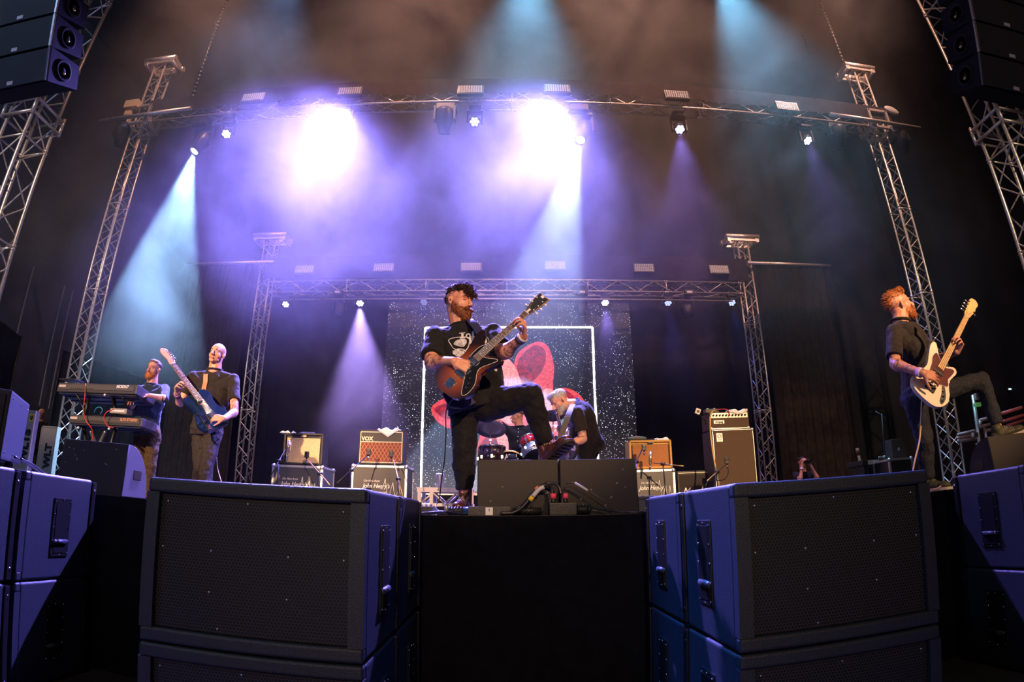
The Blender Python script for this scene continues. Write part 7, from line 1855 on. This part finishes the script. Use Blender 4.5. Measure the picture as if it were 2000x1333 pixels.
shoe(bp, B['AR'], B['AR'] + Vector((-.3, -.1, -.08)), (0, 0, 1), M_BOOT, M_SOLE, 1.0); shoe(bp, B['AL'], B['AL'] + Vector((-.3, -.1, -.08)), (0, 0, 1), M_BOOT, M_SOLE, 1.0)
bg = guitar('electric_guitar', 'dark guitar held low by the bending grey-haired guitarist, mostly hidden by the singer', v3(1106, 880, Y - .32), v3(1088, 808, Y - .05), Vector((-0.75, -0.65, 0.1)), 'offset', dict(body=mat('smoke_black_lacquer', (0.02, 0.018, 0.018), 0.3), guard=mat('grey_guard', (0.25, 0.2, 0.19), 0.4), neck=M_MAPLE, board=M_ROSE, binding=None))
bt = [o for o in bp.children if o.name.startswith('t_shirt')][0]
st = ribbon('guitar_strap', spline([v3(1119, 790, Y - .12), v3(1112, 806, Y - .27), v3(1102, 835, Y - .33), v3(1092, 862, Y - .34)], 6), Vector((-.3, -1, .2)), .06, mat('olive_grey_strap', (0.075, 0.06, 0.045), 0.7, 0, .3, 60), None); tag(st, 'olive-grey strap hanging from the neck of the bending guitarist', 'strap')

# ---- bass player on the right
Y = 3.95
A = dict(P=v3(1790, 768, Y + .05), Ch=v3(1779, 690, Y), N=v3(1758, 625, Y), SR=v3(1746, 647, Y - .17), SL=v3(1783, 643, Y + .17),
         ER=v3(1748, 712, Y - .26), WR=v3(1803, 730, Y - .50), EL=v3(1828, 704, Y - .02), WL=v3(1869, 688, Y - .365),
         HR=v3(1786, 785, Y - .04), HL=v3(1806, 775, Y + .13), KR=v3(1806, 862, Y - .05), AR=v3(1812, 938, Y + .05), KL=v3(1918, 742, Y + .02), AL=v3(1950, 838, Y - .08), fwd=(0.86, -0.5, 0.25))
M_JB = mat('blue_black_denim', (0.020, 0.022, 0.027), 0.8, 0, 0.8, 60, 0.3, spec=0.2)
ap, ab, aH, _ = person('person', 'ginger-bearded bass player leaning back, one foot up on the right wedge monitor', (A['AR'].x, Y, S), A, (v3(1757, 597, Y), Vector((0.88, -0.30, 0.26)), Vector((-0.22, 0, 1)), 1.06), 'ruddy', g=1.0, voxel=.005, shirt=M_TEEB, trousers=M_JB, fold=.018, arm=1.05, sleeve=.80, leg=1.0,
    tattoo=[(A['SR'].lerp(A['ER'], .7), A['ER'].lerp(A['WR'], .85)), (A['EL'], A['WL'])],
    hands=[hand_at(A['WR'], (0.92, -0.05, -.22), (0.05, .95, -.15), -1, curl=RELAX, s=1.05, spread=.12), hand_at(A['WL'], (0.05, -.60, .68), (-.8, -.35, .25), -1, curl=GRIP, s=1.0, thumb=(.2, .7, .7))])
face_parts(ab, aH, 1.06, hair_mat('ginger_brow2', (0.30, 0.11, 0.04)), eyes='open')
M_GING = hair_mat('ginger_hair', (0.42, 0.13, 0.035)); beard_on(ab, aH, 1.06, M_GING, n=520, ln=.016, full=1.15)
hair_on(ab, aH, 1.06, M_GING, [((0, -.015, .082), (.070, .090, .052)), ((0, .040, .100), (.056, .050, .034)), ((0, -.070, .050), (.055, .045, .055))], n=560, ln=.030, curl=.004, keep=lambda p, v: p.z > .03 or p.y < -.07, dirf=lambda p, v: v * .5 + Vector((0, -.55, .05)))
mb = MB(); tufts(mb, [((0, -.022, .018), (.0785, .088, .052))], aH, 1.06, 700, .004, .0014, lambda p, v: v + Vector((0, -.3, -.6)), seed=3, keep=lambda p, v: p.y < .022 and p.z > -.045 and abs(v.x) > .15, seg=1); mb.build('cropped_sides', hair_mat('ginger_fade', (0.30, 0.13, 0.07)), ab, world=True)
for i in range(2): wristband(ab, A['ER'], A['WR'], 0.92 - i * .06, .034, mat('wristband_pink', (0.85, 0.30, 0.50), 0.6) if i else M_BAND, .009)
M_KHAKI = mat('khaki_trainer', (0.05, 0.045, 0.015), 0.6, 0, .3, 60); M_CREAM = mat('cream_sole', (0.6, 0.5, 0.38), 0.6)
shoe(ap, A['AR'], A['AR'] + Vector((.10, -.3, -.08)), (0, 0, 1), M_KHAKI, M_CREAM, 1.0, name='trainer'); shoe(ap, A['AL'], A['AL'] + Vector((.27, -.13, -.075)), (-0.25, 0, 1), M_KHAKI, M_CREAM, 1.08, name='trainer', laces=M_LACE)
ag = guitar('bass_guitar', 'cream electric bass with tortoiseshell pickguard and maple neck, held by the ginger-bearded player', v3(1817, 757, Y - .42), v3(1888, 618, Y - .38), Vector((0.0, -1, 0.26)), 'bass',
       dict(body=mat('cream_lacquer', (0.80, 0.66, 0.45), 0.35, 0, 0, coat=.1), guard=mat('tortoiseshell', (0.10, 0.012, 0.010), 0.3, 0, 0, 60, 0.4), neck=M_MAPLE, board=M_MAPLE, dots=M_BLACK, binding=None))
gm3 = basis(ag)
at_ = [o for o in ap.children if o.name.startswith('t_shirt')][0]
pp = cling([v3(1785 + 38 * i / 8, 640 + 38 * i / 8, Y - .2) for i in range(9)], at_, .012, Vector((-.5, .8, 0)))
st = ribbon('bass_strap', spline([v3(1772, 634, Y - .02), v3(1790, 642, Y - .18), v3(1812, 660, Y - .28), gm3 @ Vector((.40, .145, -.02))], 6), Vector((.4, -1, .3)), .05, mat('dark_leather_strap', (0.05, 0.025, 0.015), 0.5), None); tag(st, 'dark leather strap from the bass player\'s shoulder to his cream bass', 'strap')
o = MB().tube(spline([gm3 @ Vector((-.09, -.10, -.02)), v3(1803, 775, Y - .22), v3(1799, 820, Y - .2), v3(1796, 860, Y - .2), v3(1787, 900, Y - .3), v3(1783, 930, Y - .4), v3(1790, 960, Y - .45)], 8), .0065, 6).build('bass_cable', mat('straw_cable', (0.50, 0.34, 0.14), 0.5)); tag(o, 'straw-coloured cable hanging from the cream bass', 'cable')

# ---- stage hands in the wings
Y = 10.4
x = -0.965 * Y
def stand_person(label, x, Y, h, headp, fwd, skin, shirt, g=1.0, **k):
    F = Vector(fwd).normalized(); L = Vector((F.y, -F.x, 0)) * -1
    c = Vector((x, Y, S)); z = Vector((0, 0, 1)); s = h / 1.75
    lat = Vector((-F.y, F.x, 0))
    J = dict(P=c + z * .93 * s, Ch=c + z * 1.22 * s, N=c + z * 1.45 * s, SL=c + z * 1.40 * s + lat * .19, SR=c + z * 1.40 * s - lat * .19, EL=c + z * 1.12 * s + lat * .24, ER=c + z * 1.12 * s - lat * .24,
             WL=c + z * .98 * s + lat * .20 + F * .15, WR=c + z * .98 * s - lat * .20 + F * .15, HL=c + z * .88 * s + lat * .09, HR=c + z * .88 * s - lat * .09, KL=c + z * .48 * s + lat * .10, KR=c + z * .48 * s - lat * .10, AL=c + z * .09 + lat * .10, AR=c + z * .09 - lat * .10, fwd=F)
    J.update(k)
    return J, (c + z * 1.63 * s, F, z, 1.0 * s)
J, hd = stand_person('', x, Y, 1.70, None, (0.7, -.7, 0), 'warm', M_TEE)
wp, wb_, wH, _ = person('person', 'stagehand with glasses at far left, standing behind the grey lettered cases', (x, Y, S), J, hd, 'warm', voxel=.008, shirt=M_TEE, trousers=M_JEAN, hands=[hand_at(J['WL'], (.3, -.3, -.8), (0, 0, 1), 1), hand_at(J['WR'], (.3, -.3, -.8), (0, 0, 1), -1)])
for sd in 'LR': shoe(wp, J['A' + sd] + Vector((0, 0, .005)), J['A' + sd] + Vector((.2, -.2, -.085)), (0, 0, 1), M_BLACK, M_SOLE, 1.0, name='shoe')
mb = MB(); i3 = basis(wb_).inverted() @ wH
for q in (-1, 1): mb.tube([i3 @ Vector((q * .031 + .021 * math.cos(t), .094, .001 + .014 * math.sin(t))) for t in [i * PI / 6 for i in range(12)]], .003, 4, close=True); mb.cyl(i3 @ Vector((q * .05, .092, .004)), i3 @ Vector((q * .08, .0, .006)), .0025, n=4)
mb.build('glasses', M_BLACK, wb_)
mb = MB(); tufts(mb, [((0, -.022, .030), (.079, .090, .068))], wH, 1.0, 300, .008, .002, lambda p, v: v, seed=3, keep=lambda p, v: p.y < .03 and p.z > -.04, seg=1); mb.build('hair', hair_mat('greying_hair', (0.10, 0.09, 0.09)), wb_, world=True)
Y = 11.0
hc = v3(1567, 904, Y)
c = Vector((hc.x, Y, S)); z = Vector((0, 0, 1)); X = Vector((1, 0, 0)); F = Vector((0, -1, 0)); hz = hc.z - S
J = dict(P=c + z * (hz - .72) + Vector((0, .05, 0)), Ch=c + z * (hz - .42), N=c + z * (hz - .19), SL=c + z * (hz - .24) + X * .18, SR=c + z * (hz - .24) - X * .18, EL=c + z * (hz - .36) + X * .20 + F * .22, ER=c + z * (hz - .36) - X * .20 + F * .22,
         WL=c + z * (hz - .08) + X * .07 + F * .20, WR=c + z * (hz - .05) - X * .11 + F * .19, HL=c + z * (hz - .78) + X * .09, HR=c + z * (hz - .78) - X * .09, KL=c + z * .06 + X * .12 + F * .35, KR=c + z * .06 - X * .12 + F * .35, AL=c + z * .09 + X * .10 - F * .1, AR=c + z * .09 - X * .10 - F * .1, fwd=F)
pp_, pb, pH, _ = person('person', 'kneeling photographer in black raising a camera, in the dark right of the rear tower', (c.x, Y, S), J, (c + z * (hz - .0), F, z, 1.0), 'warm', voxel=.008, shirt=M_TEE, trousers=M_JEAN,
    hands=[hand_at(J['WL'], (-.35, -.1, .9), (-.6, -.2, .4), -1, curl=RELAX), hand_at(J['WR'], (.2, -.3, .9), (.9, 0, .1), 1, curl=GRIP)])
mb = MB(); tufts(mb, [((0, -.022, .045), (.080, .092, .070))], pH, 1.0, 400, .014, .0025, lambda p, v: v, seed=3, keep=lambda p, v: p.z > .02 or p.y < 0, seg=2); mb.ell(pH @ Vector((0, -.018, .055)), (.080, .092, .068), n=12); mb.build('hair', M_HAIRD, pb, world=True)
wristband(pb, J['ER'], J['WR'], .7, .034, M_BAND, .02)
r = thing('camera', 'black camera held to the eye by the kneeling photographer', 'camera', c + z * (hz + .005) + F * .20 + X * 0.01)
MB().box((0, 0, 0), (.145, .07, .10), bevel=.015).box((0, 0, .06), (.06, .06, .035), bevel=.01).build('camera_body', M_BLACK, r)
l = MB().lathe([(.038, 0), (.040, .06), (.045, .07), (.045, .11), (.036, .112), (.034, .095), (.0001, .09)], (0.0, -.03, -.005), (0, -1, 0), 20).build('camera_lens', M_BLACK, r)
MB().ell((0, -.125, -.005), (.033, .006, .033)).build('glass', mat('lens_glass', (0.02, 0.02, 0.025), 0.05), l)
def haze():
    me = bpy.data.meshes.new('haze')
    bm = bmesh.new()
    bmesh.ops.create_cube(bm, size=1)
    bmesh.ops.scale(bm, vec=(22.8, 7.5, 12.15), verts=bm.verts)
    bmesh.ops.translate(bm, vec=(0.1, 10.05, S + 6.1), verts=bm.verts)
    bm.to_mesh(me); bm.free()
    o = bpy.data.objects.new('haze', me); C.objects.link(o)
    m = bpy.data.materials.new('stage_haze'); m.use_nodes = True
    nt = m.node_tree; nt.nodes.clear(); N = nt.nodes.new; Lk = nt.links.new
    out = N('ShaderNodeOutputMaterial')
    vs = N('ShaderNodeVolumeScatter')
    vs.inputs['Anisotropy'].default_value = 0.3
    tc = N('ShaderNodeTexCoord')
    n1 = N('ShaderNodeTexNoise'); n1.inputs['Scale'].default_value = 0.46; n1.inputs['Detail'].default_value = 5; n1.inputs['Roughness'].default_value = 0.62; n1.inputs['Distortion'].default_value = 0.9
    Lk(tc.outputs['Object'], n1.inputs['Vector'])
    mr = N('ShaderNodeMapRange')
    mr.inputs['From Min'].default_value = 0.42; mr.inputs['From Max'].default_value = 0.66
    mr.inputs['To Min'].default_value = 0.010; mr.inputs['To Max'].default_value = 0.10
    Lk(n1.outputs['Fac'], mr.inputs['Value'])
    # the smoke thins out towards the right of the stage and near the deck
    sp = N('ShaderNodeSeparateXYZ'); Lk(tc.outputs['Object'], sp.inputs[0])
    fx = N('ShaderNodeMapRange'); fx.inputs['From Min'].default_value = 2.5; fx.inputs['From Max'].default_value = 8.5; fx.inputs['To Min'].default_value = 1.0; fx.inputs['To Max'].default_value = 0.15; Lk(sp.outputs[0], fx.inputs['Value'])
    fz = N('ShaderNodeMapRange'); fz.inputs['From Min'].default_value = S + 1.8; fz.inputs['From Max'].default_value = S + 6.2; fz.inputs['To Min'].default_value = 0.02; fz.inputs['To Max'].default_value = 1.0; Lk(sp.outputs[2], fz.inputs['Value'])
    a = N('ShaderNodeMath'); a.operation = 'MULTIPLY'; Lk(fx.outputs[0], a.inputs[0]); Lk(fz.outputs[0], a.inputs[1])
    b = N('ShaderNodeMath'); b.operation = 'MULTIPLY'; Lk(a.outputs[0], b.inputs[0]); Lk(mr.outputs['Result'], b.inputs[1])
    last = b.outputs[0]
    for c, r0, r1, k in (((-3.4, 12.2, S + 3.1), 0.5, 2.6, 1.3), ((2.5, 12.4, S + 3.6), 0.3, 1.6, 0.5), ((-6.6, 9.3, S + 4.2), 0.5, 2.6, 0.6)):
        d = N('ShaderNodeVectorMath'); d.operation = 'DISTANCE'; Lk(tc.outputs['Object'], d.inputs[0]); d.inputs[1].default_value = c
        f = N('ShaderNodeMapRange'); f.interpolation_type = 'SMOOTHSTEP'; f.inputs['From Min'].default_value = r0; f.inputs['From Max'].default_value = r1; f.inputs['To Min'].default_value = k; f.inputs['To Max'].default_value = 0.0; Lk(d.outputs['Value'], f.inputs['Value'])
        e = N('ShaderNodeMath'); e.operation = 'MULTIPLY_ADD'; Lk(f.outputs[0], e.inputs[0]); Lk(mr.outputs['Result'], e.inputs[1]); Lk(last, e.inputs[2]); last = e.outputs[0]
    Lk(last, vs.inputs['Density'])
    Lk(vs.outputs['Volume'], out.inputs['Volume'])
    me.materials.append(m)
    tag(o, 'drifting smoke filling the air above and behind the band', 'smoke', kind='stuff')
haze()

# ------------------------------------------------------------------ countable small parts become parts of their own
ONE = {'knobs': 'knob', 'buttons': 'button', 'ball_corners': 'ball_corner', 'rubber_feet': 'rubber_foot', 'corners': 'corner', 'latch': 'latch', 'bolts': 'bolt'}
for o in list(bpy.data.objects):
    st = o.name.split('.')[0]
    if st not in ONE or o.type != 'MESH': continue
    bm = bmesh.new(); bm.from_mesh(o.data); bm.verts.ensure_lookup_table(); seen = set(); isl = []
    for v in bm.verts:
        if v.index in seen: continue
        stack = [v]; seen.add(v.index); comp = []
        while stack:
            a = stack.pop(); comp.append(a.index)
            for e in a.link_edges:
                b = e.other_vert(a)
                if b.index not in seen: seen.add(b.index); stack.append(b)
        isl.append(set(comp))
    if len(isl) > 1:
        for comp in isl:
            me = bpy.data.meshes.new(ONE[st]); vi = {i: k for k, i in enumerate(sorted(comp))}
            fs = [[vi[v.index] for v in f.verts] for f in bm.faces if f.verts[0].index in comp]
            me.from_pydata([bm.verts[i].co for i in sorted(comp)], [], fs); me.materials.append(o.data.materials[0])
            for p in me.polygons: p.use_smooth = True
            q = bpy.data.objects.new(ONE[st], me); C.objects.link(q); q.parent = o.parent
        bpy.data.objects.remove(o)
    bm.free()
